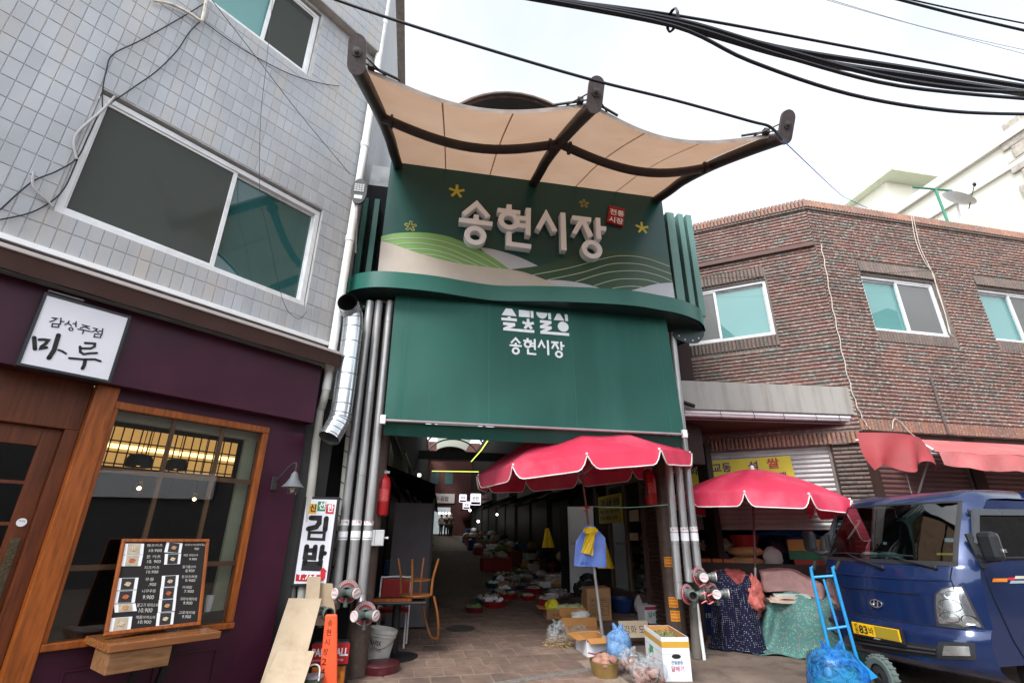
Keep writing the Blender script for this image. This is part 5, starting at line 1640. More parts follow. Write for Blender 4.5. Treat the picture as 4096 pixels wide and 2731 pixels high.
for k in range(22):
 mb = MB(); h_ = .30; z_ = 3.6 + k * .31
 w_ = .34 if k % 2 else .5
 mb.box(12.96 - random.uniform(0, .03), 13.2, -.30, -.30 + w_, z_, z_ + h_); part('corner_stone', mb, M_STONE, cb, bev=.02)
e0 = FG.on(3490, 730, 6.0); e1 = FG.on(3700, 752, 6.0)
mb = MB(); mb.box(e0.x, e1.x + 2.2, 5.2, 9.0, e0.z - .05, e0.z + .12); part('eave_slab', mb, mat('green_white_slab', (0.55, 0.60, 0.47), .7, var=.04), cb)
mb = MB(); mb.box(e0.x + .35, e1.x + 2.2, 5.8, 9.0, 8.0, e0.z - .05); part('stair_tower', mb, M_CREAM, cb)
# ================================================================== blue cab-over truck
FT = Frame((4.10, 5.044, 0), 75.5)
TG = gz(*(FT.w(.9, .87, 0).xy))
M_BLUE = mat('metallic_dark_blue', (0.008, 0.022, 0.085), .26, metal=.35, var=.06, vs=2, coat=.8, dirt=((0.03, 0.05, 0.11), 1.6, .3))
TPROF = [(.16, .26), (.02, .30), (-.05, .36), (-.075, .46), (-.07, .60), (-.03, .665), (.0, .68), (.008, .80), (.016, .95), (.035, 1.08), (.075, 1.20), (.10, 1.235), (.22, 1.42), (.365, 1.62), (.49, 1.78), (.57, 1.86), (.70, 1.915), (.85, 1.945), (1.20, 1.955), (1.55, 1.95)]
def tx(z):
 for i in range(len(TPROF) - 1):
  if TPROF[i][1] <= z <= TPROF[i + 1][1]:
   a, b = TPROF[i], TPROF[i + 1]
   return a[0] + (b[0] - a[0]) * (z - a[1]) / max(1e-6, b[1] - a[1])
 return TPROF[0][0] if z < .3 else TPROF[-1][0]
def sag(y):
 t = abs((y - .87) / .87)
 return .21 * t ** 2 + .16 * max(0, t - .82) ** 2 / .18 ** 2 * .55
def squeeze(y, z):
 k = 1 - .115 * max(0, min(1, (z - 1.18) / .75))
 return .87 + (y - .87) * k
def front(y, z, off=0.0):
 f = max(0, 1 - max(0, z - 1.75) / .2 * .35)
 return Vector((tx(z) + sag(y) * f - off, squeeze(y, z), z))
def onfront(px, py):
 """pixel -> (y, z) on the curved cab front"""
 x = .1
 for _ in range(12):
  p = FT.onx(px, py, x)
  z = p.z - TG
  yy = .87 + (p.y - .87) / (1 - .115 * max(0, min(1, (z - 1.18) / .75)))
  yy = max(-.05, min(1.79, yy))
  x = .5 * x + .5 * front(yy, max(.27, min(1.9, z))).x
 return yy, z
def tq(a, b):
 return onfront(3196 + a * 900 / 1692, 1897 + b * 900 / 1692)
truck = thing('parked_truck', 'dark blue cab-over light truck parked nose-out under the pink awning', 'truck', FT.mat(0, 0, TG))
WS = (1.25, 1.80, .13, 1.61)
zs = [p[1] for p in TPROF]
ny = 36
ygr = [1.74 * (.5 - .5 * math.cos(math.pi * j / ny)) for j in range(ny + 1)]
rows = []
for i in range(len(TPROF) - 1):
 n_ = 4 if TPROF[i + 1][1] - TPROF[i][1] > .1 else 2
 for k in range(n_): rows.append(tuple(Vector(TPROF[i]).lerp(Vector(TPROF[i + 1]), k / n_)))
rows.append(TPROF[-1])
def shell(px_, z, y):
 f = max(0, 1 - max(0, z - 1.75) / .2 * .35) if px_ < .7 else max(0, .65 - (px_ - .6) * 1.2)
 e = min(y, 1.74 - y)
 drop = 0
 if z > 1.7: drop = .10 * max(0, 1 - e / .20) ** 2
 return (px_ + sag(y) * f, squeeze(y, z), z - drop)
mb = MB()
vs = [shell(r[0], r[1], y) for r in rows for y in ygr]
fs = []
for i in range(len(rows) - 1):
 for j in range(ny):
  zc, yc = (rows[i][1] + rows[i + 1][1]) / 2, (ygr[j] + ygr[j + 1]) / 2
  if WS[0] < zc < WS[1] and WS[2] < yc < WS[3] and rows[i][0] < .5: continue
  fs.append((i * (ny + 1) + j, i * (ny + 1) + j + 1, (i + 1) * (ny + 1) + j + 1, (i + 1) * (ny + 1) + j))
mb.add(vs, fs)
def side(yv, flip):
 nx_, nz_ = 26, 26
 zz = [.40 + (1.93 - .40) * k / nz_ for k in range(nz_ + 1)]
 def pt(u, z):
  s_ = shell(tx(z), z, yv)
  x = s_[0] + (1.55 - s_[0]) * u
  e = 0
  return (x, s_[1], s_[2] if u < .02 else z - .10 * (1 if z > 1.7 else 0))
 V = [pt(u / nx_, z) for z in zz for u in range(nx_ + 1)]
 Fs = []
 for k in range(nz_):
  for u in range(nx_):
   p = pt((u + .5) / nx_, (zz[k] + zz[k + 1]) / 2)
   x0w = .42 + (p[2] - 1.28) * .36
   if 1.27 < p[2] < 1.72 and x0w < p[0] < 1.42: continue
   Fs.append((k * (nx_ + 1) + u, k * (nx_ + 1) + u + 1, (k + 1) * (nx_ + 1) + u + 1, (k + 1) * (nx_ + 1) + u))
 mb.add(V, Fs)
side(0.0, False); side(1.74, True)
mb.quad([(1.55, 0, .40), (1.55, 1.74, .40), (1.55, 1.63, 1.93), (1.55, .11, 1.93)])
body = part('cab', mb, M_BLUE, truck, smooth=True, ang=30)
mb = MB(); mb.box(.62, 1.50, .12, 1.62, .45, 1.20); mb.box(.38, .64, .16, 1.58, .9, 1.22); mb.box(1.05, 1.25, .2, .75, 1.2, 1.7); mb.box(1.05, 1.25, 1.0, 1.55, 1.2, 1.7)
part('interior', mb, mat('cab_interior', (0.03, 0.03, 0.033), .8), truck, bev=.03)
mb = MB(); mb.ring(circ(.50, 1.30, .17, .16, 22), circ(.50, 1.30, .15, .14, 22), 0, .02)
mb.v = [(.62 + (v[2] - 1.3) * -.4 + v[1], v[0], v[2]) for v in mb.v]
part('steering_wheel', mb, M_BLACK, truck)
mb = MB()
def wsg(u, v):
 z = WS[0] - .005 + (WS[1] - WS[0] + .01) * v; y = WS[2] - .01 + (WS[3] - WS[2] + .02) * u
 return tuple(front(y, z, .004))
mb.grid(wsg, 20, 10); ws = part('windshield', mb, glassmat('windshield_glass', (0.30, 0.33, 0.33), 1.0, f0=.10), truck, smooth=True)
mb = MB()
for (u0, u1, v0, v1) in ((-.012, 1.012, -.07, .0), (-.012, 1.012, 1.0, 1.035), (-.012, .012, 0, 1), (.988, 1.012, 0, 1)):
 mb.grid(lambda a, b: (lambda p: (p[0] - .002, p[1], p[2]))(wsg(u0 + (u1 - u0) * a, v0 + (v1 - v0) * b)), 20, 4)
part('windshield_seal', mb, M_BLACK, ws, smooth=True)
for yv, s_ in ((0.0, -1), (1.74, 1)):
 mb = MB()
 q = [(.43, 1.28), (1.41, 1.28), (1.41, 1.71), (.585, 1.71)]
 pts = [(x, squeeze(yv, z) + s_ * .003, z) for x, z in q]
 mb.quad(pts); part('door_window', mb, glassmat('side_glass', (0.12, 0.13, 0.13), 1.0, f0=.12), truck)
 mb = MB()
 loop = [Vector(p) + Vector((0, s_ * .004, 0)) for p in pts] + [Vector(pts[0]) + Vector((0, s_ * .004, 0))]
 mb.tube(loop, .014, 6); part('window_seal', mb, M_BLACK, truck)
 mb = MB()
 vv = [Vector((x, squeeze(yv, z) + s_ * .012, z)) for x, z in [(.40, 1.42), (.585, 1.735), (1.43, 1.745), (1.43, 1.685), (.63, 1.675), (.45, 1.40)]]
 mb.add([tuple(v) for v in vv] + [tuple(v + Vector((0, s_ * .025, 0))) for v in vv], [(0, 1, 4, 5), (1, 2, 3, 4), (6, 11, 10, 7), (7, 10, 9, 8), (0, 6, 7, 1), (1, 7, 8, 2)])
 part('rain_visor', mb, mat('chrome_visor', (0.20, 0.22, 0.25), .18, metal=.7, var=.05), truck)
M_GAP = mat('panel_gap', (0.004, 0.005, 0.008), .8)
def gapline(pts, r=.005, name='panel_gap'):
 mb = MB(); mb.tube([front(y, z, .002) for y, z in pts], r, 5); part(name, mb, M_GAP, body)
gapline([(.42 + .9 * k / 14, .935 - .0 * k) for k in range(15)])
gapline([(1.62 - 1.5 * k / 20, .672) for k in range(21)], .006)
gapline([(.14, 1.20), (.16, 1.10), (.145, 1.03), (.155, .98)])
def sidegap(pts):
 mb = MB(); mb.tube([(x, squeeze(0, z) - .003, z) for x, z in pts], .005, 5); part('panel_gap', mb, M_GAP, body)
sidegap([(.40, 1.26), (.42, .95), (.50, .60), (.58, .42)]); sidegap([(.62, .42), (1.5, .42)])
mb = MB(); mb.tube([front(1.6 - 1.45 * k / 20, 1.075 - .01 * math.sin(k / 20 * 3.14), -.004) for k in range(21)], .012, 6); part('crease', mb, M_BLUE, body, smooth=True)
M_CHR = mat('headlight_chrome', (0.62, 0.63, 0.65), .16, metal=.9, var=.1, vs=20)
M_LENS = glassmat('headlight_lens', (0.93, 0.95, 0.96), .8, f0=.03)
near_hl = [tq(1022, 1000), tq(1025, 900), tq(1075, 855), tq(1160, 838), tq(1228, 840), tq(1262, 900), tq(1330, 1040), tq(1388, 1155), tq(1250, 1152), tq(1110, 1142), tq(1043, 1130)]
def patch(poly, off, n=10):
 """conforming lamp face: fan of rings from the centre of a (y, z) outline"""
 c = (sum(p[0] for p in poly) / len(poly), sum(p[1] for p in poly) / len(poly))
 vs, fs = [front(c[0], c[1], off)], []
 m_ = len(poly)
 for r in range(1, 5):
  for p in poly:
   t = r / 4
   vs.append(front(c[0] + (p[0] - c[0]) * t, c[1] + (p[1] - c[1]) * t, off * (1 if r < 4 else .3)))
 for i in range(m_): fs.append((0, 1 + i, 1 + (i + 1) % m_))
 for r in range(3):
  for i in range(m_):
   a = 1 + r * m_ + i; b = 1 + r * m_ + (i + 1) % m_
   fs.append((a, a + m_, b + m_, b))
 mb = MB(); mb.add([tuple(v) for v in vs], fs)
 return mb
def scale_poly(poly, k, dz=0):
 c = (sum(p[0] for p in poly) / len(poly), sum(p[1] for p in poly) / len(poly))
 return [(c[0] + (p[0] - c[0]) * k, c[1] + (p[1] - c[1]) * k + dz) for p in poly]
for mirror in (False, True):
 poly = [(1.74 - p[0], p[1]) for p in near_hl] if mirror else near_hl
 c = (sum(p[0] for p in poly) / len(poly), sum(p[1] for p in poly) / len(poly))
 hl = part('headlight', patch(scale_poly(poly, 1.04), .004), mat('lamp_surround', (0.03, 0.032, 0.036), .3), truck, smooth=True)
 part('reflector', patch(scale_poly(poly, .95), .010), M_CHR, hl, smooth=True)
 s_ = -1 if mirror else 1
 for (dy, dz, ry, rz) in ((.015, .01, .085, .055), (.04, -.095, .075, .045), (-.02, .10, .06, .04), (-.085, -.10, .05, .042)):
  yy, zz_ = c[0] + s_ * dy, c[1] + dz
  mb = MB()
  for k in range(5):
   t = 1 - k * .17
   ring_ = [front(yy + ry * t * math.cos(a), zz_ + rz * t * math.sin(a), .012 - .004 * k) for a in [2 * math.pi * q / 16 for q in range(16)]]
   mb.v += [tuple(v) for v in ring_]
  mb.f = [(k * 16 + q, (k + 1) * 16 + q, (k + 1) * 16 + (q + 1) % 16, k * 16 + (q + 1) % 16) for k in range(4) for q in range(16)] + [tuple(64 + q for q in range(16))]
  mb.mi = [0] * len(mb.f)
  part('bowl', mb, mat('bowl_dark', (0.10, 0.105, 0.11), .12, metal=.8, var=.4, vs=60) if dz != .10 else M_CHR, hl, smooth=True)
 part('lens', patch(poly, .024), M_LENS, hl, smooth=True)
def quadpatch(cs, off, nu=10, nv=4, offe=None):
 mb = MB()
 def fn(u, v):
  a = (cs[0][0] + (cs[1][0] - cs[0][0]) * u, cs[0][1] + (cs[1][1] - cs[0][1]) * u); b = (cs[3][0] + (cs[2][0] - cs[3][0]) * u, cs[3][1] + (cs[2][1] - cs[3][1]) * u)
  return tuple(front(a[0] + (b[0] - a[0]) * v, a[1] + (b[1] - a[1]) * v, off))
 mb.grid(fn, nu, nv)
 return mb
gc = [tq(440, 1185), tq(1045, 1290), tq(1035, 1380), tq(400, 1290)]
gr = part('grille', quadpatch(gc, .004, 14, 3), M_BLACK, truck)
for v in (.33, .62):
 a = [(gc[0][0] + (gc[3][0] - gc[0][0]) * v, gc[0][1] + (gc[3][1] - gc[0][1]) * v), (gc[1][0] + (gc[2][0] - gc[1][0]) * v, gc[1][1] + (gc[2][1] - gc[1][1]) * v)]
 mb = MB(); mb.tube([front(a[0][0] + (a[1][0] - a[0][0]) * k / 12, a[0][1] + (a[1][1] - a[0][1]) * k / 12, .012) for k in range(13)], .010, 6); part('grille_bar', mb, mat('grille_bar', (0.03, 0.03, 0.034), .4), gr, smooth=True)
for mirror in (False, True):
 fgc = [tq(1050, 1255), tq(1325, 1262), tq(1340, 1395), tq(1040, 1382)]
 flc = [tq(1098, 1285), tq(1285, 1290), tq(1298, 1362), tq(1085, 1360)]
 if mirror:
  fgc = [(1.74 - p[0], p[1]) for p in fgc]; flc = [(1.74 - p[0], p[1]) for p in flc]
 fo = part('fog_lamp', quadpatch(fgc, .006, 8, 4), mat('fog_bezel', (0.02, 0.021, 0.024), .5), truck, smooth=True)
 part('fog_reflector', quadpatch(flc, .012, 8, 4), M_CHR, fo, smooth=True)
 part('fog_lens', quadpatch(flc, .022, 8, 4), M_LENS, fo, smooth=True)
pcs = [tq(428, 1115), tq(792, 1162), tq(810, 1252), tq(450, 1196)]
pc = (sum(p[0] for p in pcs) / 4, sum(p[1] for p in pcs) / 4)
e0, e1 = front(pc[0] + .26, pc[1], .03), front(pc[0] - .26, pc[1], .03)
xm = min(e0.x, e1.x, front(pc[0], pc[1], .03).x) - .005
dirp = (e1 - e0).normalized()
PM = Matrix(((dirp.x, -dirp.y * -1, 0, xm + .0), (dirp.y, -dirp.x, 0, pc[0] + .0), (0, 0, 1, pc[1]), (0, 0, 0, 1)))
PM = Matrix.Translation((xm, pc[0], pc[1])) @ Matrix.Rotation(math.atan2(dirp.y, dirp.x), 4, 'Z')
mb = MB(); mb.box(-.285, .285, -.004, .03, -.075, .068); mb.move(PM); pt0 = part('plate_holder', mb, M_BLACK, truck, bev=.008)
mb = MB(); mb.box(-.265, .265, -.010, -.003, -.052, .058); mb.move(PM); np_ = part('number_plate', mb, mat('plate_yellow', (0.72, 0.42, 0.01), .4, var=.04), pt0, bev=.003)
mb = MB()
text_mb(mb, '인', -.235, .006, .045, -.010, .002, bold=.02, fit=.038); text_mb(mb, '천', -.235, -.044, .045, -.010, .002, bold=.02, fit=.038)
text_mb(mb, '83', -.185, -.038, .078, -.010, .002, bold=.03, fit=.10); text_mb(mb, '바', -.072, -.034, .07, -.010, .002, bold=.02, fit=.055)
mb.move(PM); part('plate_characters', mb, M_INK, np_)
mb = MB(); mb.box(.0, .25, -.0125, -.010, -.046, .052); mb.move(PM); part('blank_panel', mb, mat('plate_blank', (0.30, 0.22, 0.02), .5, var=.03), np_)
mb = MB(); text_mb(mb, 'HYUNDAI', -.035, -.069, .011, -.004, .001, bold=.01, fit=.07); mb.move(PM); part('holder_lettering', mb, M_PAPER, pt0)
bc = tq(585, 968)
mb = MB()
oo = [front(bc[0] + .066 * math.cos(a), bc[1] + .036 * math.sin(a), .012) for a in [2 * math.pi * k / 28 for k in range(29)]]
mb.tube(oo, .006, 8, caps=False)
def bs(pts, w):
 mb.tube([front(bc[0] - y, bc[1] + z, .012) for y, z in pts], w, 6)
bs([(-.030, -.028), (-.022, 0), (-.014, .030)], .006); bs([(.014, -.030), (.022, 0), (.030, .028)], .006); bs([(-.024, -.006), (0, .002), (.024, .006)], .005)
part('badge', mb, mat('badge_chrome', (0.75, 0.76, 0.78), .12, metal=.95, var=.02), truck, smooth=True)
for (a, b, c_) in (((258, 592), (370, 590), (635, 700)), ((490, 607), (670, 600), (1030, 700))):
 p0, p1, p2 = tq(*a), tq(*b), tq(*c_)
 mb = MB(); mb.tube([front(*p1, .035), front((p1[0] + p2[0]) / 2, (p1[1] + p2[1]) / 2, .045), front(*p2, .02)], [.006, .009, .013], 6)
 w_ = part('wiper', mb, M_BLACK, truck, smooth=True)
 mb = MB(); mb.tube([front(*p0, .018), front(*p1, .022), front(p1[0] + (p1[0] - p0[0]) * .9, p1[1] - .008, .018)], .008, 5); part('blade', mb, M_BLACK, w_)
 mb = MB(); mb.ball(front(*p2, .012), .022); part('pivot', mb, M_BLACK, w_, smooth=True)
mb = MB(); c = front(.78, 1.27, -.10); mb.ball(c, .05, .15, .045, rough=.08, seed=3); part('towel', mb, mat('teal_towel', (0.12, 0.30, 0.32), .9, bump=.3, bs=60), truck, smooth=True)
mb = MB(); c = front(1.0, 1.27, -.10); mb.ball(c, .045, .12, .04, rough=.18, seed=5); part('folded_paper', mb, mat('mint_paper', (0.45, 0.62, 0.62), .8), truck, smooth=True)
for (cs_, m_) in (([tq(1092, 476), tq(1172, 478), tq(1175, 508), tq(1094, 505)], mat('sticker_aqua', (0.35, 0.60, 0.68), .5)), ([tq(1035, 588), tq(1165, 590), tq(1165, 606), tq(1030, 604)], mat('sticker_lime', (0.45, 0.55, 0.12), .5)), ([tq(632, 505), tq(660, 508), tq(655, 528), tq(628, 525)], mat('sticker_aqua', (0.35, 0.60, 0.68), .5))):
 part('windshield_sticker', quadpatch(cs_, -.004, 3, 1), m_, ws)
def sp(px, py, out=0.0):
 p = FT.on(3196 + px * 900 / 1692, 1897 + py * 900 / 1692, out)
 return Vector((p.x, p.y, p.z - TG))
for yv, s_ in ((0, -1), (1.74, 1)):
 mb = MB()
 c0 = sp(1440, 540, -.20) if s_ < 0 else Vector((.34, 1.74 + .20, 1.42))
 mb.box(c0.x - .05, c0.x + .05, c0.y - .085, c0.y + .085, c0.z - .13, c0.z + .13)
 mm_ = part('mirror', mb, mat('mirror_black', (0.018, 0.019, 0.022), .38), truck, bev=.045)
 mb = MB(); mb.tube(smooth_path([(.42, squeeze(yv, 1.25), 1.30), (.36, yv + s_ * .07, 1.27), tuple(c0 + Vector((0, 0, -.10)))], 4), .03, 8); mb.tube([(.42, squeeze(yv, 1.2) + s_ * .005, 1.20), (.40, squeeze(yv, 1.5) + s_ * .01, 1.50)], .03, 6); part('mirror_arm', mb, mat('mirror_black', (0.018, 0.019, 0.022), .38), mm_, smooth=True)
 mb = MB(); mb.box(c0.x - .015, c0.x + .03, c0.y + s_ * .075, c0.y + s_ * .103, c0.z - .05, c0.z - .02); part('turn_lamp', mb, M_CHR, mm_, bev=.005)
for (x0, x1, z0, z1, m_) in ((.46, .66, 1.075, 1.105, mat('stripe_orange', (0.75, 0.22, 0.02), .45)), (.66, .76, 1.088, 1.112, mat('stripe_red', (0.50, 0.03, 0.03), .45)), (.76, 1.53, 1.098, 1.124, mat('stripe_cream', (0.50, 0.47, 0.38), .45)), (.68, 1.53, 1.060, 1.084, mat('stripe_grey', (0.30, 0.36, 0.40), .45))):
 mb = MB(); mb.quad([(x0, -.004, z0 + (x0 - .5) * .0), (x1, -.004, z0), (x1 + .02, -.004, z1), (x0 + .03, -.004, z1)]); part('side_stripe', mb, m_, body)
mk = tq(1256, 295); mb = MB(); mb.ball(front(.06, 1.70, .004), .012, .012, .04); part('side_marker', mb, M_BLACK, truck, smooth=True)
mb = MB(); mb.box(1.62, 4.7, .02, 1.72, .78, .86); mb.box(1.62, 4.7, .02, .06, .86, 1.18); mb.box(1.62, 4.7, 1.68, 1.72, .86, 1.18); mb.box(4.66, 4.7, .06, 1.68, .86, 1.18); mb.box(1.62, 1.66, .06, 1.68, .86, 1.75)
part('cargo_bed', mb, M_BLUE, truck, bev=.01)
mb = MB(); mb.box(.5, 4.6, .5, .62, .45, .60); mb.box(.5, 4.6, 1.12, 1.24, .45, .60); mb.box(.55, 1.5, .3, 1.44, .32, .46); part('chassis', mb, M_BLACK, truck)
for (x, y) in ((1.05, .05), (1.05, 1.69), (3.6, .10), (3.6, 1.64)):
 s_ = 1 if y < .5 else -1
 gzl = gz(*(FT.w(x, y, 0).xy)) - TG
 mb = MB(); mb.lathe([(.17, 0), (.20, -.01), (.27, 0), (.31, .02), (.315, .09), (.31, .16), (.26, .18), (.19, .17)], 28, (x, y, .30 + gzl), (0, s_, 0)); wh = part('wheel', mb, mat('tyre', (0.016, 0.016, 0.017), .8, bump=.3, bs=60), truck, smooth=True)
 mb = MB(); mb.lathe([(.18, .01), (.16, .05), (.08, .06), (.05, .03), (0, .03)], 24, (x, y, .30 + gzl), (0, s_, 0)); part('rim', mb, mat('rim_steel', (0.25, 0.25, 0.26), .4, metal=.6), wh, smooth=True)
mb = MB(); a_, b_ = front(1.42, 1.66, -.10), front(1.46, 1.45, -.10); mb.tube(smooth_path([a_, a_ + Vector((-.03, -.05, -.02)), b_ + Vector((-.03, -.05, .02)), b_], 4), .012, 8); part('grab_handle', mb, mat('grab_cream', (0.5, 0.46, 0.38), .6), truck, smooth=True)
# ================================================================== parasols
M_RED = mat('red_parasol_cloth', (0.66, 0.045, 0.10), .6, var=.08, vs=2.5, bump=.2, bs=4, dirt=((0.72, 0.17, 0.24), 1.2, .7))
_t = M_RED.node_tree; _tl = _t.nodes.new('ShaderNodeBsdfTranslucent'); _tl.inputs[0].default_value = (.62, .03, .05, 1); _ms = _t.nodes.new('ShaderNodeMixShader'); _ms.inputs[0].default_value = .2
_t.links.new(_t.nodes['Principled BSDF'].outputs[0], _ms.inputs[1]); _t.links.new(_tl.outputs[0], _ms.inputs[2]); _t.links.new(_ms.outputs[0], _t.nodes['Material Output'].inputs[0])
M_TRIM = mat('white_trim', (0.70, 0.66, 0.64), .7)
def parasol(label, base, rimc, R, tilt_dir, tilt, rise, polecol, rot0=0.0, ztop=None):
 """base: world ground point; rimc: world centre of the rim; canopy tilted by 'tilt' towards tilt_dir"""
 t = thing('parasol', label, 'parasol', Matrix.Translation(base), 'red parasols')
 rel = Vector(rimc) - Vector(base)
 axis = rel.normalized()
 if tilt_dir is not None:
  axis = (Vector((0, 0, 1)) + Vector(tilt_dir).normalized() * math.tan(tilt)).normalized()
 u = axis.orthogonal().normalized()
 u = (Vector((1, 0, 0)) - axis * axis.x).normalized()
 w = axis.cross(u)
 def pt(ang, r, h): return rel + (u * math.cos(ang) + w * math.sin(ang)) * r + axis * h
 n = 10
 def dome(ang, s):
  """s 0 apex .. 1 rim"""
  a = (ang - rot0) % (2 * math.pi / n) / (2 * math.pi / n)
  sc = 1 - .055 * math.sin(math.pi * a) * s
  return pt(ang, R * s * sc, rise * (1 - s ** 1.55) - .03 * math.sin(math.pi * a) * math.sin(math.pi * s))
 NA = n * 8
 mb = MB()
 mb.grid(lambda a, s: tuple(dome(rot0 + 2 * math.pi * a, s)), NA, 14)
 cn = part('canopy', mb, M_RED, t, smooth=True, ang=70)
 for k in range(n):
  a0 = rot0 + 2 * math.pi * k / n; a1 = rot0 + 2 * math.pi * (k + 1) / n
  def vfn(a, v):
   ang = a0 + (a1 - a0) * a
   e = min(a, 1 - a) / .16
   d = .165 * (1 - (1 - min(1, e)) ** 2.6) + .02
   p = dome(ang, 1.0)
   rad_ = (u * math.cos(ang) + w * math.sin(ang))
   return tuple(p - axis * (d * v) + rad_ * (.02 * v + .008 * math.sin(a * 17 + k) * v))
  mb = MB(); mb.grid(vfn, 22, 3)
  vl = part('valance', mb, M_RED, t, smooth=True, ang=70)
  mb = MB(); mb.tube([vfn(q / 22, 1.0) for q in range(23)], .0075, 5); part('trim', mb, M_TRIM, vl, smooth=True)
  mb = MB(); mb.tube([dome(a0, .06 + .94 * q / 8) - axis * .012 for q in range(9)], .007, 5)
  rb = part('rib', mb, mat('rib_steel', (0.30, 0.29, 0.29), .4, metal=.5), t, smooth=True)
  mb = MB(); mb.tube([dome(a0, .52) - axis * .015, rel - axis * .10 + (u * math.cos(a0) + w * math.sin(a0)) * .03], .005, 5); part('strut', mb, mat('rib_steel', (0.30, 0.29, 0.29), .4, metal=.5), rb)
  mb = MB(); mb.ball(dome(a0, 1.0), .016); part('rib_tip', mb, M_TRIM, rb, smooth=True)
 mb = MB(); mb.lathe([(.03, rise - .02), (.028, rise + .05), (.012, rise + .06), (0, rise + .06)], 12, rel, axis); part('finial', mb, M_TRIM, t, smooth=True)
 top = rel + axis * rise
 mb = MB(); mid = Vector((0, 0, 0)).lerp(top, .42)
 mb.tube([(0, 0, -.02), mid], .021, 12); part('pole', mb, M_STEEL, t, smooth=True)
 mb = MB(); mb.tube([mid - (mid.normalized() * .15), top], .016, 12); part('upper_pole', mb, polecol, t, smooth=True)
 return t, rel, axis
FPX_ = None
u1b = gpt(2420, 2612)
l1 = FG.l(u1b)
rc = FG.w(*FG.on(2326, 1868, l1.y))
lt, rt_ = FG.on(1920, 1912, l1.y), FG.on(2732, 1838, l1.y)
R1 = (rt_.x - lt.x) / 2
um1, _, _ = parasol('large red parasol with white-edged scalloped valance leaning over the lane goods', u1b, rc, R1 * .98, -FG.ex, math.atan2(rt_.z - lt.z, rt_.x - lt.x) * .9, .62, mat('rusty_red_pole', (0.16, 0.075, 0.07), .5, var=.3, vs=14), rot0=.22)
mb = MB(); mb.lathe([(.03, 0), (.10, .01), (.16, .03), (.15, .06), (.05, .09), (.035, .2), (.026, .2)], 20); part('foot', mb, mat('grey_foot', (0.25, 0.24, 0.22), .6), um1, smooth=True)
u2b = gpt(3030, 2592)
l2 = FG.l(u2b)
rc2 = FG.w(*FG.on(3000, 2000, l2.y))
lt2, rt2 = FG.on(2690, 2010, l2.y), FG.on(3392, 2040, l2.y)
R2 = (rt2.x - lt2.x) / 2
rc2 = FG.w((lt2.x + rt2.x) / 2 - .10, l2.y, FG.on(2985, 1990, l2.y).z - .04)
um2, _, _ = parasol('pinkish red parasol with white finial standing before the half-raised shutter', u2b, rc2, R2 * .84, FG.ex, .05, .46, mat('dark_red_pole', (0.10, 0.035, 0.035), .5, var=.2), rot0=.40)
mb = MB(); mb.lathe([(0, .20), (.04, .19), (.05, .13), (.09, .115), (.10, .09), (.15, .08), (.165, .05), (.19, .04), (.20, .0)], 24); part('foot', mb, mat('grey_cast_foot', (0.27, 0.26, 0.25), .55, var=.08), um2, smooth=True)
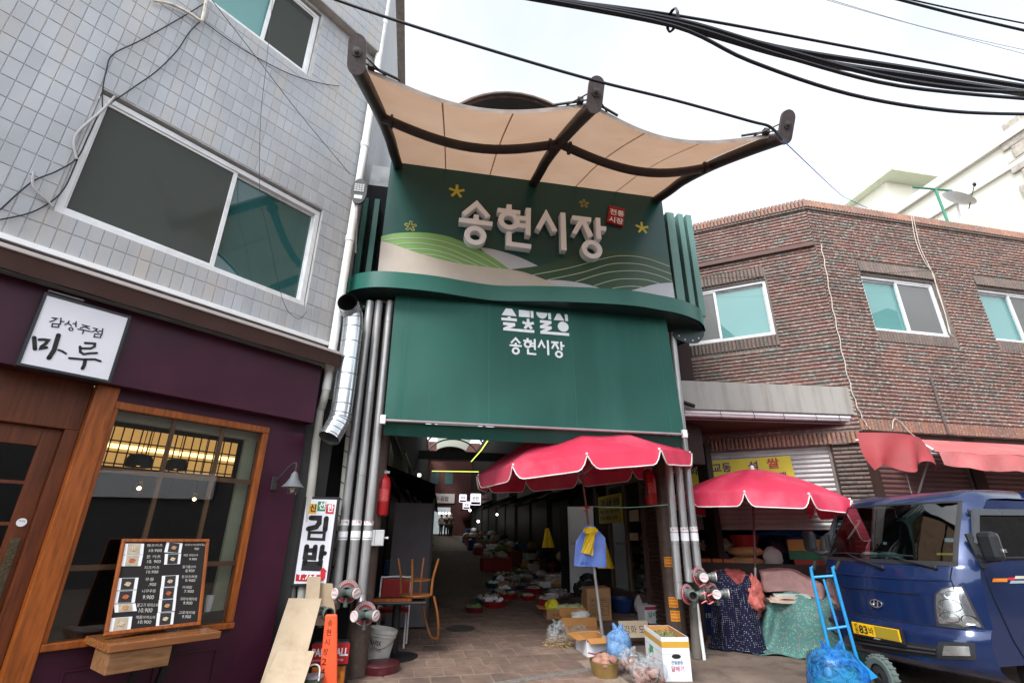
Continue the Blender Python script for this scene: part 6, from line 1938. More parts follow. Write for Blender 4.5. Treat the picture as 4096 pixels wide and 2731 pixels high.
# ================================================================== street goods
from mathutils import noise as _noise
def wmat(p, yaw=0.0, tilt=True):
 M = Matrix.Translation((p[0], p[1], gz(p[0], p[1])))
 if tilt: M = M @ Matrix.Rotation(SLOPE, 4, 'X')
 return M @ Matrix.Rotation(yaw, 4, 'Z')
YG = math.atan2(FG.ex.y, FG.ex.x)       # yaw of the gate line
M_BOXW = mat('white_carton', (0.66, 0.67, 0.70), .7, var=.05)
M_BOXO = mat('orange_brown_carton', (0.42, 0.20, 0.06), .8, var=.1)
M_TAPE = mat('mustard_tape', (0.52, 0.30, 0.04), .4, var=.08)
def carton(label, p, w, d, h, yaw, mo=M_CARD, mi=M_BOXO, flaps=(0, 0, 0, 0), group=None, text=None, band=None, cut=None, name='carton'):
 """open carton on the ground; flaps = outward angle in degrees of front, right, back, left (None: none)"""
 t = thing(name, label, 'box', wmat(p, yaw) if not isinstance(p, Matrix) else p, group)
 k = .006
 mb = MB()
 for (x0, x1, y0, y1) in ((-w / 2, w / 2, -d / 2, -d / 2 + k), (-w / 2, w / 2, d / 2 - k, d / 2), (-w / 2, -w / 2 + k, -d / 2 + k, d / 2 - k), (w / 2 - k, w / 2, -d / 2 + k, d / 2 - k)):
  mb.box(x0, x1, y0, y1, 0, h)
 mb.box(-w / 2 + k, w / 2 - k, -d / 2 + k, d / 2 - k, 0, .01)
 part('body', mb, mo, t)
 mb = MB()
 e = k + .0015
 mb.quad([(-w / 2 + e, -d / 2 + e, .01), (-w / 2 + e, d / 2 - e, .01), (-w / 2 + e, d / 2 - e, h - .001), (-w / 2 + e, -d / 2 + e, h - .001)])
 mb.quad([(w / 2 - e, -d / 2 + e, .01), (w / 2 - e, d / 2 - e, .01), (w / 2 - e, d / 2 - e, h - .001), (w / 2 - e, -d / 2 + e, h - .001)])
 mb.quad([(-w / 2 + e, d / 2 - e, .01), (w / 2 - e, d / 2 - e, .01), (w / 2 - e, d / 2 - e, h - .001), (-w / 2 + e, d / 2 - e, h - .001)])
 mb.quad([(-w / 2 + e, -d / 2 + e, .01), (w / 2 - e, -d / 2 + e, .01), (w / 2 - e, -d / 2 + e, h - .001), (-w / 2 + e, -d / 2 + e, h - .001)])
 part('lining', mb, mi, t)
 fl = min(w, d) * .42
 for i, a in enumerate(flaps):
  if a is None: continue
  a = rad(a)
  o, c = math.sin(a) * fl, math.cos(a) * fl
  if i == 0: q = [(-w / 2, -d / 2, h), (w / 2, -d / 2, h), (w / 2 * .97, -d / 2 - o, h + c), (-w / 2 * .97, -d / 2 - o, h + c)]
  elif i == 1: q = [(w / 2, -d / 2, h), (w / 2, d / 2, h), (w / 2 + o, d / 2 * .97, h + c), (w / 2 + o, -d / 2 * .97, h + c)]
  elif i == 2: q = [(-w / 2, d / 2, h), (w / 2, d / 2, h), (w / 2 * .97, d / 2 + o, h + c), (-w / 2 * .97, d / 2 + o, h + c)]
  else: q = [(-w / 2, -d / 2, h), (-w / 2, d / 2, h), (-w / 2 - o, d / 2 * .97, h + c), (-w / 2 - o, -d / 2 * .97, h + c)]
  nrm = (Vector(q[1]) - Vector(q[0])).cross(Vector(q[2]) - Vector(q[1])).normalized() * .004
  mb = MB(); mb.add([tuple(Vector(v) + nrm) for v in q] + [tuple(Vector(v) - nrm) for v in q], [(0, 1, 2, 3), (7, 6, 5, 4), (0, 4, 5, 1), (1, 5, 6, 2), (2, 6, 7, 3), (3, 7, 4, 0)])
  part('flap', mb, mi, t)
 if band:
  z0, z1 = band
  mb = MB(); mb.box(-w / 2 - .002, w / 2 + .002, -d / 2 - .002, d / 2 + .002, z0, z1); mb.f = [f for i, f in enumerate(mb.f) if i >= 2]; mb.mi = [0] * len(mb.f); part('tape', mb, M_TAPE, t)
 if cut:
  mb = MB(); mb.ring(circ(0, cut, .05, .022, 20), circ(0, cut, .042, .016, 20), -d / 2 - .003, -d / 2); mb.prism(circ(0, cut, .046, .019, 20), -d / 2 - .002, -d / 2); part('hand_hole', mb, M_INK, t)
 for (s_, x, z, sz_, ft, mm_, face) in (text or ()):
  mb = MB(); text_mb(mb, s_, x, z, sz_, -d / 2 if face == 'F' else -w / 2, .002, bold=.012, fit=ft)
  if face == 'L': mb.v = [(v[1], -v[0], v[2]) for v in mb.v]
  part('lettering', mb, mm_, t)
 return t
def lumpy(mb, c, rx, ry, rz, amp, sc, seed, nu=26, nv=16, flat=.0, mi=0):
 """crumpled blob"""
 vs, fs = [], []
 for j in range(nv + 1):
  ph = math.pi * j / nv
  for i in range(nu):
   th = 2 * math.pi * i / nu
   d = Vector((math.sin(ph) * math.cos(th), math.sin(ph) * math.sin(th), math.cos(ph)))
   k = 1 + amp * _noise.noise(d * sc + Vector((seed * 7.1, seed * 3.3, 0))) + amp * .5 * _noise.noise(d * sc * 2.7 + Vector((seed, 0, seed)))
   z = c[2] + rz * k * d.z
   if flat and z < c[2] - rz * flat: z = c[2] - rz * flat
   vs.append((c[0] + rx * k * d.x, c[1] + ry * k * d.y, z))
 for j in range(nv):
  for i in range(nu):
   i2 = (i + 1) % nu
   fs.append((j * nu + i, (j + 1) * nu + i, (j + 1) * nu + i2, j * nu + i2))
 return mb.add(vs, fs, mi)
def bag(label, p, rx, ry, rz, m, seed=1, ears=True, name='plastic_bag', contents=None, group=None, yaw=0):
 t = thing(name, label, 'bag', wmat(p, yaw), group)
 mb = MB(); lumpy(mb, (0, 0, rz * .86), rx, ry, rz, .12, 1.8, seed, 36, 22, flat=.86)
 part('film', mb, m, t, smooth=True, ang=60)
 if ears:
  mb = MB()
  for s_ in (-1, 1):
   P_ = smooth_path([(s_ * .01, 0, rz * 1.55), (s_ * rx * .22, .01, rz * 1.85), (s_ * rx * .38, 0, rz * 2.1)], 4)
   mb.tube(P_, [.02 + .012 * math.sin(k * .5) for k in range(len(P_))], 7)
  mb.lathe([(rx * .5, rz * 1.40), (rx * .2, rz * 1.58), (.018, rz * 1.68), (.03, rz * 1.74)], 12)
  part('knot', mb, m, t, smooth=True)
 if contents:
  n, r, mc, sd = contents
  rr = random.Random(sd)
  for k in range(n):
   a, q = rr.uniform(0, 6.28), rr.uniform(0, .72)
   mb = MB(); lumpy(mb, (math.cos(a) * rx * q, math.sin(a) * ry * q, rz * rr.uniform(.2, .95)), r, r * rr.uniform(.7, 1), r * .8, .18, 1.6, k + sd, 10, 7)
   part('content', mb, mc, t, smooth=True)
 return t
def basin(label, p, r, h, m, name='basin', fill=None, group=None, taper=.72, seed=1, z=None):
 M = wmat(p) if z is None else Matrix.Translation((p[0], p[1], z))
 t = thing(name, label, 'basin', M, group)
 mb = MB(); mb.lathe([(0, .004), (r * taper, .004), (r * .97, h), (r, h), (r, h - .012), (r * .985, h - .014), (r * taper, -.0), (0, 0)], 28)
 part('shell', mb, m, t, smooth=True)
 if fill:
  n, rr_, mc = fill
  rnd_ = random.Random(seed)
  for k in range(n):
   a, q = rnd_.uniform(0, 6.28), math.sqrt(rnd_.random()) * r * .72
   mb = MB(); lumpy(mb, (math.cos(a) * q, math.sin(a) * q, h * rnd_.uniform(.75, 1.0) + rr_ * .2), rr_ * rnd_.uniform(.8, 1.15), rr_ * .8, rr_ * .7, .15, 1.6, k + seed, 12, 8)
   part('content', mb, mc, t, smooth=True)
 return t
M_SPUD = mat('sweet_potato', (0.30, 0.15, 0.12), .75, var=.3, vs=14, bump=.4, bs=30, dirt=((0.38, 0.25, 0.16), 9, .8), world=True)
M_BRASS = mat('brass_pot', (0.42, 0.30, 0.12), .34, metal=.75, var=.1)
M_CLEAR = plasticbag('clear_film', (0.75, 0.78, 0.80), .07)
M_BLUEF = plasticbag('blue_film', (0.20, 0.40, 0.72), .55)
M_REDB = mat('red_plastic', (0.30, 0.02, 0.02), .42, var=.08)
M_MAROON = mat('maroon_plastic', (0.13, 0.018, 0.022), .45, var=.08)
M_BLUEB = mat('blue_plastic', (0.02, 0.05, 0.16), .4, var=.08)
M_TXTB = mat('print_teal', (0.05, 0.16, 0.30), .6)
M_TXTR = mat('print_crimson', (0.40, 0.02, 0.09), .6)
A_, B_, C_ = gpt(2658, 2724), gpt(2770, 2724), gpt(2566, 2632)
w_ = (B_ - A_).length; d_ = min(.62, (C_ - A_).length)
yw = math.atan2((B_ - A_).y, (B_ - A_).x)
ctr = A_ + Vector((math.cos(yw), math.sin(yw), 0)) * w_ / 2 + Vector((-math.sin(yw), math.cos(yw), 0)) * d_ / 2
h_ = FG.on(2658, 2545, FG.l(A_).y).z - gz(A_.x, A_.y)
tall = carton('tall white carton with mustard tape and green cabbage print, pale greens inside', ctr, w_, d_, h_, yw, M_BOXW, M_BOXO, (None, None, None, None), None,
  [('큰들봄동', -w_ * .20, h_ * .38, .036, w_ * .42, M_TXTB, 'F'), ('알배기', -w_ * .22, h_ * .22, .052, w_ * .46, M_TXTR, 'F'), ('큰들봄동', -d_ * .30, h_ * .38, .05, .17, M_TXTB, 'L'), ('알배기', -d_ * .30, h_ * .18, .08, .20, M_TXTR, 'L')], (h_ * .76, h_ * .90), h_ * .56)
mb = MB()
for k in range(5):
 mb.stroke([(.07 + k * .028, h_ * .26), (.075 + k * .028, h_ * .46)], .02, -w_ / 2 - .003, -w_ / 2, round_=True)
mb.v = [(v[1], -v[0] + .20, v[2] + .06) for v in mb.v]; part('cabbage_print', mb, mat('print_green', (0.06, 0.30, 0.10), .6), tall)
mb = MB(); mb.box(-w_ / 2 - .003, w_ / 2 + .003, -d_ / 2 - .003, d_ / 2 + .003, h_ * .615, h_ * .625); mb.f = mb.f[2:]; mb.mi = mb.mi[2:]; part('fold_line', mb, mat('fold_shade', (0.40, 0.41, 0.43), .8), tall)
mb = MB()
rr = random.Random(4)
for k in range(260):
 x, y = rr.uniform(-w_ / 2 + .03, w_ / 2 - .03), rr.uniform(-d_ / 2 + .03, d_ / 2 - .03); z = h_ * .78 + rr.uniform(0, .05)
 a = rr.uniform(0, 6.28); L_ = rr.uniform(.02, .06)
 mb.tube([(x, y, z), (x + math.cos(a) * L_, y + math.sin(a) * L_, z + rr.uniform(-.01, .03))], .004, 4)
mb.box(-w_ / 2 + .01, w_ / 2 - .01, -d_ / 2 + .01, d_ / 2 - .01, h_ * .70, h_ * .78)
single('dried_greens', mb, mat('dried_green_stems', (0.20, 0.21, 0.10), .8, var=.3, vs=40), 'heap of dried green stems filling the tall white carton', 'greens', tall.matrix_world.copy(), kind='stuff')
pp = gpt(2420, 2702)
basin('brass-coloured pot heaped with sweet potatoes on the street', pp, .165, .155, M_BRASS, 'brass_pot', (9, .062, M_SPUD), taper=.80, seed=5)
bag('blue plastic bag tied at the top beside the parasol pole', gpt(2478, 2640), .155, .15, .19, M_BLUEF, 3, contents=(6, .07, mat('white_radish', (0.6, 0.6, 0.58), .6), 2))
bag('clear bag of pink sweet potatoes beside the brass pot', gpt(2525, 2688), .17, .15, .12, M_CLEAR, 6, contents=(12, .055, M_SPUD, 8), group='clear bags of sweet potatoes')
bag('clear bag of pink sweet potatoes in front of the tall white carton', gpt(2595, 2738), .20, .17, .14, M_CLEAR, 9, contents=(14, .058, M_SPUD, 13), group='clear bags of sweet potatoes')
pc_ = [(2395, 2625, .30, .40, .20, 'white and red fruit carton with two flaps folded open beside the parasol pole', M_BOXW), (2335, 2560, .52, .26, .13, 'low brown carton holding empty bags, just behind the white and red carton', M_CARD), (2310, 2520, .44, .28, .15, 'low brown carton with a wrapped cabbage bag on top', M_CARD), (2265, 2478, .66, .34, .16, 'wide brown carton of pale green squashes and yellow bags', M_CARD)]
for i, (px, py, w0, d0, h0, lab, mo) in enumerate(pc_):
 p = gpt(px, py); yw_ = YG + (.05, -.12, -.08, -.05)[i]
 q = Vector((p.x, p.y, 0)) + Vector((-math.sin(yw_), math.cos(yw_), 0)) * d0 / 2
 t = carton(lab, q, w0, d0, h0, yw_, mo, M_BOXO, ((105, None, None, 95), (None, None, 20, None), (None, None, 15, 70), (None, None, None, 82))[i])
 if i == 0:
  mb = MB(); mb.stroke([(-.14, .05), (-.05, .03), (.05, .05), (.14, .02)], .014, -d0 / 2 - .003, -d0 / 2); mb.box(-.15, .15, -d0 / 2 - .003, -d0 / 2, .165, .185); part('red_print', mb, M_TXTR, t)
 if i == 3:
  for k in range(6):
   mb = MB(); a = k * .10 - .05
   lumpy(mb, (0, 0, 0), .10, .062, .062, .08, 1.5, k, 16, 10)
   single('squash', mb, mat('pale_squash', (0.42, 0.50, 0.28), .5, var=.15, vs=5), 'pale green round squash lying in the wide brown carton', 'squash', t.matrix_world @ Matrix.Translation((a, -.06 + .09 * (k % 2), h0 + .0)) @ Matrix.Rotation(k * 1.3, 4, 'Z'), 'squashes in the carton', smooth=True)
  mb = MB(); lumpy(mb, (0, 0, 0), .12, .10, .09, .35, 2.5, 7)
  single('yellow_bag', mb, mat('yellow_film', (0.62, 0.58, 0.03), .3, var=.1), 'crumpled bright yellow plastic bag on the carton of squashes', 'bag', t.matrix_world @ Matrix.Translation((-.20, 0, h0 + .03)), smooth=True)
 if i == 2:
  mb = MB(); lumpy(mb, (0, 0, 0), .15, .09, .08, .2, 2.0, 3)
  single('wrapped_cabbage', mb, mat('cabbage_film', (0.62, 0.64, 0.58), .25, var=.1), 'cabbage in shiny clear film on the low brown carton', 'cabbage', t.matrix_world @ Matrix.Translation((.08, -.02, h0 + .03)), smooth=True)
 if i == 1:
  for k in range(3):
   mb = MB(); lumpy(mb, (0, 0, 0), .05, .04, .07, .3, 2.0, k + 20, 12, 8)
   part('bag_bundle', mb.move(Matrix.Translation((-.1 + k * .07, .02, h0 * .75))), M_CLEAR, t, smooth=True)
def card_sign(label, px, py, w0, h0, yaw, tilt_, text, m=M_CARDL, lift=0.0):
 p = gpt(px, py)
 t = thing('price_sign', label, 'sign', Matrix.Translation((p.x, p.y, p.z + lift)) @ Matrix.Rotation(YG + yaw, 4, 'Z') @ Matrix.Rotation(-tilt_, 4, 'X'))
 mb = MB(); mb.box(-w0 / 2, w0 / 2, 0, .006, 0, h0); part('board', mb, m, t)
 mb = MB(); text_mb(mb, text, -w0 * .34, h0 * .22, h0 * .5, 0, .0015, fit=w0 * .7); part('lettering', mb, M_INK, t)
card_sign('brown cardboard sign handwritten with origin standing behind the blue bag', 2545, 2590, .42, .20, .0, .25, '강화 도', lift=.12)
card_sign('hand-lettered brown cardboard sign lying on the red basins', 2290, 2375, .40, .22, .1, .95, '삶은 고사리', lift=.22)
card_sign('smaller brown cardboard sign propped on the tall laver carton', 2325, 2372, .32, .2, -.2, .9, '국산 콩', lift=.33)
p = gpt(2232, 2582)
bag('clear bag of dried brown roots knotted at the top, on the pavers', (p.x, p.y), .17, .14, .15, M_CLEAR, 12, yaw=.3)
mb = MB(); rr = random.Random(9)
for k in range(220):
 a, q = rr.uniform(0, 6.28), math.sqrt(rr.random()) * .15
 x, y, z = math.cos(a) * q, math.sin(a) * q * .8, rr.uniform(.01, .13) * (1 - q / .2)
 b = rr.uniform(0, 6.28); mb.tube([(x, y, z), (x + .05 * math.cos(b), y + .05 * math.sin(b), z + rr.uniform(-.01, .02)), (x + .09 * math.cos(b + .4), y + .09 * math.sin(b + .4), z)], .0045, 4)
single('dried_roots', mb, mat('dried_root', (0.36, 0.24, 0.12), .8, var=.3, vs=30), 'pile of thin dried brown roots inside the clear bag', 'roots', wmat(p), kind='stuff')
p = gpt(2400, 2484); w0, h0 = .42, .50
q = Vector((p.x, p.y, 0)) + FG.ey * .16
lc = carton('tall brown carton with a black printed label table, closed top', q, w0, .32, h0, YG, M_CARD, M_CARD, (None,) * 4, None, [('품명 파래김', -.14, .30, .035, .26, M_INK, 'F'), ('원산지 표시', -.14, .235, .03, .22, M_INK, 'F'), ('산지 국내산', -.14, .17, .03, .22, M_INK, 'F'), ('중량 100매', -.14, .105, .03, .2, M_INK, 'F')], name='tall_carton')
mb = MB()
for z in (.09, .155, .22, .285, .35): mb.box(-.16, .16, -.163, -.16, z - .002, z + .002)
for x in (-.16, -.03, .16): mb.box(x - .002, x + .002, -.163, -.16, .09, .35)
part('label_table', mb, M_INK, lc)
mb = MB(); mb.box(-w0 / 2, w0 / 2, -.16, .16, h0 - .004, h0); part('lid', mb, M_CARD, lc)
for k in range(3):
 mb = MB(); lumpy(mb, (0, 0, 0), .17, .13, .13, .22, 2.4, 30 + k)
 single('black_bag', mb, mat('black_film', (0.012, 0.012, 0.014), .22, var=.1), 'shiny black plastic bag heaped on and behind the tall laver carton', 'bag', lc.matrix_world @ Matrix.Translation((-.05 + .12 * k - .1, .22 + .06 * k, h0 * .75 + .10 * (k == 1) + .08)), 'shiny black bags', smooth=True)
basin('wide dark blue plastic basin on the ground beside the tall laver carton', Vector(gpt(2490, 2448)), .235, .24, M_BLUEB, seed=2)
M_SEED = mat('pale_pulses', (0.38, 0.33, 0.26), .8, var=.35, vs=60)
lst = [(2112, 2400, .165, .10, 'bright red round basin of pulses standing alone at the paver edge'), (2135, 2372, .22, .12, 'red basin under a sheet of clear film, second from the paver edge'), (2150, 2352, .24, .12, 'maroon basin of pale roots beside the foam box'), (2225, 2385, .25, .12, 'maroon basin filled with shellfish behind the white gloves'), (2195, 2438, .21, .20, 'deep red tub with a blue rim holding gloves')]
for i, (px, py, r, h, lab) in enumerate(lst):
 p = gpt(px, py)
 t = basin(lab, p, r, h, M_REDB if i in (0, 1, 4) else M_MAROON, fill=(10, .04, M_SEED), seed=i + 20, taper=.78)
 mb = MB(); mb.lathe([(0, h * .9), (r * .9, h * .82)], 20); part('filling', mb, M_SEED, t)
 if i in (1, 3):
  mb = MB(); lumpy(mb, (0, 0, h), r * .9, r * .9, .05, .3, 3, i + 3); part('film', mb, M_CLEAR, t, smooth=True)
 if i == 4:
  for k in range(2):
   mb = MB(); lumpy(mb, (0, 0, 0), .13, .045, .03, .25, 2.2, k + 40)
   single('work_glove', mb, mat('grey_glove', (0.42, 0.41, 0.40), .9, bump=.3, bs=60), 'pale grey work glove draped over the deep red tub', 'glove', t.matrix_world @ Matrix.Translation((.06, -.05 + .08 * k, h + .02 + .03 * k)) @ Matrix.Rotation(.3 - .5 * k, 4, 'Z'), 'work gloves on the tub', smooth=True)
def fbox(label, px, py, w0, d0, h0, m, name='foam_box', yaw=0.0, lift=0.0, cat='box'):
 p = gpt(px, py)
 mb = MB(); mb.box(-w0 / 2, w0 / 2, 0, d0, 0, h0 * .8); mb.box(-w0 / 2 - .006, w0 / 2 + .006, -.006, d0 + .006, h0 * .8, h0)
 return single(name, mb, m, label, cat, Matrix.Translation((p.x, p.y, p.z + lift)) @ Matrix.Rotation(YG + yaw, 4, 'Z'), bev=.008)
M_FOAM = mat('white_foam', (0.60, 0.61, 0.63), .8, var=.04)
fbox('white foam box lid-up in front of the larger foam box', 2180, 2362, .28, .2, .12, M_FOAM, lift=.06)
fbox('larger white foam box behind the small one, under a crumpled bag', 2232, 2338, .32, .24, .17, M_FOAM)
fbox('pale grey carton marked in black brush strokes under the drink bottles', 2288, 2322, .28, .22, .20, mat('grey_carton', (0.38, 0.37, 0.40), .8), 'pale_carton')
carton('small open brown carton at the paver edge beside the white dial scale', gpt(2017, 2362), .30, .22, .16, YG - .1, M_CARD, M_CARD, (None,) * 4)
p = gpt(1998, 2340)
t = thing('dial_scale', 'kitchen dial scale with round white face among the basins', 'scale', wmat(p, YG))
mb = MB(); mb.box(-.10, .10, -.08, .08, 0, .12); part('case', mb, mat('scale_green', (0.05, 0.16, 0.14), .5), t, bev=.02)
mb = MB(); mb.lathe([(.10, 0), (.10, .02), (0, .02)], 24, (0, -.08, .14), (0, -1, 0)); dl = part('dial', mb, M_PAPER, t)
mb = MB(); mb.stroke([(0, .14), (.03, .20)], .006, -.104, -.101); part('needle', mb, M_INK, dl)
basin('dark teal tub heaped with dried fish behind the dial scale', Vector(gpt(1998, 2322)), .20, .15, mat('teal_plastic', (0.02, 0.10, 0.13), .45), fill=(16, .05, mat('dried_fish', (0.30, 0.25, 0.19), .7, var=.3, vs=30)), seed=50)
basin('dark tub of dried anchovies in open bags behind the foam boxes', Vector(gpt(2075, 2325)), .24, .13, M_MAROON, fill=(18, .055, mat('dried_fish', (0.30, 0.25, 0.19), .7, var=.3, vs=30)), seed=60)
basin('blue tub of eggs beside the dried anchovies', Vector(gpt(2135, 2312)), .20, .15, M_BLUEB, fill=(16, .028, mat('brown_egg', (0.42, 0.20, 0.10), .5, var=.1)), seed=70)
for (px, py, lab) in ((2210, 2305, 'red-lidded jar of brown paste beside the egg tub'), (2268, 2292, 'red-lidded jar of brown paste on the pale grey carton')):
 p = gpt(px, py)
 t = thing('paste_jar', lab, 'jar', Matrix.Translation((p.x, p.y, p.z + (.20 if px > 2250 else 0.0))))
 mb = MB(); mb.lathe([(0, 0), (.075, 0), (.08, .02), (.08, .15), (.07, .17)], 20); part('glass', mb, mat('brown_paste', (0.13, 0.075, 0.06), .25), t, smooth=True)
 mb = MB(); mb.lathe([(.076, .165), (.078, .205), (.07, .21), (0, .21)], 20); part('lid', mb, M_REDB, t, smooth=True)
for k in range(5):
 p = gpt(2295 + 12 * k, 2312 - 3 * k)
 t = thing('drink_bottle', 'small dark drink bottle in a row on the pale grey carton', 'bottle', Matrix.Translation((p.x, p.y, p.z + .20)), 'drink bottles on the carton')
 mb = MB(); mb.lathe([(0, 0), (.028, 0), (.028, .10), (.012, .14), (.012, .17)], 14); part('glass', mb, mat('dark_bottle', (0.05, 0.02, 0.015), .15), t, smooth=True)
 mb = MB(); mb.lathe([(.014, .165), (.014, .185), (0, .185)], 12); part('cap', mb, (M_REDB, M_BLUEB, M_TAPE)[k % 3], t)
for (px, py, rx, sd, lab) in ((2060, 2350, .16, 71, 'open clear bag of pale dried vegetables on the basins'), (2110, 2340, .15, 72, 'clear bag of grey dried seaweed on the basins'), (2165, 2330, .14, 73, 'crumpled clear bag of flakes behind the small foam box'), (2255, 2355, .16, 74, 'crumpled clear bag on the larger foam box'), (2240, 2420, .24, 75, 'big clear bag of grey fish on the deep red tub')):
 p = gpt(px, py); mb = MB(); lumpy(mb, (0, 0, .12), rx, rx * .8, .10, .3, 2.6, sd)
 t = thing('produce_bag', lab, 'bag', Matrix.Translation((p.x, p.y, p.z + .08)))
 part('film', mb, M_CLEAR, t, smooth=True)
 mb = MB(); lumpy(mb, (0, 0, .10), rx * .8, rx * .64, .07, .25, 3.0, sd + 1); part('content', mb, mat('grey_brown_produce', (0.22, 0.18, 0.14), .8, var=.4, vs=25), t, smooth=True)
rel1 = FG.on(2362, 2200, l1.y - .10)
t = thing('hanging_bag', 'large blue plastic bag tied flat to the parasol pole', 'bag', FG.mat(), z0=0)
def hb(px, py, o=0.0): return FG.on(px, py, l1.y - .08 - o)
mb = MB()
L_ = [hb(2342, 2100), hb(2306, 2165), hb(2296, 2262)]; R_ = [hb(2372, 2095), hb(2418, 2150), hb(2424, 2268)]
mb.grid(lambda u, v: (lambda a, b: tuple(a.lerp(b, u) + Vector((0, .03 * math.sin(u * 9 + v * 3) - .05 * math.sin(u * 3.14), 0))))(L_[0].lerp(L_[1], v * 2) if v < .5 else L_[1].lerp(L_[2], v * 2 - 1), R_[0].lerp(R_[1], v * 2) if v < .5 else R_[1].lerp(R_[2], v * 2 - 1)), 16, 14)
part('film', mb, mat('periwinkle_film', (0.13, 0.22, 0.62), .35, var=.12, vs=6, bump=.3, bs=14), t, smooth=True)
mb = MB(); text_mb(mb, '송현시장', hb(2316, 2256).x, hb(2316, 2256).z, .035, l1.y - .145, .0, fit=.10); part('print', mb, mat('navy_print', (0.02, 0.05, 0.25), .6), t)
t = thing('hanging_bag', 'knotted bright yellow plastic bag tied over the blue one on the parasol pole', 'bag', FG.mat(), z0=0)
mb = MB()
L_ = [hb(2352, 2125, .06), hb(2338, 2160, .08), hb(2322, 2208, .08)]; R_ = [hb(2378, 2128, .06), hb(2380, 2160, .08), hb(2372, 2222, .08)]
mb.grid(lambda u, v: (lambda a, b: tuple(a.lerp(b, u) + Vector((0, .02 * math.sin(u * 11 + v * 5) - .04 * math.sin(u * 3.14), 0))))(L_[0].lerp(L_[1], v * 2) if v < .5 else L_[1].lerp(L_[2], v * 2 - 1), R_[0].lerp(R_[1], v * 2) if v < .5 else R_[1].lerp(R_[2], v * 2 - 1)), 12, 12)
M_YB = mat('golden_film', (0.70, 0.48, 0.02), .32, var=.12, vs=8, bump=.3, bs=16)
part('film', mb, M_YB, t, smooth=True)
mb = MB(); c = hb(2362, 2122, .09); lumpy(mb, c, .10, .04, .045, .4, 2.6, 4); part('knot', mb, M_YB, t, smooth=True)
c = hb(2350, 2030, -.06)
mb = MB()
for k in range(3): mb.lathe([(.024, -.004), (.03, 0), (.024, .004)], 12, c + Vector((0, .0, k * .008)))
for (dx, dz) in ((-.09, .02), (-.07, -.06), (.06, -.03)): mb.tube(smooth_path([c, c + Vector((dx * .5, -.04, dz * .2)), c + Vector((dx, -.04, dz))], 3), .005, 5)
single('red_twine', mb, mat('red_twine', (0.55, 0.03, 0.03), .7), 'red twine knotted round the parasol pole above the hanging bags', 'twine', FG.mat(), smooth=True)
g1 = FG.on(2706, 2014, .0)
cord('green_string', 'green string stretched from the parasol pole to the right standpipes', [tuple(c + Vector((0, 0, .02))), tuple(c.lerp(g1, .5) + Vector((0, 0, -.02))), tuple(g1)], FG, .005, mat('green_string', (0.20, 0.42, 0.30), .6), cat='string')
def sheet(label, P4, th=.012, m=M_CARDL, name='cardboard_sheet'):
 P4 = [Vector(p) for p in P4]
 n_ = (P4[1] - P4[0]).cross(P4[3] - P4[0]).normalized() * th
 t_ = MB()
 N_ = 8
 def f(u, v, k): 
  a = P4[0].lerp(P4[1], u); b = P4[3].lerp(P4[2], u)
  return tuple(a.lerp(b, v) + n_ * (k + 1.6 * math.sin(u * 3.1) * math.sin(v * 2.6)))
 t_.grid(lambda u, v: f(u, v, 0), N_, N_); t_.grid(lambda u, v: f(u, v, 1), N_, N_)
 for (A, B) in (((0, 0), (1, 0)), ((1, 0), (1, 1)), ((1, 1), (0, 1)), ((0, 1), (0, 0))):
  t_.grid(lambda u, v: f(A[0] + (B[0] - A[0]) * u, A[1] + (B[1] - A[1]) * u, v), N_, 1)
 return single(name, t_, m, label, 'cardboard', FG.mat())
def lf(px, py, y): return FG.on(px, py, y)
YC = -.42
sheet('tall flattened cardboard sheet leaning at the lower end of the purple wall', [lf(1155, 2391, YC), lf(1287, 2392, YC), lf(1195, 2735, YC - .30), lf(1040, 2735, YC - .30)])
sheet('upright narrow cardboard offcut in front of the kimbap sign', [lf(1230, 2305, YC + .06), lf(1283, 2305, YC + .06), lf(1276, 2395, YC + .04), lf(1220, 2393, YC + .04)])
sheet('wider cardboard piece behind the twin hose connection', [lf(1262, 2330, YC + .10), lf(1330, 2332, YC + .10), lf(1345, 2500, YC + .05), lf(1255, 2500, YC + .05)], m=mat('tan_cardboard', (0.36, 0.27, 0.18), .85, var=.1))
sheet('bent cardboard flap leaning lowest, nearest the orange barrier', [lf(1112, 2600, YC - .22), lf(1258, 2602, YC - .20), lf(1205, 2760, YC - .45), lf(1040, 2760, YC - .45)])
p0 = lf(1318, 2700, -.32)
ck = thing('charcoal_sack', 'black and red charcoal sack with flame picture standing behind the orange barrier', 'sack', FG.mat(p0.x, -.30, FG.gz(p0.x, -.3)))
mb = MB(); mb.box(-.20, .17, -.06, .06, 0, .42); sk = part('paper', mb, mat('black_paper', (0.012, 0.012, 0.013), .5), ck, bev=.025)
mb = MB(); mb.box(-.198, .168, -.064, -.06, .22, .40); part('red_panel', mb, mat('sack_red', (0.38, 0.015, 0.02), .45), sk)
mb = MB(); text_mb(mb, 'PALM BALL', -.19, .29, .07, -.064, .003, bold=.03, fit=.35); text_mb(mb, 'CHARCOAL BRIQUETTES', -.18, .245, .02, -.064, .003, fit=.3); part('lettering', mb, M_PAPER, sk)
fm = mat('flame_print', (0.55, 0.16, 0.02), .6, var=.95, vs=14)
mb = MB(); mb.box(-.17, .15, -.063, -.0595, .03, .20); part('flame_picture', mb, fm, sk)
a0, a1 = lf(1325, 2455, -.50), lf(1312, 2735, -.52)
bt = thing('orange_barrier', 'orange plastic barrier leg hand-lettered in black, propped below the open outlet', 'barrier', FG.mat(), z0=0)
mb = MB(); mb.prism([(a0.x - .055, a0.z), (a0.x + .06, a0.z), (a1.x + .10, a1.z - .12), (a1.x - .085, a1.z - .12)], -.52, -.48); part('board', mb, mat('fluorescent_orange', (0.75, 0.10, 0.035), .5, var=.05), bt, bev=.015)
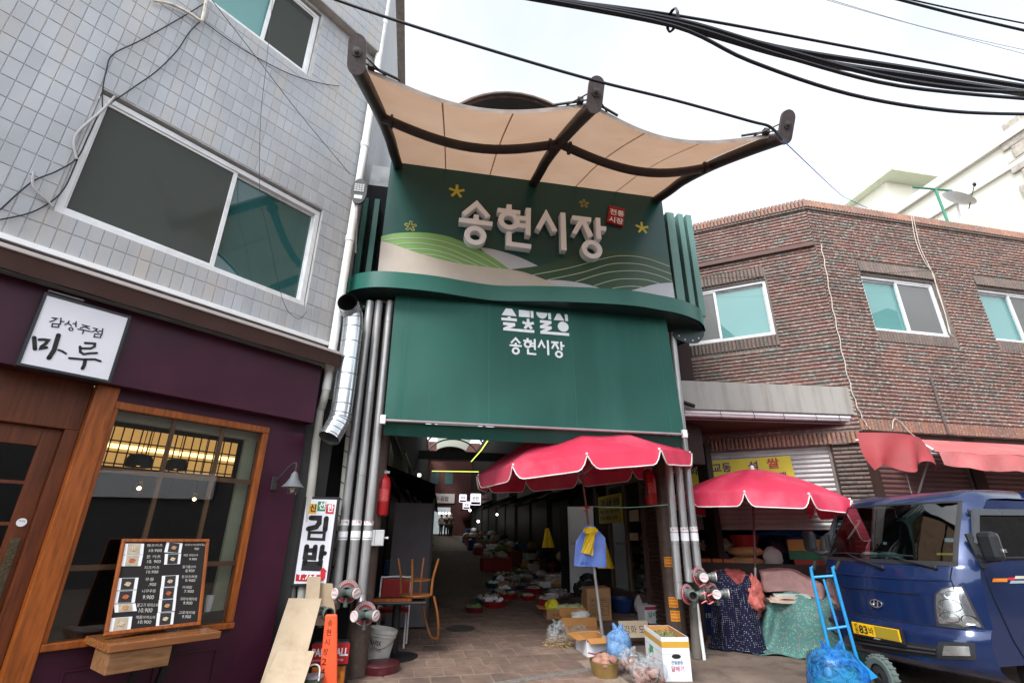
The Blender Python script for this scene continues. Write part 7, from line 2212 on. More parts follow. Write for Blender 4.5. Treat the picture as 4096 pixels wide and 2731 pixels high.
mb = MB()
for k, s_ in enumerate('송현시장24T카페'):
 z = a0.z - .10 - k * .083
 text_mb(mb, s_, a0.x - .02 - k * .003, z, .055, -.52, .002, fit=.045)
part('lettering', mb, mat('marker_dark', (0.06, 0.01, 0.01), .6), bt)
pt2 = lf(1252, 2735, -.52)
tn = thing('paint_tin', 'small paint tin with wire handle and clear lid on the ground below the cardboard', 'tin', FG.mat(pt2.x, -.55, FG.gz(pt2.x, -.55)))
mb = MB(); mb.lathe([(0, 0), (.085, 0), (.085, .155), (.09, .16), (.09, .175), (.0, .17)], 22); part('body', mb, mat('tin_label', (0.10, 0.13, 0.10), .4, var=.5, vs=20), tn, smooth=True)
mb = MB(); mb.lathe([(.091, .165), (.092, .185), (.0, .188)], 22); part('lid', mb, mat('grey_lid', (0.30, 0.32, 0.36), .3), tn, smooth=True)
mb = MB(); mb.tube(smooth_path([(-.09, 0, .15), (-.06, -.04, .25), (.0, -.05, .28), (.05, -.04, .25), (.06, -.07, .15)], 5), .008, 6); part('handle', mb, M_WHITE, tn, smooth=True)
bc_ = FG.g(1500, 2668)
bk = thing('plastic_bucket', 'dirty white plastic bucket with printed label tilted beside the left gate post', 'bucket', FG.mat(bc_.x + .0, bc_.y + .10, FG.gz(bc_.x, bc_.y + .1) + .015) @ Matrix.Rotation(.16, 4, 'Y'))
mb = MB(); mb.lathe([(0, .01), (.125, .01), (.155, .36), (.165, .36), (.165, .32), (.158, .32), (.156, .30), (.162, .30), (.162, .285), (.152, .285), (.13, 0), (0, 0)], 28); part('shell', mb, mat('grubby_white_plastic', (0.44, 0.43, 0.40), .5, var=.1, dirt=((0.2, 0.18, 0.15), 5, .6)), bk, smooth=True)
mb = MB(); mb.tube(smooth_path([(-.16, -.02, .29), (-.08, -.17, .20), (.02, -.19, .18), (.12, -.14, .24), (.16, -.02, .29)], 5), .0035, 5); part('handle', mb, M_DARK, bk, smooth=True)
mb = MB(); text_mb(mb, 'RAFIX', -.12, .2, .05, 0, 0, bold=.02, fit=.13); text_mb(mb, '방수 타일', -.10, .14, .035, 0, 0, fit=.12)
mb.v = [(math.sin(v[0] / .145) * (.134 + v[2] * .075), -math.cos(v[0] / .145) * (.134 + v[2] * .075), v[2]) for v in mb.v]; part('lettering', mb, M_INK, bk)
sc_ = FG.g(1520, 2692)
st_ = thing('stool_seat', 'round maroon padded stool seat lying flat on the pavers', 'stool', FG.mat(sc_.x, sc_.y + .05, FG.gz(sc_.x, sc_.y)))
mb = MB(); mb.lathe([(0, .0), (.20, .0), (.205, .02), (.205, .085), (.19, .10), (0, .105)], 32); part('cushion', mb, mat('maroon_vinyl', (0.085, 0.012, 0.018), .4, var=.1, dirt=((0.15, .1, .1), 8, .3)), st_, smooth=True)
mb = MB(); mb.lathe([(.206, .076), (.21, .082), (.206, .09)], 32); part('piping', mb, mat('maroon_vinyl', (0.085, 0.012, 0.018), .4), st_, smooth=True)
tb = FG.on(1590, 2400, .75)
tz = FG.on(1600, 2395, .75).z
gt_ = FG.gz(tb.x, .75)
tt = thing('folding_table', 'dark round-cornered table with white tubular legs at the lane mouth', 'table', FG.mat(tb.x, .75, gt_))
hz_ = tz - gt_
mb = MB(); mb.box(-.36, .36, -.28, .30, hz_ - .035, hz_); part('tabletop', mb, mat('black_tabletop', (0.03, 0.028, 0.028), .35), tt, bev=.02)
mb = MB(); mb.lathe([(.05, 0), (.05, hz_ - .03)], 14); mb.lathe([(.30, 0), (.30, .02), (.05, .05)], 24); part('pedestal', mb, M_BLACK, tt, smooth=True)
mb = MB(); mb.box(-.34, .18, -.27, -.25, hz_, hz_ + .035); mb.box(.16, .18, -.27, .1, hz_, hz_ + .035); part('wood_edge', mb, M_WOOD, tt)
ch_ = thing('upturned_chair', 'bentwood chair turned upside down on the dark table', 'chair', FG.mat(tb.x + .22, .70, tz) @ Matrix.Rotation(.5, 4, 'Z'))
M_BENT = mat('bentwood', (0.24, 0.085, 0.025), .35, var=.25, vs=8, stretch=(4, 4, .6))
mb = MB(); mb.lathe([(0, .03), (.19, .03), (.2, .045), (.19, .06), (0, .06)], 24); part('seat', mb, M_BENT, ch_, smooth=True)
for (sx, sy) in ((-1, -1), (1, -1), (-1, 1), (1, 1)):
 mb = MB(); mb.tube(smooth_path([(sx * .14, sy * .14, .05), (sx * .15, sy * .15, .25), (sx * .19, sy * .19, .47)], 4), [.017] * 4 + [.015] * 4 + [.013], 8); part('leg', mb, M_BENT, ch_, smooth=True)
mb = MB(); mb.tube(smooth_path([(.17 * math.cos(a), .17 * math.sin(a), .22) for a in [k * .5236 for k in range(13)]], 3), .009, 6); part('leg_ring', mb, M_BENT, ch_, smooth=True)
mb = MB(); mb.tube(smooth_path([(.17, -.16, .04), (.24, -.17, -.20), (.30, -.10, -.42), (.31, .0, -.46), (.30, .10, -.42), (.24, .17, -.20), (.17, .16, .04)], 5), .015, 8); part('backrest_hoop', mb, M_BENT, ch_, smooth=True)
fc = FG.on(1590, 2430, 1.3)
f0 = FG.gz(fc.x, 1.35)
t = thing('folding_chair', 'red folding chair with white tube frame behind the dark table', 'chair', FG.mat(fc.x - .05, 1.35, f0))
mb = MB(); mb.tube(smooth_path([(-.2, 0, .02), (-.2, 0, .75), (-.15, 0, .82), (.15, 0, .82), (.2, 0, .75), (.2, 0, .02)], 4), .012, 8); part('frame', mb, M_WHITE, t, smooth=True)
mb = MB(); mb.box(-.2, .2, -.3, 0, .42, .46); part('seat', mb, M_REDB, t, bev=.015)
mb = MB(); mb.box(-.18, .18, -.01, .015, .5, .8); part('backrest', mb, M_REDB, t, bev=.01)
for s_ in (-1, 1):
 mb = MB(); mb.tube([(s_ * .17, -.3, .02), (s_ * .17, .05, .46)], .011, 8); part('leg', mb, M_WHITE, t, smooth=True)
def extinguisher(label, F, p, s=1.0):
 t = thing('fire_extinguisher', label, 'extinguisher', F.mat(*p), 'fire extinguishers on the gate')
 mb = MB(); mb.lathe([(0, 0), (.07 * s, .005), (.078 * s, .03 * s), (.08 * s, .36 * s), (.06 * s, .43 * s), (.026 * s, .46 * s), (.024 * s, .49 * s)], 22); part('cylinder', mb, mat('extinguisher_red', (0.30, 0.012, 0.015), .35, var=.06), t, smooth=True)
 mb = MB(); mb.box(-.06 * s, .05 * s, -.012, .012, .49 * s, .51 * s); mb.bar((-.06 * s, 0, .53 * s), (.05 * s, 0, .51 * s), .02, .01); part('handle', mb, M_STEEL, t)
 mb = MB(); mb.tube(smooth_path([(-.02, -.01, .49 * s), (-.10 * s, -.04, .42 * s), (-.10 * s, -.05, .25 * s), (-.085 * s, -.05, .12 * s)], 5), .011, 8); part('hose', mb, M_BLACK, t, smooth=True)
 mb = MB(); mb.grid(lambda u, v: (.0815 * s * math.sin((u - .5) * 1.7), -.0815 * s * math.cos((u - .5) * 1.7), (.16 + .14 * v) * s), 8, 1); part('instruction_label', mb, mat('red_label', (0.42, 0.06, 0.06), .5, var=.5, vs=60), t)
p = FG.on(1525, 2062, .02); extinguisher('red fire extinguisher hanging beside the standpipe marked 3', FG, (p.x, .02, p.z))
p = FG.on(2608, 2020, .42); extinguisher('red fire extinguisher hung high behind the stickered gate post', FG, (p.x, .42, p.z))
cord('hanging_chain', 'thin chain holding up the extinguisher beside the left standpipes', [tuple(FG.on(1545, 1925, .02)), tuple(FG.on(1540, 1830, .02))], FG, .005, M_DARK, cat='chain')
p = FG.on(1510, 2150, -.10)
t = thing('junction_box', 'small grey plastic junction box beside the standpipe marked 3', 'box', FG.mat(p.x, -.1, p.z))
mb = MB(); mb.box(-.085, .075, -.05, .05, -.085, .085); part('case', mb, mat('grey_plastic', (0.40, 0.40, 0.41), .5), t, bev=.008)
mb = MB(); mb.box(-.03, -.026, -.052, .052, -.086, .086); part('lid_seam', mb, M_DARK, t)
mb = MB(); mb.tube([(.07, 0, 0), (.12, 0, 0)], .012, 8); part('gland', mb, M_WHITE, t)
KX = [FG.on(px, py, -.30) for px, py in ((1219, 1984), (1361, 1988), (1312, 2347), (1163, 2342))]
kx0, kx1 = (KX[0].x + KX[3].x) / 2, (KX[1].x + KX[2].x) / 2
kz1, kz0 = (KX[0].z + KX[1].z) / 2, (KX[2].z + KX[3].z) / 2
kw, kh = kx1 - kx0, kz1 - kz0
ks = thing('kimbap_sign', 'upright white shop sign with bold black letters, coloured tags and red arrow', 'sign', FG.mat(kx0, -.30, kz0))
mb = MB(); mb.box(0, kw, .0, .05, 0, kh); part('frame', mb, M_INK, ks, bev=.004)
fr_ = .028
mb = MB(); mb.box(fr_, kw - fr_, -.004, .0, fr_, kh - fr_); fc_ = part('face', mb, mat('sign_white', (0.68, 0.68, 0.74), .45, var=.02), ks)
def kp(px, py):   # sign zoom pixel -> sign plane
 p = FG.on(1150 + px * .2615, 1960 + py * .2615, -.305)
 return (p.x - kx0, p.z - kz0)
for (q, cl, ch2, tc_) in (((330, 205, 452, 210, 435, 355, 310, 350), (0.62, 0.33, 0.02), '신', M_INK), ((470, 168, 592, 175, 575, 320, 450, 315), (0.02, 0.20, 0.08), '선', M_PAPER), ((598, 210, 722, 217, 703, 362, 580, 355), (0.48, 0.02, 0.03), '한', M_PAPER)):
 pts = [kp(q[i], q[i + 1]) for i in (0, 2, 4, 6)]
 mb = MB(); mb.prism(pts, -.007, -.004); tg = part('tag', mb, mat('tag_' + ch2, cl, .5, var=.03), fc_)
 b0 = pts[3]; b1 = pts[2]
 mb = MB(); text_mb(mb, ch2, b0[0] + .014, b0[1] + .018, (pts[0][1] - b0[1]) * .78, -.007, .002, bold=.03, fit=(b1[0] - b0[0]) * .78); part('tag_letter', mb, tc_, tg)
mb = MB()
def ks_(pts, w, close=False): mb.stroke([kp(*p) for p in pts], w, -.008, -.004, round_=True, close=close)
ks_([(360, 420), (490, 422), (485, 500), (440, 560), (320, 588)], .052); ks_([(595, 430), (575, 600)], .052)
mb.ring([kp(*p) for p in ((315, 622), (590, 625), (575, 772), (297, 762))], [kp(*p) for p in ((358, 665), (540, 667), (530, 728), (348, 720))], -.008, -.004)
ks_([(295, 860), (270, 1020), (405, 1030), (425, 865)], .05); ks_([(290, 915), (415, 918)], .045); ks_([(535, 865), (508, 1035)], .05); ks_([(530, 960), (570, 962)], .045)
ks_([(268, 1080), (250, 1185), (490, 1195), (505, 1085)], .05); ks_([(262, 1115), (500, 1120)], .042)
part('lettering', mb, M_INK, fc_)
mb = MB(); mb.prism([kp(*p) for p in ((135, 1278), (500, 1290), (500, 1400), (122, 1385))], -.007, -.004); rp_ = part('phone_strip', mb, mat('strip_red', (0.45, 0.02, 0.03), .5), fc_)
mb = MB(); mb.prism([kp(*p) for p in ((550, 1178), (606, 1245), (582, 1240), (575, 1340), (545, 1378), (490, 1385), (500, 1330), (508, 1238), (484, 1235))], -.010, -.004); part('arrow', mb, mat('strip_red', (0.45, 0.02, 0.03), .5), fc_)
mb = MB(); a_ = kp(148, 1365); text_mb(mb, 'T.764-', a_[0], a_[1], .06, -.007, .002, bold=.02, fit=.22); part('phone_number', mb, M_PAPER, rp_)
mb = MB()
p1_, p2_ = FG.on(1140, 2350, .02), FG.on(1230, 1900, .02)
mb.box(kx0 - .10, kx0 + .02, -.02, .02, FG.gz(-1, 0), 2.25)
single('pale_board', mb, mat('grey_green_board', (0.30, 0.30, 0.24), .7, var=.1), 'narrow pale grey-green board standing behind the kimbap sign', 'board', FG.mat())
dpt = [FG.on(px, py, y) for px, py, y in ((1390, 1208, -.62), (1402, 1240, -.45), (1412, 1290, -.40), (1390, 1470, -.40), (1366, 1640, -.40), (1352, 1690, -.42), (1316, 1752, -.50))]
du = thing('spiral_duct', 'shiny silver ventilation duct with open dark mouth hanging below the gate ledge', 'duct', FG.mat(), z0=0)
M_DUCT = mat('shiny_duct', (0.52, 0.55, 0.58), .22, metal=.85, var=.12, vs=3)
path = smooth_path(dpt, 6)
mb = MB(); mb.tube(path, .122, 22, caps=False); part('tube', mb, M_DUCT, du, smooth=True)
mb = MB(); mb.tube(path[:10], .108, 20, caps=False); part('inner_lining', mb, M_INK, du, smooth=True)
for k in range(3, len(path) - 1, 2):
 d_v = path[k + 1] - path[k - 1]
 mb = MB(); mb.lathe([(.122, -.006), (.1265, 0), (.122, .006)], 22, path[k], d_v); part('seam', mb, mat('duct_seam', (0.30, 0.31, 0.33), .35, metal=.7), du, smooth=True)
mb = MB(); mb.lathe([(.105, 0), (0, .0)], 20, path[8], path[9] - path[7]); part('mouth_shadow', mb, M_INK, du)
dp = [FL.on(px, py, -.10) for px, py in ((1553, -20), (1520, 235), (1443, 600), (1407, 814), (1374, 1046), (1347, 1300), (1322, 1470), (1305, 1560))]
dr = thing('drain_pipe', 'tall white plastic drain pipe running down the tiled building corner', 'pipe', FL.mat(), z0=0)
xm_ = sum(p.x for p in dp) / len(dp)
top = Vector((dp[0].x, -.10, dp[0].z)); bot = Vector((dp[-1].x, -.10, dp[-1].z))
mb = MB(); mb.tube([top, bot], .052, 18); part('pipe', mb, M_PVC, dr, smooth=True)
for t_ in (.10, .25, .47, .70, .96):
 c = top.lerp(bot, t_); mb = MB(); mb.lathe([(.053, -.05), (.06, -.045), (.06, .045), (.053, .05)], 18, c); part('collar', mb, M_PVC, dr, smooth=True)
low = [bot + Vector((0, 0, .02)), bot + Vector((-.01, -.0, -.10)), FL.on(1288, 1625, -.04), FL.on(1276, 1680, .0), FL.on(1240, 1990, .0), FL.on(1226, 2120, .0), FL.on(1205, 2420, .0)]
mb = MB(); mb.tube(smooth_path(low, 4), .046, 16); part('lower_pipe', mb, mat('aged_pvc', (0.42, 0.41, 0.37), .5, var=.12, vs=4), dr, smooth=True)
sp_ = [FG.on(px, py, .0) for px, py in ((1412, 1650), (1392, 1800), (1372, 2000), (1355, 2200), (1345, 2330))]
wp = thing('wire_wrapped_pipe', 'dull white pipe wound with black wire behind the standpipe marked 2', 'pipe', FG.mat(), z0=0)
mb = MB(); mb.tube([sp_[0], sp_[-1]], .062, 16); part('pipe', mb, mat('aged_pvc', (0.42, 0.41, 0.37), .5), wp, smooth=True)
mb = MB()
d_v = sp_[-1] - sp_[0]
mb.tube([sp_[0] + d_v * (k / 200) + Vector((.066 * math.cos(k * .33), .066 * math.sin(k * .33), 0)) for k in range(201)], .006, 5); part('wire', mb, M_INK, wp)
c = FG.on(1436, 770, -.45)
sl = thing('street_light', 'dark LED street light head on a thin bracket beside the drain pipe', 'street light', FG.mat(c.x, -.45, c.z))
axl = Vector((.12, .55, .83)).normalized()
mb = MB()
pts2 = [(math.cos(a) * .105, math.sin(a) * .20 + (.02 if math.sin(a) > 0 else 0)) for a in [2 * math.pi * k / 28 for k in range(28)]]
vs = [(x, -.02, z) for x, z in pts2] + [(x * .9, .05, z * .9) for x, z in pts2]
mb.add(vs, [tuple(range(28)), tuple(range(55, 27, -1))] + [(i, i + 28, (i + 1) % 28 + 28, (i + 1) % 28) for i in range(28)])
part('housing', mb, mat('lamp_housing', (0.045, 0.047, 0.05), .5), sl)
for r_ in range(4):
 for q in range(4):
  mb = MB(); mb.box(-.065 + q * .034, -.065 + q * .034 + .028, -.028, -.02, .10 - r_ * .034, .10 - r_ * .034 + .026); part('led_lens', mb, mat('led_lens', (0.40, 0.41, 0.42), .2), sl)
mb = MB(); mb.box(-.055, .055, -.024, -.019, -.12, -.06); mb.tube(smooth_path([(0, .02, -.16), (.01, .06, -.40), (.03, .20, -.85)], 5), .018, 8); part('bracket', mb, mat('lamp_bracket', (0.30, 0.30, 0.30), .4, metal=.5), sl)
tilt_m = .16
cpx = [(508, 2156), (850, 2153), (800, 2490), (418, 2540)]
pc4 = [FL.on(px, py, y) for (px, py), y in zip(cpx, (-.16, -.16, -.34, -.34))]
bl, br = pc4[3], pc4[2]
bw_ = (((pc4[1] - pc4[0]).length) + ((br - bl).length)) / 2
bh_ = ((pc4[0] - bl).length + (pc4[1] - br).length) / 2
cm = (bl + br) / 2
cbm = FL.mat(cm.x, cm.y, min(bl.z, br.z) + .0) @ Matrix.Rotation(-math.asin(min(.9, .18 / bh_)), 4, 'X')
cbd = thing('menu_chalkboard', 'black chalkboard menu in an orange wood frame with food photos and prices', 'menu board', cbm)
mb = MB(); mb.box(-bw_ / 2, bw_ / 2, 0, .012, 0, bh_); part('slate', mb, mat('chalk_black', (0.014, 0.012, 0.012), .7, var=.1), cbd)
mb = MB(); f_ = .022
mb.box(-bw_ / 2 - .004, bw_ / 2 + .004, -.012, .018, bh_ - f_, bh_ + .004); mb.box(-bw_ / 2 - .004, bw_ / 2 + .004, -.012, .018, -.004, f_); mb.box(-bw_ / 2 - .004, -bw_ / 2 + f_, -.012, .018, f_, bh_ - f_); mb.box(bw_ / 2 - f_, bw_ / 2 + .004, -.012, .018, f_, bh_ - f_)
part('frame', mb, M_WOOD, cbd, bev=.004)
def cu_(px, py):
 """zoom pixel of the board -> (x, z), bilinear in the board's four corners"""
 C4 = ((410, 100), (1635, 85), (1425, 1300), (70, 1490))
 u, v = .5, .5
 for _ in range(20):
  tx_ = C4[0][0] * (1 - u) * (1 - v) + C4[1][0] * u * (1 - v) + C4[2][0] * u * v + C4[3][0] * (1 - u) * v
  ty_ = C4[0][1] * (1 - u) * (1 - v) + C4[1][1] * u * (1 - v) + C4[2][1] * u * v + C4[3][1] * (1 - u) * v
  u += (px - tx_) / 1280; v += (py - ty_) / 1300
 return (-bw_ / 2 + u * bw_, bh_ * (1 - v))
M_CHALK = mat('chalk_writing', (0.48, 0.47, 0.44), .9, var=.25, vs=60)
photos = [((425, 165), (685, 162), (655, 330), (390, 340), 'tray'), ((390, 345), (655, 335), (610, 505), (352, 512), 'cut'), ((1000, 130), (1228, 150), (1190, 300), (950, 290), 'b'), ((960, 315), (1195, 308), (1165, 465), (935, 478), 'b'),
   ((300, 690), (568, 678), (530, 850), (265, 870), 'b'), ((258, 880), (528, 858), (490, 1035), (215, 1055), 'b'), ((215, 1065), (500, 1045), (510, 1150), (222, 1180), 'p'), ((170, 1255), (445, 1228), (410, 1400), (128, 1440), 'p'),
   ((895, 645), (1138, 628), (1110, 795), (865, 812), 'b'), ((860, 815), (1105, 798), (1075, 965), (832, 985), 'b'), ((825, 990), (1078, 965), (1048, 1135), (800, 1165), 'b'), ((790, 1170), (1042, 1148), (1010, 1315), (760, 1348), 'b')]
foods = [(0.45, 0.35, 0.22), (0.42, 0.10, 0.03), (0.40, 0.22, 0.10), (0.50, 0.40, 0.25)]
for i, (a, b, c, d, kd) in enumerate(photos):
 q = [cu_(*p) for p in (a, b, c, d)]
 mb = MB(); mb.prism(q, -.003, -.0004); ph = part('food_photo', mb, M_PAPER, cbd)
 cx_, cz_ = sum(p[0] for p in q) / 4, sum(p[1] for p in q) / 4
 def sh(p, kx, kz): return (cx_ + (p[0] - cx_) * kx, cz_ + (p[1] - cz_) * kz)
 mb = MB(); mb.prism([sh(p, .64, .94) for p in q], -.0045, -.003); part('picture_ground', mb, mat('photo_dark', (0.03, 0.028, 0.03), .5, var=.2) if kd == 'b' else mat('photo_beige', (0.42, 0.36, 0.28), .5, var=.15, vs=30), ph)
 mb = MB(); r_ = abs(q[1][0] - q[0][0]) * .24
 if kd == 'b': mb.prism(circ(cx_, cz_, r_, r_ * .85, 20), -.006, -.0045); part('bowl_picture', mb, mat('photo_bowl', (0.015, 0.015, 0.018), .3), ph)
 mb = MB(); mb.prism([(x + .15 * r_ * math.sin(k * 2.3), z) for k, (x, z) in enumerate(circ(cx_, cz_ - r_ * .05, r_ * .66, r_ * .5, 14))], -.0075, -.0045); part('dish_picture', mb, mat('photo_food_%d' % (i % 4), foods[i % 4], .5, var=.7, vs=120), ph)
for (s_, x, y, hpx, wpx) in (('멘츠카츠', 718, 210, 45, 215), ('10.900', 735, 290, 44, 180), ('돈 카츠', 695, 388, 50, 195), ('10. 900', 697, 460, 48, 190), ('치즈카츠', 650, 550, 46, 210), ('10.900', 675, 612, 42, 165), ('우동', 650, 725, 48, 120), ('.900', 690, 795, 44, 105),
      ('니꾸우동', 595, 895, 50, 190), ('9.900', 595, 985, 56, 155), ('불고기 야끼소바', 510, 1095, 52, 300), ('10.900', 530, 1170, 58, 185), ('해물야끼소바', 485, 1260, 46, 270), ('10.900', 512, 1322, 44, 180),
      ('자루소바(냉모밀)', 1255, 192, 38, 310), ('900', 1398, 248, 36, 70), ('매운 비빔소바', 1228, 348, 36, 220), ('9.900', 1308, 405, 34, 115), ('들기름소바', 1198, 525, 42, 205), ('8.900', 1240, 582, 42, 135), ('돈코츠라멘', 1175, 672, 44, 235), ('9.900', 1225, 722, 38, 155),
      ('카레밥', 1175, 822, 42, 150), ('7.900', 1198, 878, 40, 150), ('가라아게카레', 1130, 990, 46, 255), ('9.900', 1175, 1042, 42, 140), ('고로케카레', 1100, 1175, 44, 245), ('9.900', 1148, 1228, 42, 135)):
 a, b, c = cu_(x, y), cu_(x + wpx, y - wpx * .03), cu_(x + hpx * .15, y - hpx)
 mb = MB(); text_mb(mb, s_, a[0], a[1], abs(c[1] - a[1]), 0, .0012, fit=math.hypot(b[0] - a[0], b[1] - a[1]), rot=math.atan2(b[1] - a[1], b[0] - a[0]), bold=.004)
 part('chalk_lettering', mb, M_CHALK, cbd)
sz_ = [FL.on(px, py, y) for px, py, y in ((468, 2540, -.34), (760, 2500, -.34), (842, 2535, -.62), (545, 2595, -.62))]
tz_ = sum(p.z for p in sz_) / 4
wt = thing('wall_table', 'small varnished wood wall table with a drawer box on black steel legs', 'table', FL.mat(), z0=0)
xs0, xs1 = -1.98, -1.22
mb = MB(); mb.box(xs0, xs1, -.60, -.03, tz_ - .05, tz_); part('tabletop', mb, mat('glossy_teak', (0.22, 0.085, 0.03), .25, var=.25, vs=6, stretch=(.5, 6, 6), coat=.4), wt, bev=.004)
mb = MB(); mb.box(xs0 + .02, xs0 + .42, -.58, -.25, tz_ - .19, tz_ - .055); part('drawer', mb, mat('acacia', (0.20, 0.10, 0.045), .4, var=.35, vs=9, stretch=(.7, 4, 4)), wt, bev=.004)
for xx in (xs0 + .30, xs0 + .50):
 mb = MB(); mb.bar((xx, -.40, tz_ - .05), (xx - .02, -.12, gl0), .045, .045); part('leg', mb, M_BLACK, wt)
mb = MB(); mb.bar((xs0 + .28, -.2, .35), (xs0 + .5, -.2, .35), .03, .03); part('crossbar', mb, M_BLACK, wt)
# ================================================================== inside the covered lane
lw_ = lambda y: -.25 + 1.5 * (y - 1) / 31.0
rw_ = lambda y: 4.75 + .45 * (y - 1) / 31.0
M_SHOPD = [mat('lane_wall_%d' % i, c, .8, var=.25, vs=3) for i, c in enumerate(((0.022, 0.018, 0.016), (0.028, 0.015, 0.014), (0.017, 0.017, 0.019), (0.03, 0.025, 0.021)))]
M_LIT = mat('lit_sign', (0.8, 0.8, 0.8), .5, emit=('#f4f2ff', .4))
def lane_shop(label, side, y0, y1, h, k, sign=None, awn=None):
 f = lw_ if side < 0 else rw_
 z0 = FG.gz(f(y0), y0) - .1
 t = thing('lane_shop', label, 'shop', FG.mat(f(y0), y0, z0))
 dx = f(y1) - f(y0); L = y1 - y0
 mb = MB(); W_ = .4 * side
 a, b, c, d = (0, 0), (dx, L), (dx + W_, L), (W_, 0)
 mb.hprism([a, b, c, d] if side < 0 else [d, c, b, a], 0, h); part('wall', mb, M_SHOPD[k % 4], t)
 mb = MB()
 for q in range(2):
  s0, s1 = L * (.06 + .48 * q), L * (.06 + .48 * q + .40)
  mb.add([(dx * s / L - side * .02, s, z) for s in (s0, s1) for z in (.15, 2.3)], [(0, 1, 3, 2)])
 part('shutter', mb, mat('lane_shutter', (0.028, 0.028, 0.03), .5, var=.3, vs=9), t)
 if sign:
  mb = MB(); mb.box(-side * .02, -side * .14, L * .2, L * .8, 2.6, 3.15); sg2 = part('sign_board', mb, mat('lane_sign', (0.22, 0.21, 0.20), .5), t, bev=.01)
  mb = MB(); text_mb(mb, sign, -L * .22, 2.72, .3, 0, 0, bold=.02, fit=L * .42); mb.v = [(-side * .145, L * .5 + (v[0] if side < 0 else -v[0]), v[2]) for v in mb.v]; part('lettering', mb, M_TXTR, sg2)
 mb = MB(); mb.grid(lambda u, v: (dx * u - side * (.02 + 1.0 * v), L * (.04 + .92 * u), 2.62 - .35 * v + .03 * math.sin(u * 14)), 12, 2); part('awning', mb, M_SHOPD[(k + 2) % 4], t)  # dark sloped sheet added over the shopfront to darken the lane
 mb = MB(); r9 = random.Random(k * 7 + side)
 for q in range(34):
  s0 = L * r9.random(); xx = dx * s0 / L - side * r9.uniform(.15, .75); zz = r9.choice((.12, .12, .4, .7)) if abs(xx) < .5 else .12
  if q % 2: mb.box(xx - .16, xx + .16, s0 - .2, s0 + .2, zz, zz + r9.uniform(.15, .3), q % 5)
  else: lumpy(mb, (xx, s0, zz + .12), .2, .2, .14, .3, 2.2, q, 10, 7, mi=q % 5)
 part('stock_heap', mb, [M_CARD, M_MAROON, M_SEED, M_BOXW, M_BLUEB], t, kind='stuff')
 for z in (2.45, 3.4, h - .5): part('conduit', MB().tube([(-side * .06, 0, z), (dx - side * .06, L, z)], .03, 6), M_DARK, t)
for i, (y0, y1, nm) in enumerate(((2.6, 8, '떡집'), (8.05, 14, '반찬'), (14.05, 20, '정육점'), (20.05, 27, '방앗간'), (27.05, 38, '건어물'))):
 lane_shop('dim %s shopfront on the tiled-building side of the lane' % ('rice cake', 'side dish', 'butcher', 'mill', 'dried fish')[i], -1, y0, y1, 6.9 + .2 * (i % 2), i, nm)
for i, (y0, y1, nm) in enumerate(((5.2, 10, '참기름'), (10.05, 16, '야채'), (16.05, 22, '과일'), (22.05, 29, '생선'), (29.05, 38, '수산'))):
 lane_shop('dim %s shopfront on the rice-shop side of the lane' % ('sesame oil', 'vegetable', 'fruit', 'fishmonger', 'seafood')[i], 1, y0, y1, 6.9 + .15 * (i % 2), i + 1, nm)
ez = FG.gz(3, 38)
t = thing('lane_end_building', 'dim reddish building with lit white shop sign closing the far end of the lane', 'building', FG.mat(0, 38, ez - .2))
mb = MB(); mb.box(.5, 6, 0, .5, 0, 7.9); part('wall', mb, mat('dim_red_wall', (0.09, 0.035, 0.032), .8, var=.2), t)
mb = MB(); mb.box(1.7, 3.9, -.12, 0, 2.75, 3.5); part('sign_board', mb, mat('far_sign', (0.45, 0.43, 0.42), .5, emit=('#8a7f7a', .12)), t)
mb = MB(); text_mb(mb, '만두 김밥', 1.9, 2.9, .4, -.12, .01, bold=.02, fit=1.5); part('lettering', mb, M_INK, t)
mb = MB(); mb.box(1.9, 3.6, -.05, 0, .3, 2.4); part('shop_glow', mb, mat('shop_glow', (0.5, 0.5, 0.5), .6, emit=('#c9d6da', .15)), t)
for (x, z) in ((1.75, 4.3), (3.0, 4.3)):
 mb = MB(); mb.box(x, x + .7, -.04, 0, z, z + 1.1); part('window', mb, mat('far_window', (0.05, 0.10, 0.10), .2), t)
def arc(y, a, k=0.0):
 e = max(0, 1 - y / 6)
 x0, x1 = lw_(y) - .3 + .75 * e, rw_(y) + .3 - 1.3 * e
 return (x0 + (x1 - x0) * (.5 - .5 * math.cos(a)), y, 6.9 + k + (3.1 - .9 * min(1, y / 20)) * math.sin(a) ** .8)
rf = thing('lane_roof', 'arched lane roof on brown ribs, pale translucent panels towards the far end', 'roof', FG.mat(), z0=0)
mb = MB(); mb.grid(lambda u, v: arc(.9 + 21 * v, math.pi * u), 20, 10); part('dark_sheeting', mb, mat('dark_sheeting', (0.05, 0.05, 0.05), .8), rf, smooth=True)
tm_ = bpy.data.materials.new('pale_roof_panel'); tm_.use_nodes = True
tn_ = tm_.node_tree; tn_.nodes.clear(); o1 = tn_.nodes.new('ShaderNodeOutputMaterial'); t1 = tn_.nodes.new('ShaderNodeBsdfTranslucent'); t1.inputs[0].default_value = (.22, .23, .19, 1); tn_.links.new(t1.outputs[0], o1.inputs[0])
for q in range(4):
 mb = MB(); mb.grid(lambda u, v: arc(21.9 + 4 * q + 3.96 * v, math.pi * (.3 + .4 * u)), 16, 2); part('roof_panel', mb, tm_, rf, smooth=True)
for y in (1.0, 8, 15, 22, 26, 30, 34, 37.9):
 mb = MB(); mb.tube([arc(y, math.pi * k / 24, -.06 if y > 2 else .06) for k in range(25)], .07, 8); part('rib', mb, M_BROWN if y > 2 else mat('arch_brown', (0.10, 0.055, 0.04), .5), rf, smooth=True)
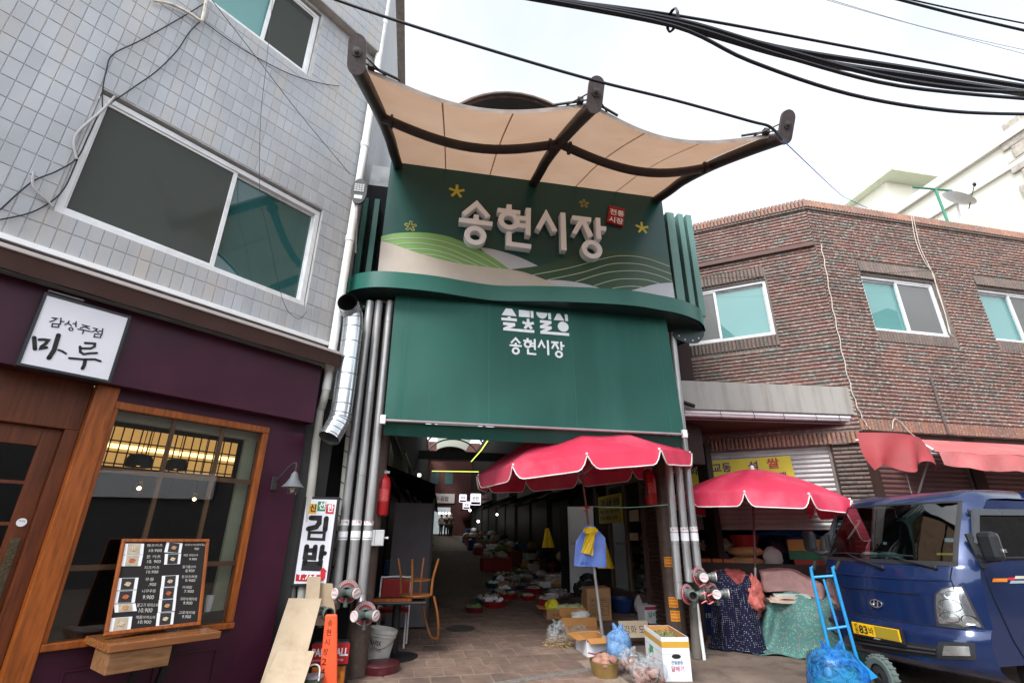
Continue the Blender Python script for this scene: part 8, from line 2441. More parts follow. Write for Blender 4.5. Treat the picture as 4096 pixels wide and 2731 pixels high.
mb = MB(); mb.add([arc(37.9, math.pi * (.12 + .76 * k / 12)) for k in range(13)], [tuple(range(13))]); part('end_glazing', mb, tm_, rf)
mb = MB(); mb.box(.2, 5.5, 17.9, 18.1, 5.1, 5.5); part('cross_beam', mb, M_DARK, rf)
M_NEON = mat('yellow_green_led', (0.8, 0.9, 0.3), .5, emit=('#d8f060', .9))
mb = MB(); a, b = FG.on(1728, 1883, 16), FG.on(1915, 1886, 16); mb.tube([a, b], .012, 6)
single('led_strip', mb, M_NEON, 'thin yellow-green LED strip stretched level across the lane', 'light', FG.mat())
mb = MB(); mb.tube([FG.on(1962, 1745, 6), FG.on(1925, 1800, 9), FG.on(1885, 1845, 14)], .014, 6)
single('led_strip', mb, M_NEON, 'yellow-green LED strip running diagonally along the lane', 'light', FG.mat())
for (px, py, s_, tx2, lab) in ((1852, 1992, .20, '정육', 'lit square hanging sign, upper one beside the largest'), (1903, 1996, .27, '반찬', 'largest lit square sign hanging in the dark lane'), (1866, 2020, .19, '과일', 'lit square hanging sign with red foot, lowest of the three')):
 c = FG.on(px, py, 20 + (0 if s_ > .25 else 1.5))
 t = thing('lightbox_sign', lab, 'sign', FG.mat(*c))
 mb = MB(); mb.box(-s_, s_, 0, .12, -s_ * 1.05, s_ * 1.05); part('box', mb, M_LIT, t, bev=.04)
 mb = MB(); mb.box(-s_ * .85, s_ * .85, -.006, 0, -s_ * .9, -s_ * .5); part('red_foot', mb, M_TXTR, t)
 mb = MB(); text_mb(mb, tx2, -s_ * .6, -s_ * .2, s_ * .7, 0, .004, bold=.02, fit=s_ * 1.2); part('lettering', mb, M_INK, t)
 mb = MB(); mb.box(s_, s_ + .5, .05, .07, -.02, .02); part('arm', mb, M_DARK, t)
M_BULB = mat('white_bulb', (1, 1, 1), .5, emit=('#fff6e6', 3))
for i, (px, py, y) in enumerate(((1758, 2052, 33), (1771, 2052, 33), (1784, 2052, 33), (1797, 2052, 33), (1880, 2040, 24), (1988, 2057, 16), (1913, 2084, 22))):
 c = FG.on(px, py, y); mb = MB(); mb.ball(c, .07 if y > 20 else .045, nu=10, nv=6)
 single('bare_bulb', mb, M_BULB, 'bare white bulb in the row of four before the far shop' if i < 4 else ('bare bulb hanging right under the square lit signs', 'bare bulb glowing alone beside dark hanging goods', 'bare bulb low over the heaped stall')[i - 4], 'bulb', FG.mat(), 'row of bulbs at the far shop' if i < 4 else None, smooth=True)
for k, (px, py) in enumerate(((1677, 1898), (1699, 1938), (1708, 1957), (1711, 1973))):
 c = FG.on(px, py, 10 + 4 * k); mb = MB(); mb.box(c.x - .05, c.x + .05, c.y, c.y + .3, c.z - .02, c.z + .03)
 single('ceiling_tube', mb, M_BULB, 'white tube light in the row under the left shop awnings', 'light', FG.mat(), 'tube lights along the lane')
def person(label, px, py, h, top, leg, hair, step):
 p = FG.g(px, py)
 t = thing('person', label, 'person', FG.mat(p.x, p.y, FG.gz(p.x, p.y)) @ Matrix.Rotation(.1, 4, 'Z'), 'people walking up the lane')
 k = h / 1.7
 def skin(name, V, E_, R_, m):
  me = bpy.data.meshes.new(name); me.from_pydata([Vector(v) * k for v in V], E_, []); me.materials.append(m)
  o = bpy.data.objects.new(name, me); COL.objects.link(o); o.parent = t
  md = o.modifiers.new('skin', 'SKIN')
  for i, r in enumerate(R_): me.skin_vertices[0].data[i].radius = (r * k, r * k)
  me.skin_vertices[0].data[0].use_root = True
  md.use_smooth_shade = True
  s2 = o.modifiers.new('sub', 'SUBSURF'); s2.levels = s2.render_levels = 1
 s_ = step
 V = [(0, 0, .92), (0, 0, 1.15), (0, 0, 1.38), (0, -.01, 1.50), (0, -.02, 1.60), (-.17, 0, 1.38), (-.21, s_ * .08, 1.12), (-.20, -s_ * .10, .88), (.17, 0, 1.38), (.21, -s_ * .08, 1.12), (.20, s_ * .1, .88), (-.09, 0, .88), (-.09, -s_ * .14, .48), (-.09, s_ * .04, .06), (.09, 0, .88), (.09, s_ * .14, .48), (.09, s_ * .10, .06), (-.09, -s_ * .04 - .08, .03), (.09, s_ * .1 - .1, .03)]
 E_ = [(0, 1), (1, 2), (2, 3), (3, 4), (2, 5), (5, 6), (6, 7), (2, 8), (8, 9), (9, 10), (0, 11), (11, 12), (12, 13), (0, 14), (14, 15), (15, 16), (13, 17), (16, 18)]
 skin('body', V, E_, [.13, .12, .13, .055, .095, .06, .048, .035, .06, .048, .035, .085, .062, .042, .085, .062, .042, .035, .035], mat('skin_tone', (0.36, 0.22, 0.16), .6))
 skin('jacket', V[:3] + V[5:7] + V[8:10], [(0, 1), (1, 2), (2, 3), (3, 4), (2, 5), (5, 6)], [.155, .145, .15, .075, .062, .075, .062], top)
 skin('trousers', [V[0]] + V[11:17], [(0, 1), (1, 2), (2, 3), (0, 4), (4, 5), (5, 6)], [.14, .10, .075, .055, .10, .075, .055], leg)
 mb = MB(); mb.ball((0, .02 * k, 1.63 * k), .105 * k, .11 * k, .11 * k); part('hair', mb, hair, t, smooth=True)
M_HAIR = mat('dark_hair', (0.015, 0.012, 0.01), .6)
M_DKCL = mat('black_coat', (0.015, 0.015, 0.018), .8)
person('person in a pale cream jacket and dark trousers walking away up the lane', 1762, 2147, 1.62, mat('cream_jacket', (0.45, 0.38, 0.30), .8), M_DKCL, M_HAIR, 1)
person('person in a long black coat walking between two others up the lane', 1783, 2149, 1.62, M_DKCL, M_DKCL, M_HAIR, -1)
person('person in dark clothes and a pale sun hat walking up the lane', 1800, 2149, 1.70, mat('charcoal_coat', (0.03, 0.03, 0.033), .8), M_DKCL, mat('pale_hat', (0.45, 0.40, 0.34), .8), 1)
rr = random.Random(31)
for k in range(4, 17):
 y = 5.0 + k * 1.35; x = 3.15 + .035 * y + rr.uniform(-.35, .45)
 z = FG.gz(x, y)
 m1 = (M_MAROON, M_BLUEB, M_BOXW, M_CARD, M_REDB)[k % 5]
 t = thing('goods_stall', ('maroon', 'blue', 'pale', 'brown', 'red')[k % 5] + ' crate stall heaped with dim wrapped goods along the lane', 'stall', FG.mat(x, y, z), ('maroon', 'blue', 'pale', 'brown', 'red')[k % 5] + ' lane stalls')
 mb = MB(); mb.box(-.45, .45, -.35, .35, 0, .28 + .1 * (k % 3)); part('crate', mb, m1, t, bev=.02)
 for q in range(4):
  mb = MB(); lumpy(mb, (rr.uniform(-.35, .35), rr.uniform(-.25, .25), .34 + .1 * (k % 3)), .2, .18, .13, .3, 2.4, k * 5 + q, 14, 9); part('heap', mb, (M_SEED, M_CLEAR, M_PAPER, mat('green_veg', (0.10, 0.16, 0.05), .7), M_SPUD)[rr.randrange(5)], t, smooth=True)
for k in range(22):
 x, y = 1.75 + .12 * k + rr.uniform(-.2, .3) - (.6 if k > 10 else 0), 3.6 + .28 * k + rr.uniform(-.2, .2)
 x = min(x, 3.9); p = FG.w(x, y, 0); q = k % 4
 mf = (M_SEED, mat('dried_fish', (0.30, 0.25, 0.19), .7), mat('green_veg', (0.10, 0.16, 0.05), .7), M_PAPER)[rr.randrange(4)]
 basin(('maroon', 'red', 'dark blue', 'teal')[q] + ' basin heaped with market goods on the lane floor', p, rr.uniform(.17, .25), rr.uniform(.10, .16), (M_MAROON, M_REDB, M_BLUEB, MATS['teal_plastic'])[q], fill=(9, .05, mf), seed=k + 100, group=('maroon', 'red', 'dark blue', 'teal')[q] + ' basins on the lane floor')
fp_ = FG.on(2255, 2020, 5.0)
t = thing('upright_fridge', 'tall white upright fridge with a black side standing in the lane', 'fridge', FG.mat(3.90, 5.0, FG.gz(4, 5)))
fh = fp_.z - FG.gz(4, 5)
mb = MB(); mb.box(.02, .66, 0, .6, .05, fh); part('cabinet', mb, M_BLACK, t, bev=.01)
mb = MB(); mb.box(.04, .64, -.05, -.004, .1, fh - .03); part('door', mb, M_WHITE, t, bev=.01)
mb = MB(); text_mb(mb, 'CCTV녹화중', .08, fh * .56, .06, -.05, .003, bold=.02, fit=.22); part('sticker', mb, M_TXTR, t)
t = thing('rice_shop_door', 'brown metal-framed glass door pasted with yellow rice posters facing the lane', 'door', FG.mat(), z0=0)
zf = FG.gz(4.6, 3)
mb = MB()
for (y0, y1, z0, z1) in ((2.35, 2.45, zf, 2.75), (4.1, 4.2, zf, 2.75), (2.35, 4.2, 2.65, 2.75), (2.35, 4.2, zf, zf + .35), (3.22, 3.32, zf, 2.75)): mb.box(4.58, 4.66, y0, y1, z0, z1)
part('frame', mb, mat('brown_door_frame', (0.10, 0.065, 0.05), .5), t)
mb = MB(); mb.box(4.61, 4.615, 2.45, 4.1, zf + .35, 2.65); part('pane', mb, glassmat('rice_door_glass', (.7, .75, .75)), t)
mb = MB(); mb.box(4.55, 4.575, 3.35, 4.62, 1.95, 2.50); ps = part('poster', mb, mat('yellow_vinyl', (0.52, 0.42, 0.03), .5), t)
for (s_, z, h2, f2) in (('강화 교동 섬쌀', 2.28, .16, 1.15), ('햅쌀 직접 도정 판매', 2.14, .07, 1.1), ('전국 배달 신속', 2.01, .08, 1.0)):
 mb = MB(); text_mb(mb, s_, 0, z, h2, 0, 0, bold=.025, fit=f2); mb.v = [(4.546, 4.56 - v[0], v[2]) for v in mb.v]; part('poster_lettering', mb, mat('banner_purple', (0.06, 0.02, 0.10), .5), ps)
mb = MB(); mb.box(4.56, 4.57, 2.6, 3.0, 1.95, 2.15); mb.box(4.56, 4.57, 2.7, 3.05, 1.62, 1.75); part('notice', mb, M_CARDL, t)
for k in range(7):
 mb = MB(); lumpy(mb, (0, 0, 0), .18, .30, .075, .12, 2, k, 18, 10); single('rice_sack', mb, mat('rice_sack_cloth', (0.34, 0.30, 0.22), .7, var=.15), 'pale rice sack lying in the stack behind the glass door', 'sack', FG.mat(4.95, 3.0, zf + .5 + k * .13), 'stacked rice sacks', smooth=True)
mb = MB(); mb.box(5.4, 5.5, 1.5, 5.2, zf - .1, 3.2); mb.box(4.6, 5.5, 5.0, 5.1, zf - .1, 3.2); single('rice_shop_partition', mb, M_SHOPD[3], 'dim inner wall of the rice shop behind the glass door', 'wall', FG.mat())
t = thing('brown_shutter', 'dark brown ribbed shutter between the rice-shop door and stickered post', 'shutter', FG.mat(4.6, .95, zf - .05))
for k in range(36):
 mb = MB(); halfround(mb, (0, 0, .05 + k * .066), (0, 1.38, .05 + k * .066), .03, (-1, 0, 0)); part('slat', mb, mat('dark_brown_slat', (0.06, 0.032, 0.026), .5), t, smooth=True)
mb = MB(); mb.box(.01, .1, 0, 1.4, 0, 2.6); part('backing', mb, M_PIER, t)
t = thing('lane_side_wall', 'dim wall above the rice-shop door at the lane mouth', 'wall', FG.mat(), z0=0)
mb = MB(); mb.box(4.62, 5.0, .9, 5.2, 2.75, 6.9); part('upper_wall', mb, M_SHOPD[1], t)
mb = MB()
for k in range(14): mb.box(4.58, 4.61, 2.3, 5.15, 2.8 + k * .05, 2.835 + k * .05)
part('louvre', mb, mat('grey_louvre', (0.09, 0.095, 0.095), .5), t, kind='stuff')
for (px, py, y, lab) in ((2190, 2150, 6.2, 'yellow plastic bags hung on a post in the dark lane'), (2418, 2220, 3.0, 'yellow plastic bags hung by the rice-shop door')):
 c = FG.on(px, py, y); mb = MB(); mb.grid(lambda u, v: (c.x - .05 - .10 * v + (.10 + .24 * v) * u, c.y + .03 * math.sin(u * 14), c.z + .22 - .44 * v), 12, 6)
 single('yellow_bags', mb, M_YB, lab, 'bag', FG.mat(), smooth=True)
t = thing('grey_partition', 'large dim grey partition board behind the folding chair', 'board', FG.mat(.22, 2.2, FG.gz(.5, 2.2)))
mb = MB(); mb.box(0, .60, 0, .03, .05, FG.on(1600, 2010, 2.2).z - FG.gz(.5, 2.2)); part('panel', mb, mat('dim_grey_board', (0.085, 0.08, 0.088), .6), t)
mb = MB(); mb.box(.6, .63, -.01, .04, 0, 1.9); part('edge_strip', mb, M_DARK, t)
mb = MB(); mb.box(lw_(1) - .6, lw_(1) + .15, .4, 2.6, FG.gz(0, 1) - .1, 6.9); single('dark_side_wall', mb, M_SHOPD[2], 'dark side wall of the lane just behind the left gate post', 'wall', FG.mat())
# ================================================================== goods before and under the half-raised shutter
dn = mat('rag_base', (0.1, 0.1, 0.1), .9)
def clothmat(name, base, dots, scale, size):
 m = bpy.data.materials.new(name); m.use_nodes = True; t = m.node_tree; b = t.nodes['Principled BSDF']; b.inputs['Roughness'].default_value = .9; b.inputs['Specular IOR Level'].default_value = .15
 N, Lk = t.nodes.new, t.links.new
 tc_ = N('ShaderNodeTexCoord'); cur = None
 prev = base
 for i, (dc, s, r) in enumerate(dots):
  v = N('ShaderNodeTexVoronoi'); v.inputs['Scale'].default_value = s; v.inputs['Randomness'].default_value = .9 if len(dots) > 1 else .25
  mp_ = N('ShaderNodeMapping'); mp_.inputs['Location'].default_value = (i * 3.7, i, i * 1.9); Lk(tc_.outputs['Object'], mp_.inputs[0]); Lk(mp_.outputs[0], v.inputs['Vector'])
  lt_ = N('ShaderNodeMath'); lt_.operation = 'LESS_THAN'; lt_.inputs[1].default_value = r; Lk(v.outputs['Distance'], lt_.inputs[0])
  mx_ = N('ShaderNodeMix'); mx_.data_type = 'RGBA'; Lk(lt_.outputs[0], mx_.inputs[0])
  if cur is None: mx_.inputs[6].default_value = tuple(base) + (1,)
  else: Lk(cur, mx_.inputs[6])
  mx_.inputs[7].default_value = tuple(dc) + (1,); cur = mx_.outputs[2]
 Lk(cur, b.inputs['Base Color'])
 return m
M_NAVY = clothmat('navy_dotted_cloth', (0.010, 0.011, 0.030), [((0.34, 0.34, 0.42), 42, .22)], 1, 1)
M_TEAL = clothmat('teal_floral_cloth', (0.07, 0.165, 0.155), [((0.09, 0.22, 0.20), 22, .35), ((0.42, 0.16, 0.06), 26, .17), ((0.40, 0.10, 0.09), 24, .14), ((0.50, 0.48, 0.38), 30, .13)], 1, 1)
def drape(name, label, F, x0, x1, y0, y1, h, m, seed, lo=.5, hi=1.0, fold=.05):
 cx, cy, rx, ry = (x0 + x1) / 2, (y0 + y1) / 2, (x1 - x0) / 2, (y1 - y0) / 2
 def fn(u, v):
  a, b = 2 * u - 1, 2 * v - 1
  wob = .10 * _noise.noise(Vector((a * 2.2, b * 2.2, seed)))
  d = (abs(a) ** 3.2 + abs(b) ** 3.2) ** (1 / 3.2) + wob
  t = max(0, min(1, (d - lo) / (hi - lo)))
  t = t * t * (3 - 2 * t)
  z = h * (1 - t) * (1 + .22 * _noise.noise(Vector((a * 1.7, b * 1.7, seed + 4))))
  fz = fold * math.sin((a * .6 - b * 1.3) * 9 + 2.2 * _noise.noise(Vector((a * 2, b * 2, seed + 9)))) * t * (1 - t) * 4
  x, y = cx + rx * a * (1 + .05 * math.sin(b * 5 + seed)), cy + ry * b * (1 + .06 * math.sin(a * 7 + seed))
  return (x, y - fz, F.gz(x, y) + .006 + max(0, z) + .35 * abs(fz) * (1 - t) + .012 * (1 + math.sin(a * 13 + b * 9)) * t)
 mb = MB(); mb.grid(fn, 90, 80)
 return single(name, mb, m, label, 'cloth', F.mat(), smooth=True, ang=80)
drape('teal_floral_cover', 'teal cloth with tiny orange flowers draped over a low pile before the shutter', FA, -2.06, -.35, -1.42, -.2, .64, M_TEAL, 2, .62, .98, .07)
drape('navy_dotted_cloth', 'navy cloth with white dots hanging over stacked boxes beside the standpipes', FA, -2.56, -1.84, -1.44, -.7, .86, M_NAVY, 5, .68, .97, .06)
def pad(name, label, pts, y, depth, m, bev, seed):
 """bedding with the given front outline (pixels of the pile), soft edges and a wavy body"""
 P = c2(pts, 4)
 fr = [FA.on(2700 + a * .3634, 2080 + b * .3634, y) for a, b in P]
 n, K = len(fr), 9
 cx, cz = sum(p.x for p in fr) / n, sum(p.z for p in fr) / n
 rings = []
 for k in range(K + 1):
  t = k / K
  e = 1 - bev * ((1 - min(1, t / .12)) ** 2 + (1 - min(1, (1 - t) / .12)) ** 2)
  rings += [(cx + (p.x - cx) * e + .02 * _noise.noise(Vector((i * .3, t * 4, seed))), y + depth * t, cz + (p.z - cz) * e + .03 * _noise.noise(Vector((p.x * 3, t * 3, seed + 2)))) for i, p in enumerate(fr)]
 mb = MB(); mb.add(rings, [(k * n + i, k * n + (i + 1) % n, (k + 1) * n + (i + 1) % n, (k + 1) * n + i) for k in range(K) for i in range(n)] + [tuple(range(n - 1, -1, -1)), tuple(range(K * n, K * n + n))])
 return single(name, mb, m, label, 'bedding', FA.mat(), smooth=True, ang=70)
M_PAD = mat('pink_ribbed_pad', (0.40, 0.235, 0.225), .9, var=.14, vs=4, bump=.7, bs=60, stretch=(1, 1, 2), dirt=((0.20, 0.12, 0.11), 3, .5))
pad('pink_pad', 'thick pink ribbed foam pad slumped on top of the teal cloth', [(928, 568), (1100, 545), (1250, 540), (1350, 570), (1480, 640), (1640, 725), (1660, 880), (1560, 860), (1420, 825), (1250, 790), (1100, 785), (985, 800), (955, 740), (945, 640)], -1.12, .62, M_PAD, .10, 1)
for k in range(3):
 dz = 32 * k
 pad('folded_blanket', ('pale upper', 'pinkish middle', 'stained lower')[k] + ' fold of the blanket stack under the thick pink pad', [(1075 - 30 * k, 812 + dz), (1250, 805 + dz), (1430, 815 + dz), (1500 - 20 * k, 840 + dz), (1490 - 20 * k, 862 + dz), (1420, 845 + dz), (1250, 838 + dz), (1085 - 30 * k, 848 + dz)], -1.2 - .02 * k, .6, mat('blanket_%d' % k, ((0.36, 0.42, 0.38), (0.44, 0.32, 0.28), (0.40, 0.31, 0.24))[k], .9, var=.15, bump=.4, bs=30), .06, k + 4)
for (nm, lab, c, r, m, sd) in (('red_quilt', 'crumpled brick-red quilt lying across the top of the navy cloth', (-2.20, -.95, 1.08), (.30, .26, .15), mat('brick_red_quilt', (0.27, 0.06, 0.055), .85, var=.15, bump=.4, bs=12), 3), ('salmon_quilt', 'salmon patterned quilt bulging down beside the parasol pole', (-1.95, -1.10, .92), (.17, .2, .25), mat('salmon_quilt', (0.44, 0.12, 0.10), .85, var=.35, vs=22, bump=.4, bs=14), 8)):
 mb = MB(); lumpy(mb, c, *r, .38, 2.6, sd, 40, 24); single(nm, mb, m, lab, 'quilt', FA.mat(), smooth=True, ang=80)
mb = MB(); mb.box(-2.70, -.50, -.32, -.29, FA.gz(-1.5, -.3), 1.31); mb.box(-2.70, -.50, -.29, 1.6, 1.20, 1.24)
single('counter_board', mb, mat('dark_counter', (0.035, 0.022, 0.018), .6), 'dark brown counter board across the shop opening under the shutter', 'counter', FA.mat())
def item(name, label, cat, x, y, mb, m, z=1.24, grp=None): return single(name, mb, m, label, cat, FA.mat(x, y, z), grp, smooth=True)
M_BRAN = mat('tan_sack', (0.42, 0.24, 0.11), .6, var=.1, bump=.2, bs=8)
for k in range(2): item('grain_sack', ('lower', 'upper')[k] + ' tan grain sack of the pair on the counter', 'sack', -1.98 + .02 * k, .05, lumpy(MB(), (0, 0, .08), .27, .17, .085, .10, 1.8, k + 2), M_BRAN, 1.24 + .15 * k)
item('white_sack', 'small white sack tied at the neck beside the tan grain sacks', 'sack', -1.58, .05, lumpy(MB(), (0, 0, .14), .14, .12, .17, .16, 2.0, 9), mat('white_sackcloth', (0.48, 0.46, 0.45), .7, var=.1))
b_ = MB().lathe([(0, 0), (.16, 0), (.22, .17), (.23, .17), (.23, .15), (.17, -.0)], 24); item('red_tub', 'red plastic tub stacked above the tan grain sacks', 'tub', -1.95, .1, b_, M_REDB, 1.55)
item('dark_bin_bag', 'dark navy bin bag slumped behind the white sack', 'bag', -1.45, .55, lumpy(MB(), (0, 0, .22), .26, .2, .26, .25, 2.2, 12), mat('navy_film', (0.012, 0.015, 0.035), .3))
t = thing('fruit_crate', 'orange and green fruit carton on the counter', 'box', FA.mat(-1.08, .3, 1.36)); part('upper', MB().box(-.25, .25, -.15, .15, .13, .30), M_BOXO, t, bev=.006); part('lower', MB().box(-.255, .255, -.155, .155, 0, .128), mat('carton_green', (0.03, 0.14, 0.08), .6), t, bev=.006)
item('red_crate', 'red plastic crate under the orange and green fruit carton', 'crate', -1.02, .3, MB().box(-.26, .26, -.16, .16, 0, .12), M_REDB)
item('grey_feed_sack', 'grey-green printed feed sack standing by the truck side of the counter', 'sack', -.72, .15, lumpy(MB(), (0, 0, .24), .19, .14, .27, .14, 2.0, 14), mat('grey_green_sack', (0.22, 0.26, 0.25), .6, var=.15))
item('beige_cushion_roll', 'rolled beige cushion lying high on the goods behind the standpipes', 'cushion', -2.42, .25, lumpy(MB(), (0, 0, .10), .26, .16, .12, .4, 2.8, 15, 34, 20), mat('beige_plush', (0.40, 0.33, 0.26), .9), 1.46)
item('cloth_heap', 'dark heap of folded cloth under the beige cushion', 'cloth', -2.40, .3, lumpy(MB(), (0, 0, .12), .30, .22, .13, .3, 2.6, 16), mat('dark_cloth', (0.03, 0.028, 0.03), .9))
for k in range(3): item('orange_packet', 'small orange food carton in the row at the counter edge', 'box', -2.56 + .17 * k, -.17, MB().box(-.075, .075, -.04, .04, 0, .12), mat('orange_packet', (0.52, 0.13, 0.03), .5), 1.24, 'orange food cartons')
item('navy_can', 'navy can with a round emblem beside the orange food cartons', 'can', -2.28, -.05, MB().lathe([(0, 0), (.06, 0), (.06, .2), (0, .2)], 18), mat('navy_can', (0.02, 0.025, 0.07), .4))
item('white_cloth', 'flat white sheet lying on the counter before the red crate', 'cloth', -1.15, -.14, lumpy(MB(), (0, 0, .02), .26, .1, .03, .3, 2.4, 17), M_PAPER)
item('blue_tarpaulin', 'crumpled blue tarpaulin stuffed under the raised shutter', 'tarpaulin', -1.45, .8, lumpy(MB(), (0, 0, .1), .6, .25, .10, .3, 2.8, 18), mat('blue_tarp', (0.03, 0.10, 0.30), .5), 1.62)
for (px, py, w, h, lab, m) in ((2640, 2492, .50, .26, 'white and red cabbage carton behind the tall white carton', M_BOXW), (2862, 2540, .30, .62, 'dark blue printed box standing behind the leaning plastic pipe', M_BLUEB)):
 p = gpt(px, py); t = thing('printed_box', lab, 'box', wmat(p, YG)); part('body', MB().box(-w / 2, w / 2, 0, .3, 0, h), m, t, bev=.006)
 mb = MB(); mb.box(-w / 2, w / 2, -.003, 0, h * .78, h * .96); part('red_band' if w > .4 else 'pale_band', mb, M_TXTR if w > .4 else M_PAPER, t)
 mb = MB(); text_mb(mb, '알배기' if w > .4 else '15kg', -w * .4, h * .35, .08, 0, .003, bold=.02, fit=w * .5); part('lettering', mb, mat('print_green', (0.06, 0.30, 0.10), .6) if w > .4 else M_PAPER, t)
bag('white plastic bag slumped on the ground behind the blue basin', gpt(2590, 2462), .22, .18, .20, mat('milky_film', (0.50, 0.47, 0.47), .35, var=.2, vs=8, bump=.6, bs=14), 21)
bag('dull blue plastic bag heaped by the foot of the stickered post', gpt(2672, 2470), .16, .14, .22, M_BLUEF, 22)
FC = Frame(gpt(3440, 2790), 110)
ht = thing('hand_truck', 'bright blue tubular hand truck with black grips standing before the truck', 'hand truck', FC.mat(), z0=0)
hc = lambda a, b, y=0.0: FC.on(3196 + a * .532, 1897 + b * .532, y)
M_HB = mat('bright_blue_paint', (0.02, 0.24, 0.52), .35, var=.06)
gz0 = FC.gz(0, 0)
for pts in ([(112, 712), (96, 745), (245, 1390), (252, 1440)], [(270, 712), (262, 745), (440, 1400), (470, 1520)]):
 mb = MB(); q = [hc(*p) for p in pts]; q.append(Vector((q[-1].x + .01, 0, gz0 + .04))); mb.tube(smooth_path(q, 4), .0165, 10); part('rail', mb, M_HB, ht, smooth=True)
for (a, b) in (((122, 650), (108, 715)), ((305, 650), (272, 715))):
 mb = MB(); mb.tube([hc(*a), hc(*b)], .021, 12); part('grip', mb, M_BLACK, ht, smooth=True)
mb = MB(); mb.tube([hc(185, 785), hc(380, 1450)], .012, 8); part('centre_rail', mb, M_HB, ht, smooth=True)
for (a, b) in (((105, 772), (268, 760)), ((212, 1162), (362, 1140)), ((205, 1375), (440, 1400))):
 mb = MB(); mb.tube([hc(*a), hc(*b)], .013, 8); part('crossbar', mb, M_HB, ht, smooth=True)
q = [hc(432, 1372), hc(592, 1520), hc(470, 1565)]
mb = MB(); mb.prism([(p.x, p.z) for p in q], -.02, .0); part('gusset', mb, M_HB, ht, bev=.004)
mb = MB(); mb.box(-.24, .20, -.30, .0, gz0 + .015, gz0 + .03); part('toe_plate', mb, M_HB, ht)
c = hc(628, 1512, .08); wr = c.z - gz0
for xx in (c.x, -.30):
 cc = Vector((xx, .08, gz0 + wr * .96)); ax_ = Vector((1, .45, 0)).normalized()
 mb = MB(); mb.lathe([(wr * .6, -.035), (wr * .85, -.04), (wr, -.02), (wr, .02), (wr * .85, .04), (wr * .6, .035)], 26, cc, ax_)
 for k in range(24):
  a = 2 * math.pi * k / 24; u_ = ax_.orthogonal().normalized(); v_ = ax_.cross(u_); d_ = u_ * math.cos(a) + v_ * math.sin(a); mb.obox(cc + d_ * wr, d_, ax_, d_.cross(ax_), .006, .03, .007)
 wl = part('wheel', mb, mat('grey_green_tyre', (0.10, 0.13, 0.12), .8), ht, smooth=True)
 mb = MB(); mb.lathe([(wr * .6, -.02), (.03, -.03), (.03, .03), (wr * .6, .02)], 20, cc, ax_); part('hub', mb, M_DARK, wl, smooth=True)
bag('translucent blue plastic bag of greens knotted on the hand truck blade', FC.w(-.20, -.24, 0), .28, .22, .25, plasticbag('bright_blue_film', (0.05, 0.32, 0.75), .30), 33, contents=(9, .10, mat('teal_greens', (0.03, 0.30, 0.25), .6, var=.3), 6))
M_CBL = mat('black_cable', (0.008, 0.008, 0.012), .5)
def cable(label, pts, y, r, m=M_CBL, ys=None, name='overhead_cable'):
 return cord(name, label, [tuple(FG.on(px, py, y if ys is None else ys[i])) for i, (px, py) in enumerate(pts)], FG, r, m, 6, grp='cables over the street')
cable('black cable crossing in front of the canopy end plates', [(1200, -55), (1350, 2), (1600, 88), (2000, 213), (2375, 322), (2700, 402), (3000, 485), (3080, 508), (3130, 560)], -3.0, .014)
cord('blue_wire', 'thin blue wire from the canopy end plate to the brick coping', [tuple(FG.on(3130, 560, -2.9)), tuple(FG.l(FB.w(*FB.on(3350, 768, -.1)))), tuple(FG.l(FB.w(*FB.on(3400, 800, -.05)))), tuple(FG.l(FB.w(*FB.on(3470, 832, .1))))], FG, .006, mat('blue_wire', (0.03, 0.12, 0.42), .5))
for k, (pts, r) in enumerate((([(2060, -20), (2700, 62), (3400, 190), (4150, 335)], .011), ([(2050, -25), (2700, 82), (3100, 190), (3600, 270), (4150, 355)], .022), ([(2080, -20), (2690, 95), (3200, 235), (3700, 315), (4150, 382)], .028), ([(2120, -15), (2690, 78), (3050, 178), (3500, 300), (3850, 355), (4150, 372)], .018), ([(2150, -10), (2700, 92), (3150, 230), (3600, 345), (4150, 400)], .014), ([(2090, -15), (2690, 104), (3000, 245), (3400, 378), (3800, 445), (4150, 458)], .013))):
 cable(('thin straight uppermost cable of the bundle', 'thick black cable second in the bundle', 'thickest black cable low in the bundle', 'black cable crossing within the bundle', 'slack cable under the bundle', 'most deeply sagging cable below the bundle')[k] + ' over the street', pts, -4.6 - .03 * k, r * .72)
mb = MB(); c = FG.on(2690, 82, -4.65); mb.lathe([(.055, -.01), (.062, 0), (.055, .01)], 16, c, (1, 0, .1)); single('cable_tie', mb, M_CBL, 'black tie clasping the cable bundle together', 'cable tie', FG.mat(), smooth=True)
for k, (pts, r) in enumerate((([(3560, -10), (3850, 65), (4150, 135)], .012), ([(3600, -10), (3850, 45), (4150, 105)], .007))): cable(('heavier', 'finer')[k] + ' of the two cables above the far roof', pts, -4.0, r)
for k, (pts, r) in enumerate((([(3270, -10), (3600, 85), (4150, 230)], .003), ([(3290, -10), (3700, 110), (4150, 212)], .003))): cable(('lower', 'upper')[k] + ' hair-thin grey wire high above the brick roof', pts, -3.5, r, mat('grey_wire', (0.35, 0.37, 0.42), .5))
def wallc(label, pts, r, m=M_CBL, y=-.03, name='wall_cable', sc=.5957):
 return cord(name, label, [tuple(FL.on(a * sc, b * sc, y)) for a, b in pts], FL, r, m, 5)
wallc('black cable bending round a hook on the tiles above the wide window', [(1365, 30), (1200, 130), (950, 270), (760, 365), (715, 470), (690, 600), (688, 720)], .006)
wallc('black cable looping from the white conduit down across the tiles', [(1350, 140), (1270, 220), (1190, 340), (1050, 480), (880, 600), (690, 740), (600, 900), (520, 1060), (380, 1150), (210, 1225), (0, 1410)], .006)
wallc('black cable drooping from the window corner to the wall edge', [(520, 1070), (440, 1250), (350, 1350), (200, 1430), (0, 1475)], .006)
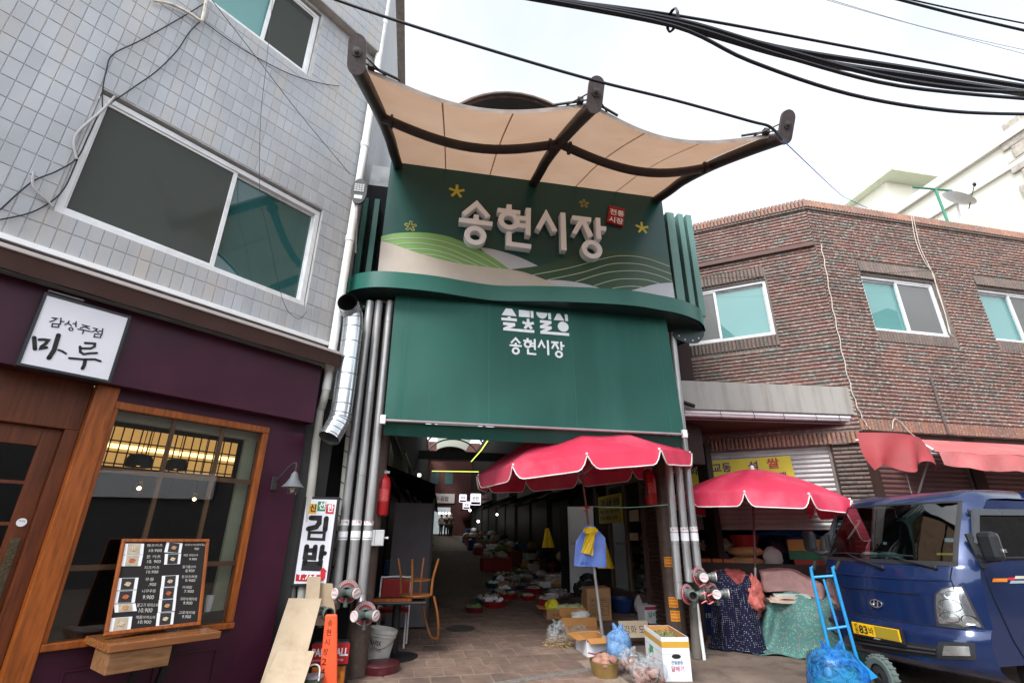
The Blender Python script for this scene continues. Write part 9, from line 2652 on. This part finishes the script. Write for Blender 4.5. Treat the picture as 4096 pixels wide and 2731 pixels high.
wallc('black cable from the conduit to a hook near the drain pipe', [(1365, 145), (1550, 280), (1720, 385), (1950, 500), (2150, 560), (2280, 580)], .006)
wallc('straight taut wire running down to the street light', [(1420, 0), (1720, 385), (2000, 750), (2350, 1170)], .004, y=-.15)
wallc('thin slack wire hanging past the teal pane', [(1830, 0), (1790, 420), (1750, 800), (1745, 1300), (1800, 1560), (1900, 2020), (2000, 2140), (2060, 2090)], .003, y=-.16)
wallc('grey flexible conduit strapped beside the wide window', [(770, 650), (690, 740), (510, 910), (515, 1070)], .011, mat('grey_conduit', (0.32, 0.31, 0.32), .6), y=-.04, name='conduit')
wallc('peeling white conduit elbow at the top of the tiled wall', [(1030, 5), (1150, 30), (1270, 90), (1345, 140), (1365, 110), (1385, 0), (1395, -60)], .018, mat('peeling_conduit', (0.50, 0.46, 0.40), .7, var=.3, vs=20), y=-.05, name='conduit')
wallc('short grey conduit stub under the window corner', [(228, 1155), (220, 1240), (260, 1300), (330, 1360), (355, 1390)], .010, mat('grey_conduit', (0.32, 0.31, 0.32), .6), y=-.04, name='conduit')
t = thing('added_street_end_building', 'unseen dark building added to close the street beyond the parked truck', 'building', Matrix.Translation((15, -9, 0))); part('wall', MB().box(0, 4, 0, 13, -1, 9), mat('street_end_wall', (0.09, 0.085, 0.085), .8, var=.2), t)  # unseen, added to keep open sky out of the shop window's reflection
part('sign_board', MB().box(-.1, 0, 3, 9, 3.0, 4.0), M_PAPER, t)
for i, (x0, x1, h, c) in enumerate(((-13, -4.2, 6.2, (0.16, 0.15, 0.15)), (-4.1, 3.0, 5.2, (0.20, 0.12, 0.09)), (3.1, 12, 6.4, (0.22, 0.21, 0.19)))):
 t = thing('facing_building', ('grey', 'brown brick', 'pale')[i] + ' building on the far side of the street facing the gate', 'building', Matrix.Translation((x0, -13.5, 0)) @ Matrix.Rotation(rad(10), 4, 'Z'))
 part('wall', MB().box(0, x1 - x0, -5, 0, -1, h), mat('facing_wall_%d' % i, c, .8, var=.12), t)
 for k in range(3):
  for f_ in range(2): part('window', MB().box(1 + k * 2.5, 2.6 + k * 2.5, 0, .05, 3.6 + f_ * 2.4, 4.9 + f_ * 2.4), mat('facing_glass', (0.04, 0.05, 0.055), .1), t) if 4.9 + f_ * 2.4 < h else None
 part('shop_shutter', MB().box(.6, x1 - x0 - .6, 0, .06, -.6, 2.4), mat('facing_shutter', (0.10, 0.10, 0.11), .5), t)
 part('sign_band', MB().box(.4, x1 - x0 - .4, 0, .15, 2.6, 3.3), mat('facing_sign_%d' % i, ((0.5, 0.5, 0.52), (0.35, 0.05, 0.05), (0.05, 0.12, 0.25))[i], .5), t)
bpy.data.scenes.remove(TSC)
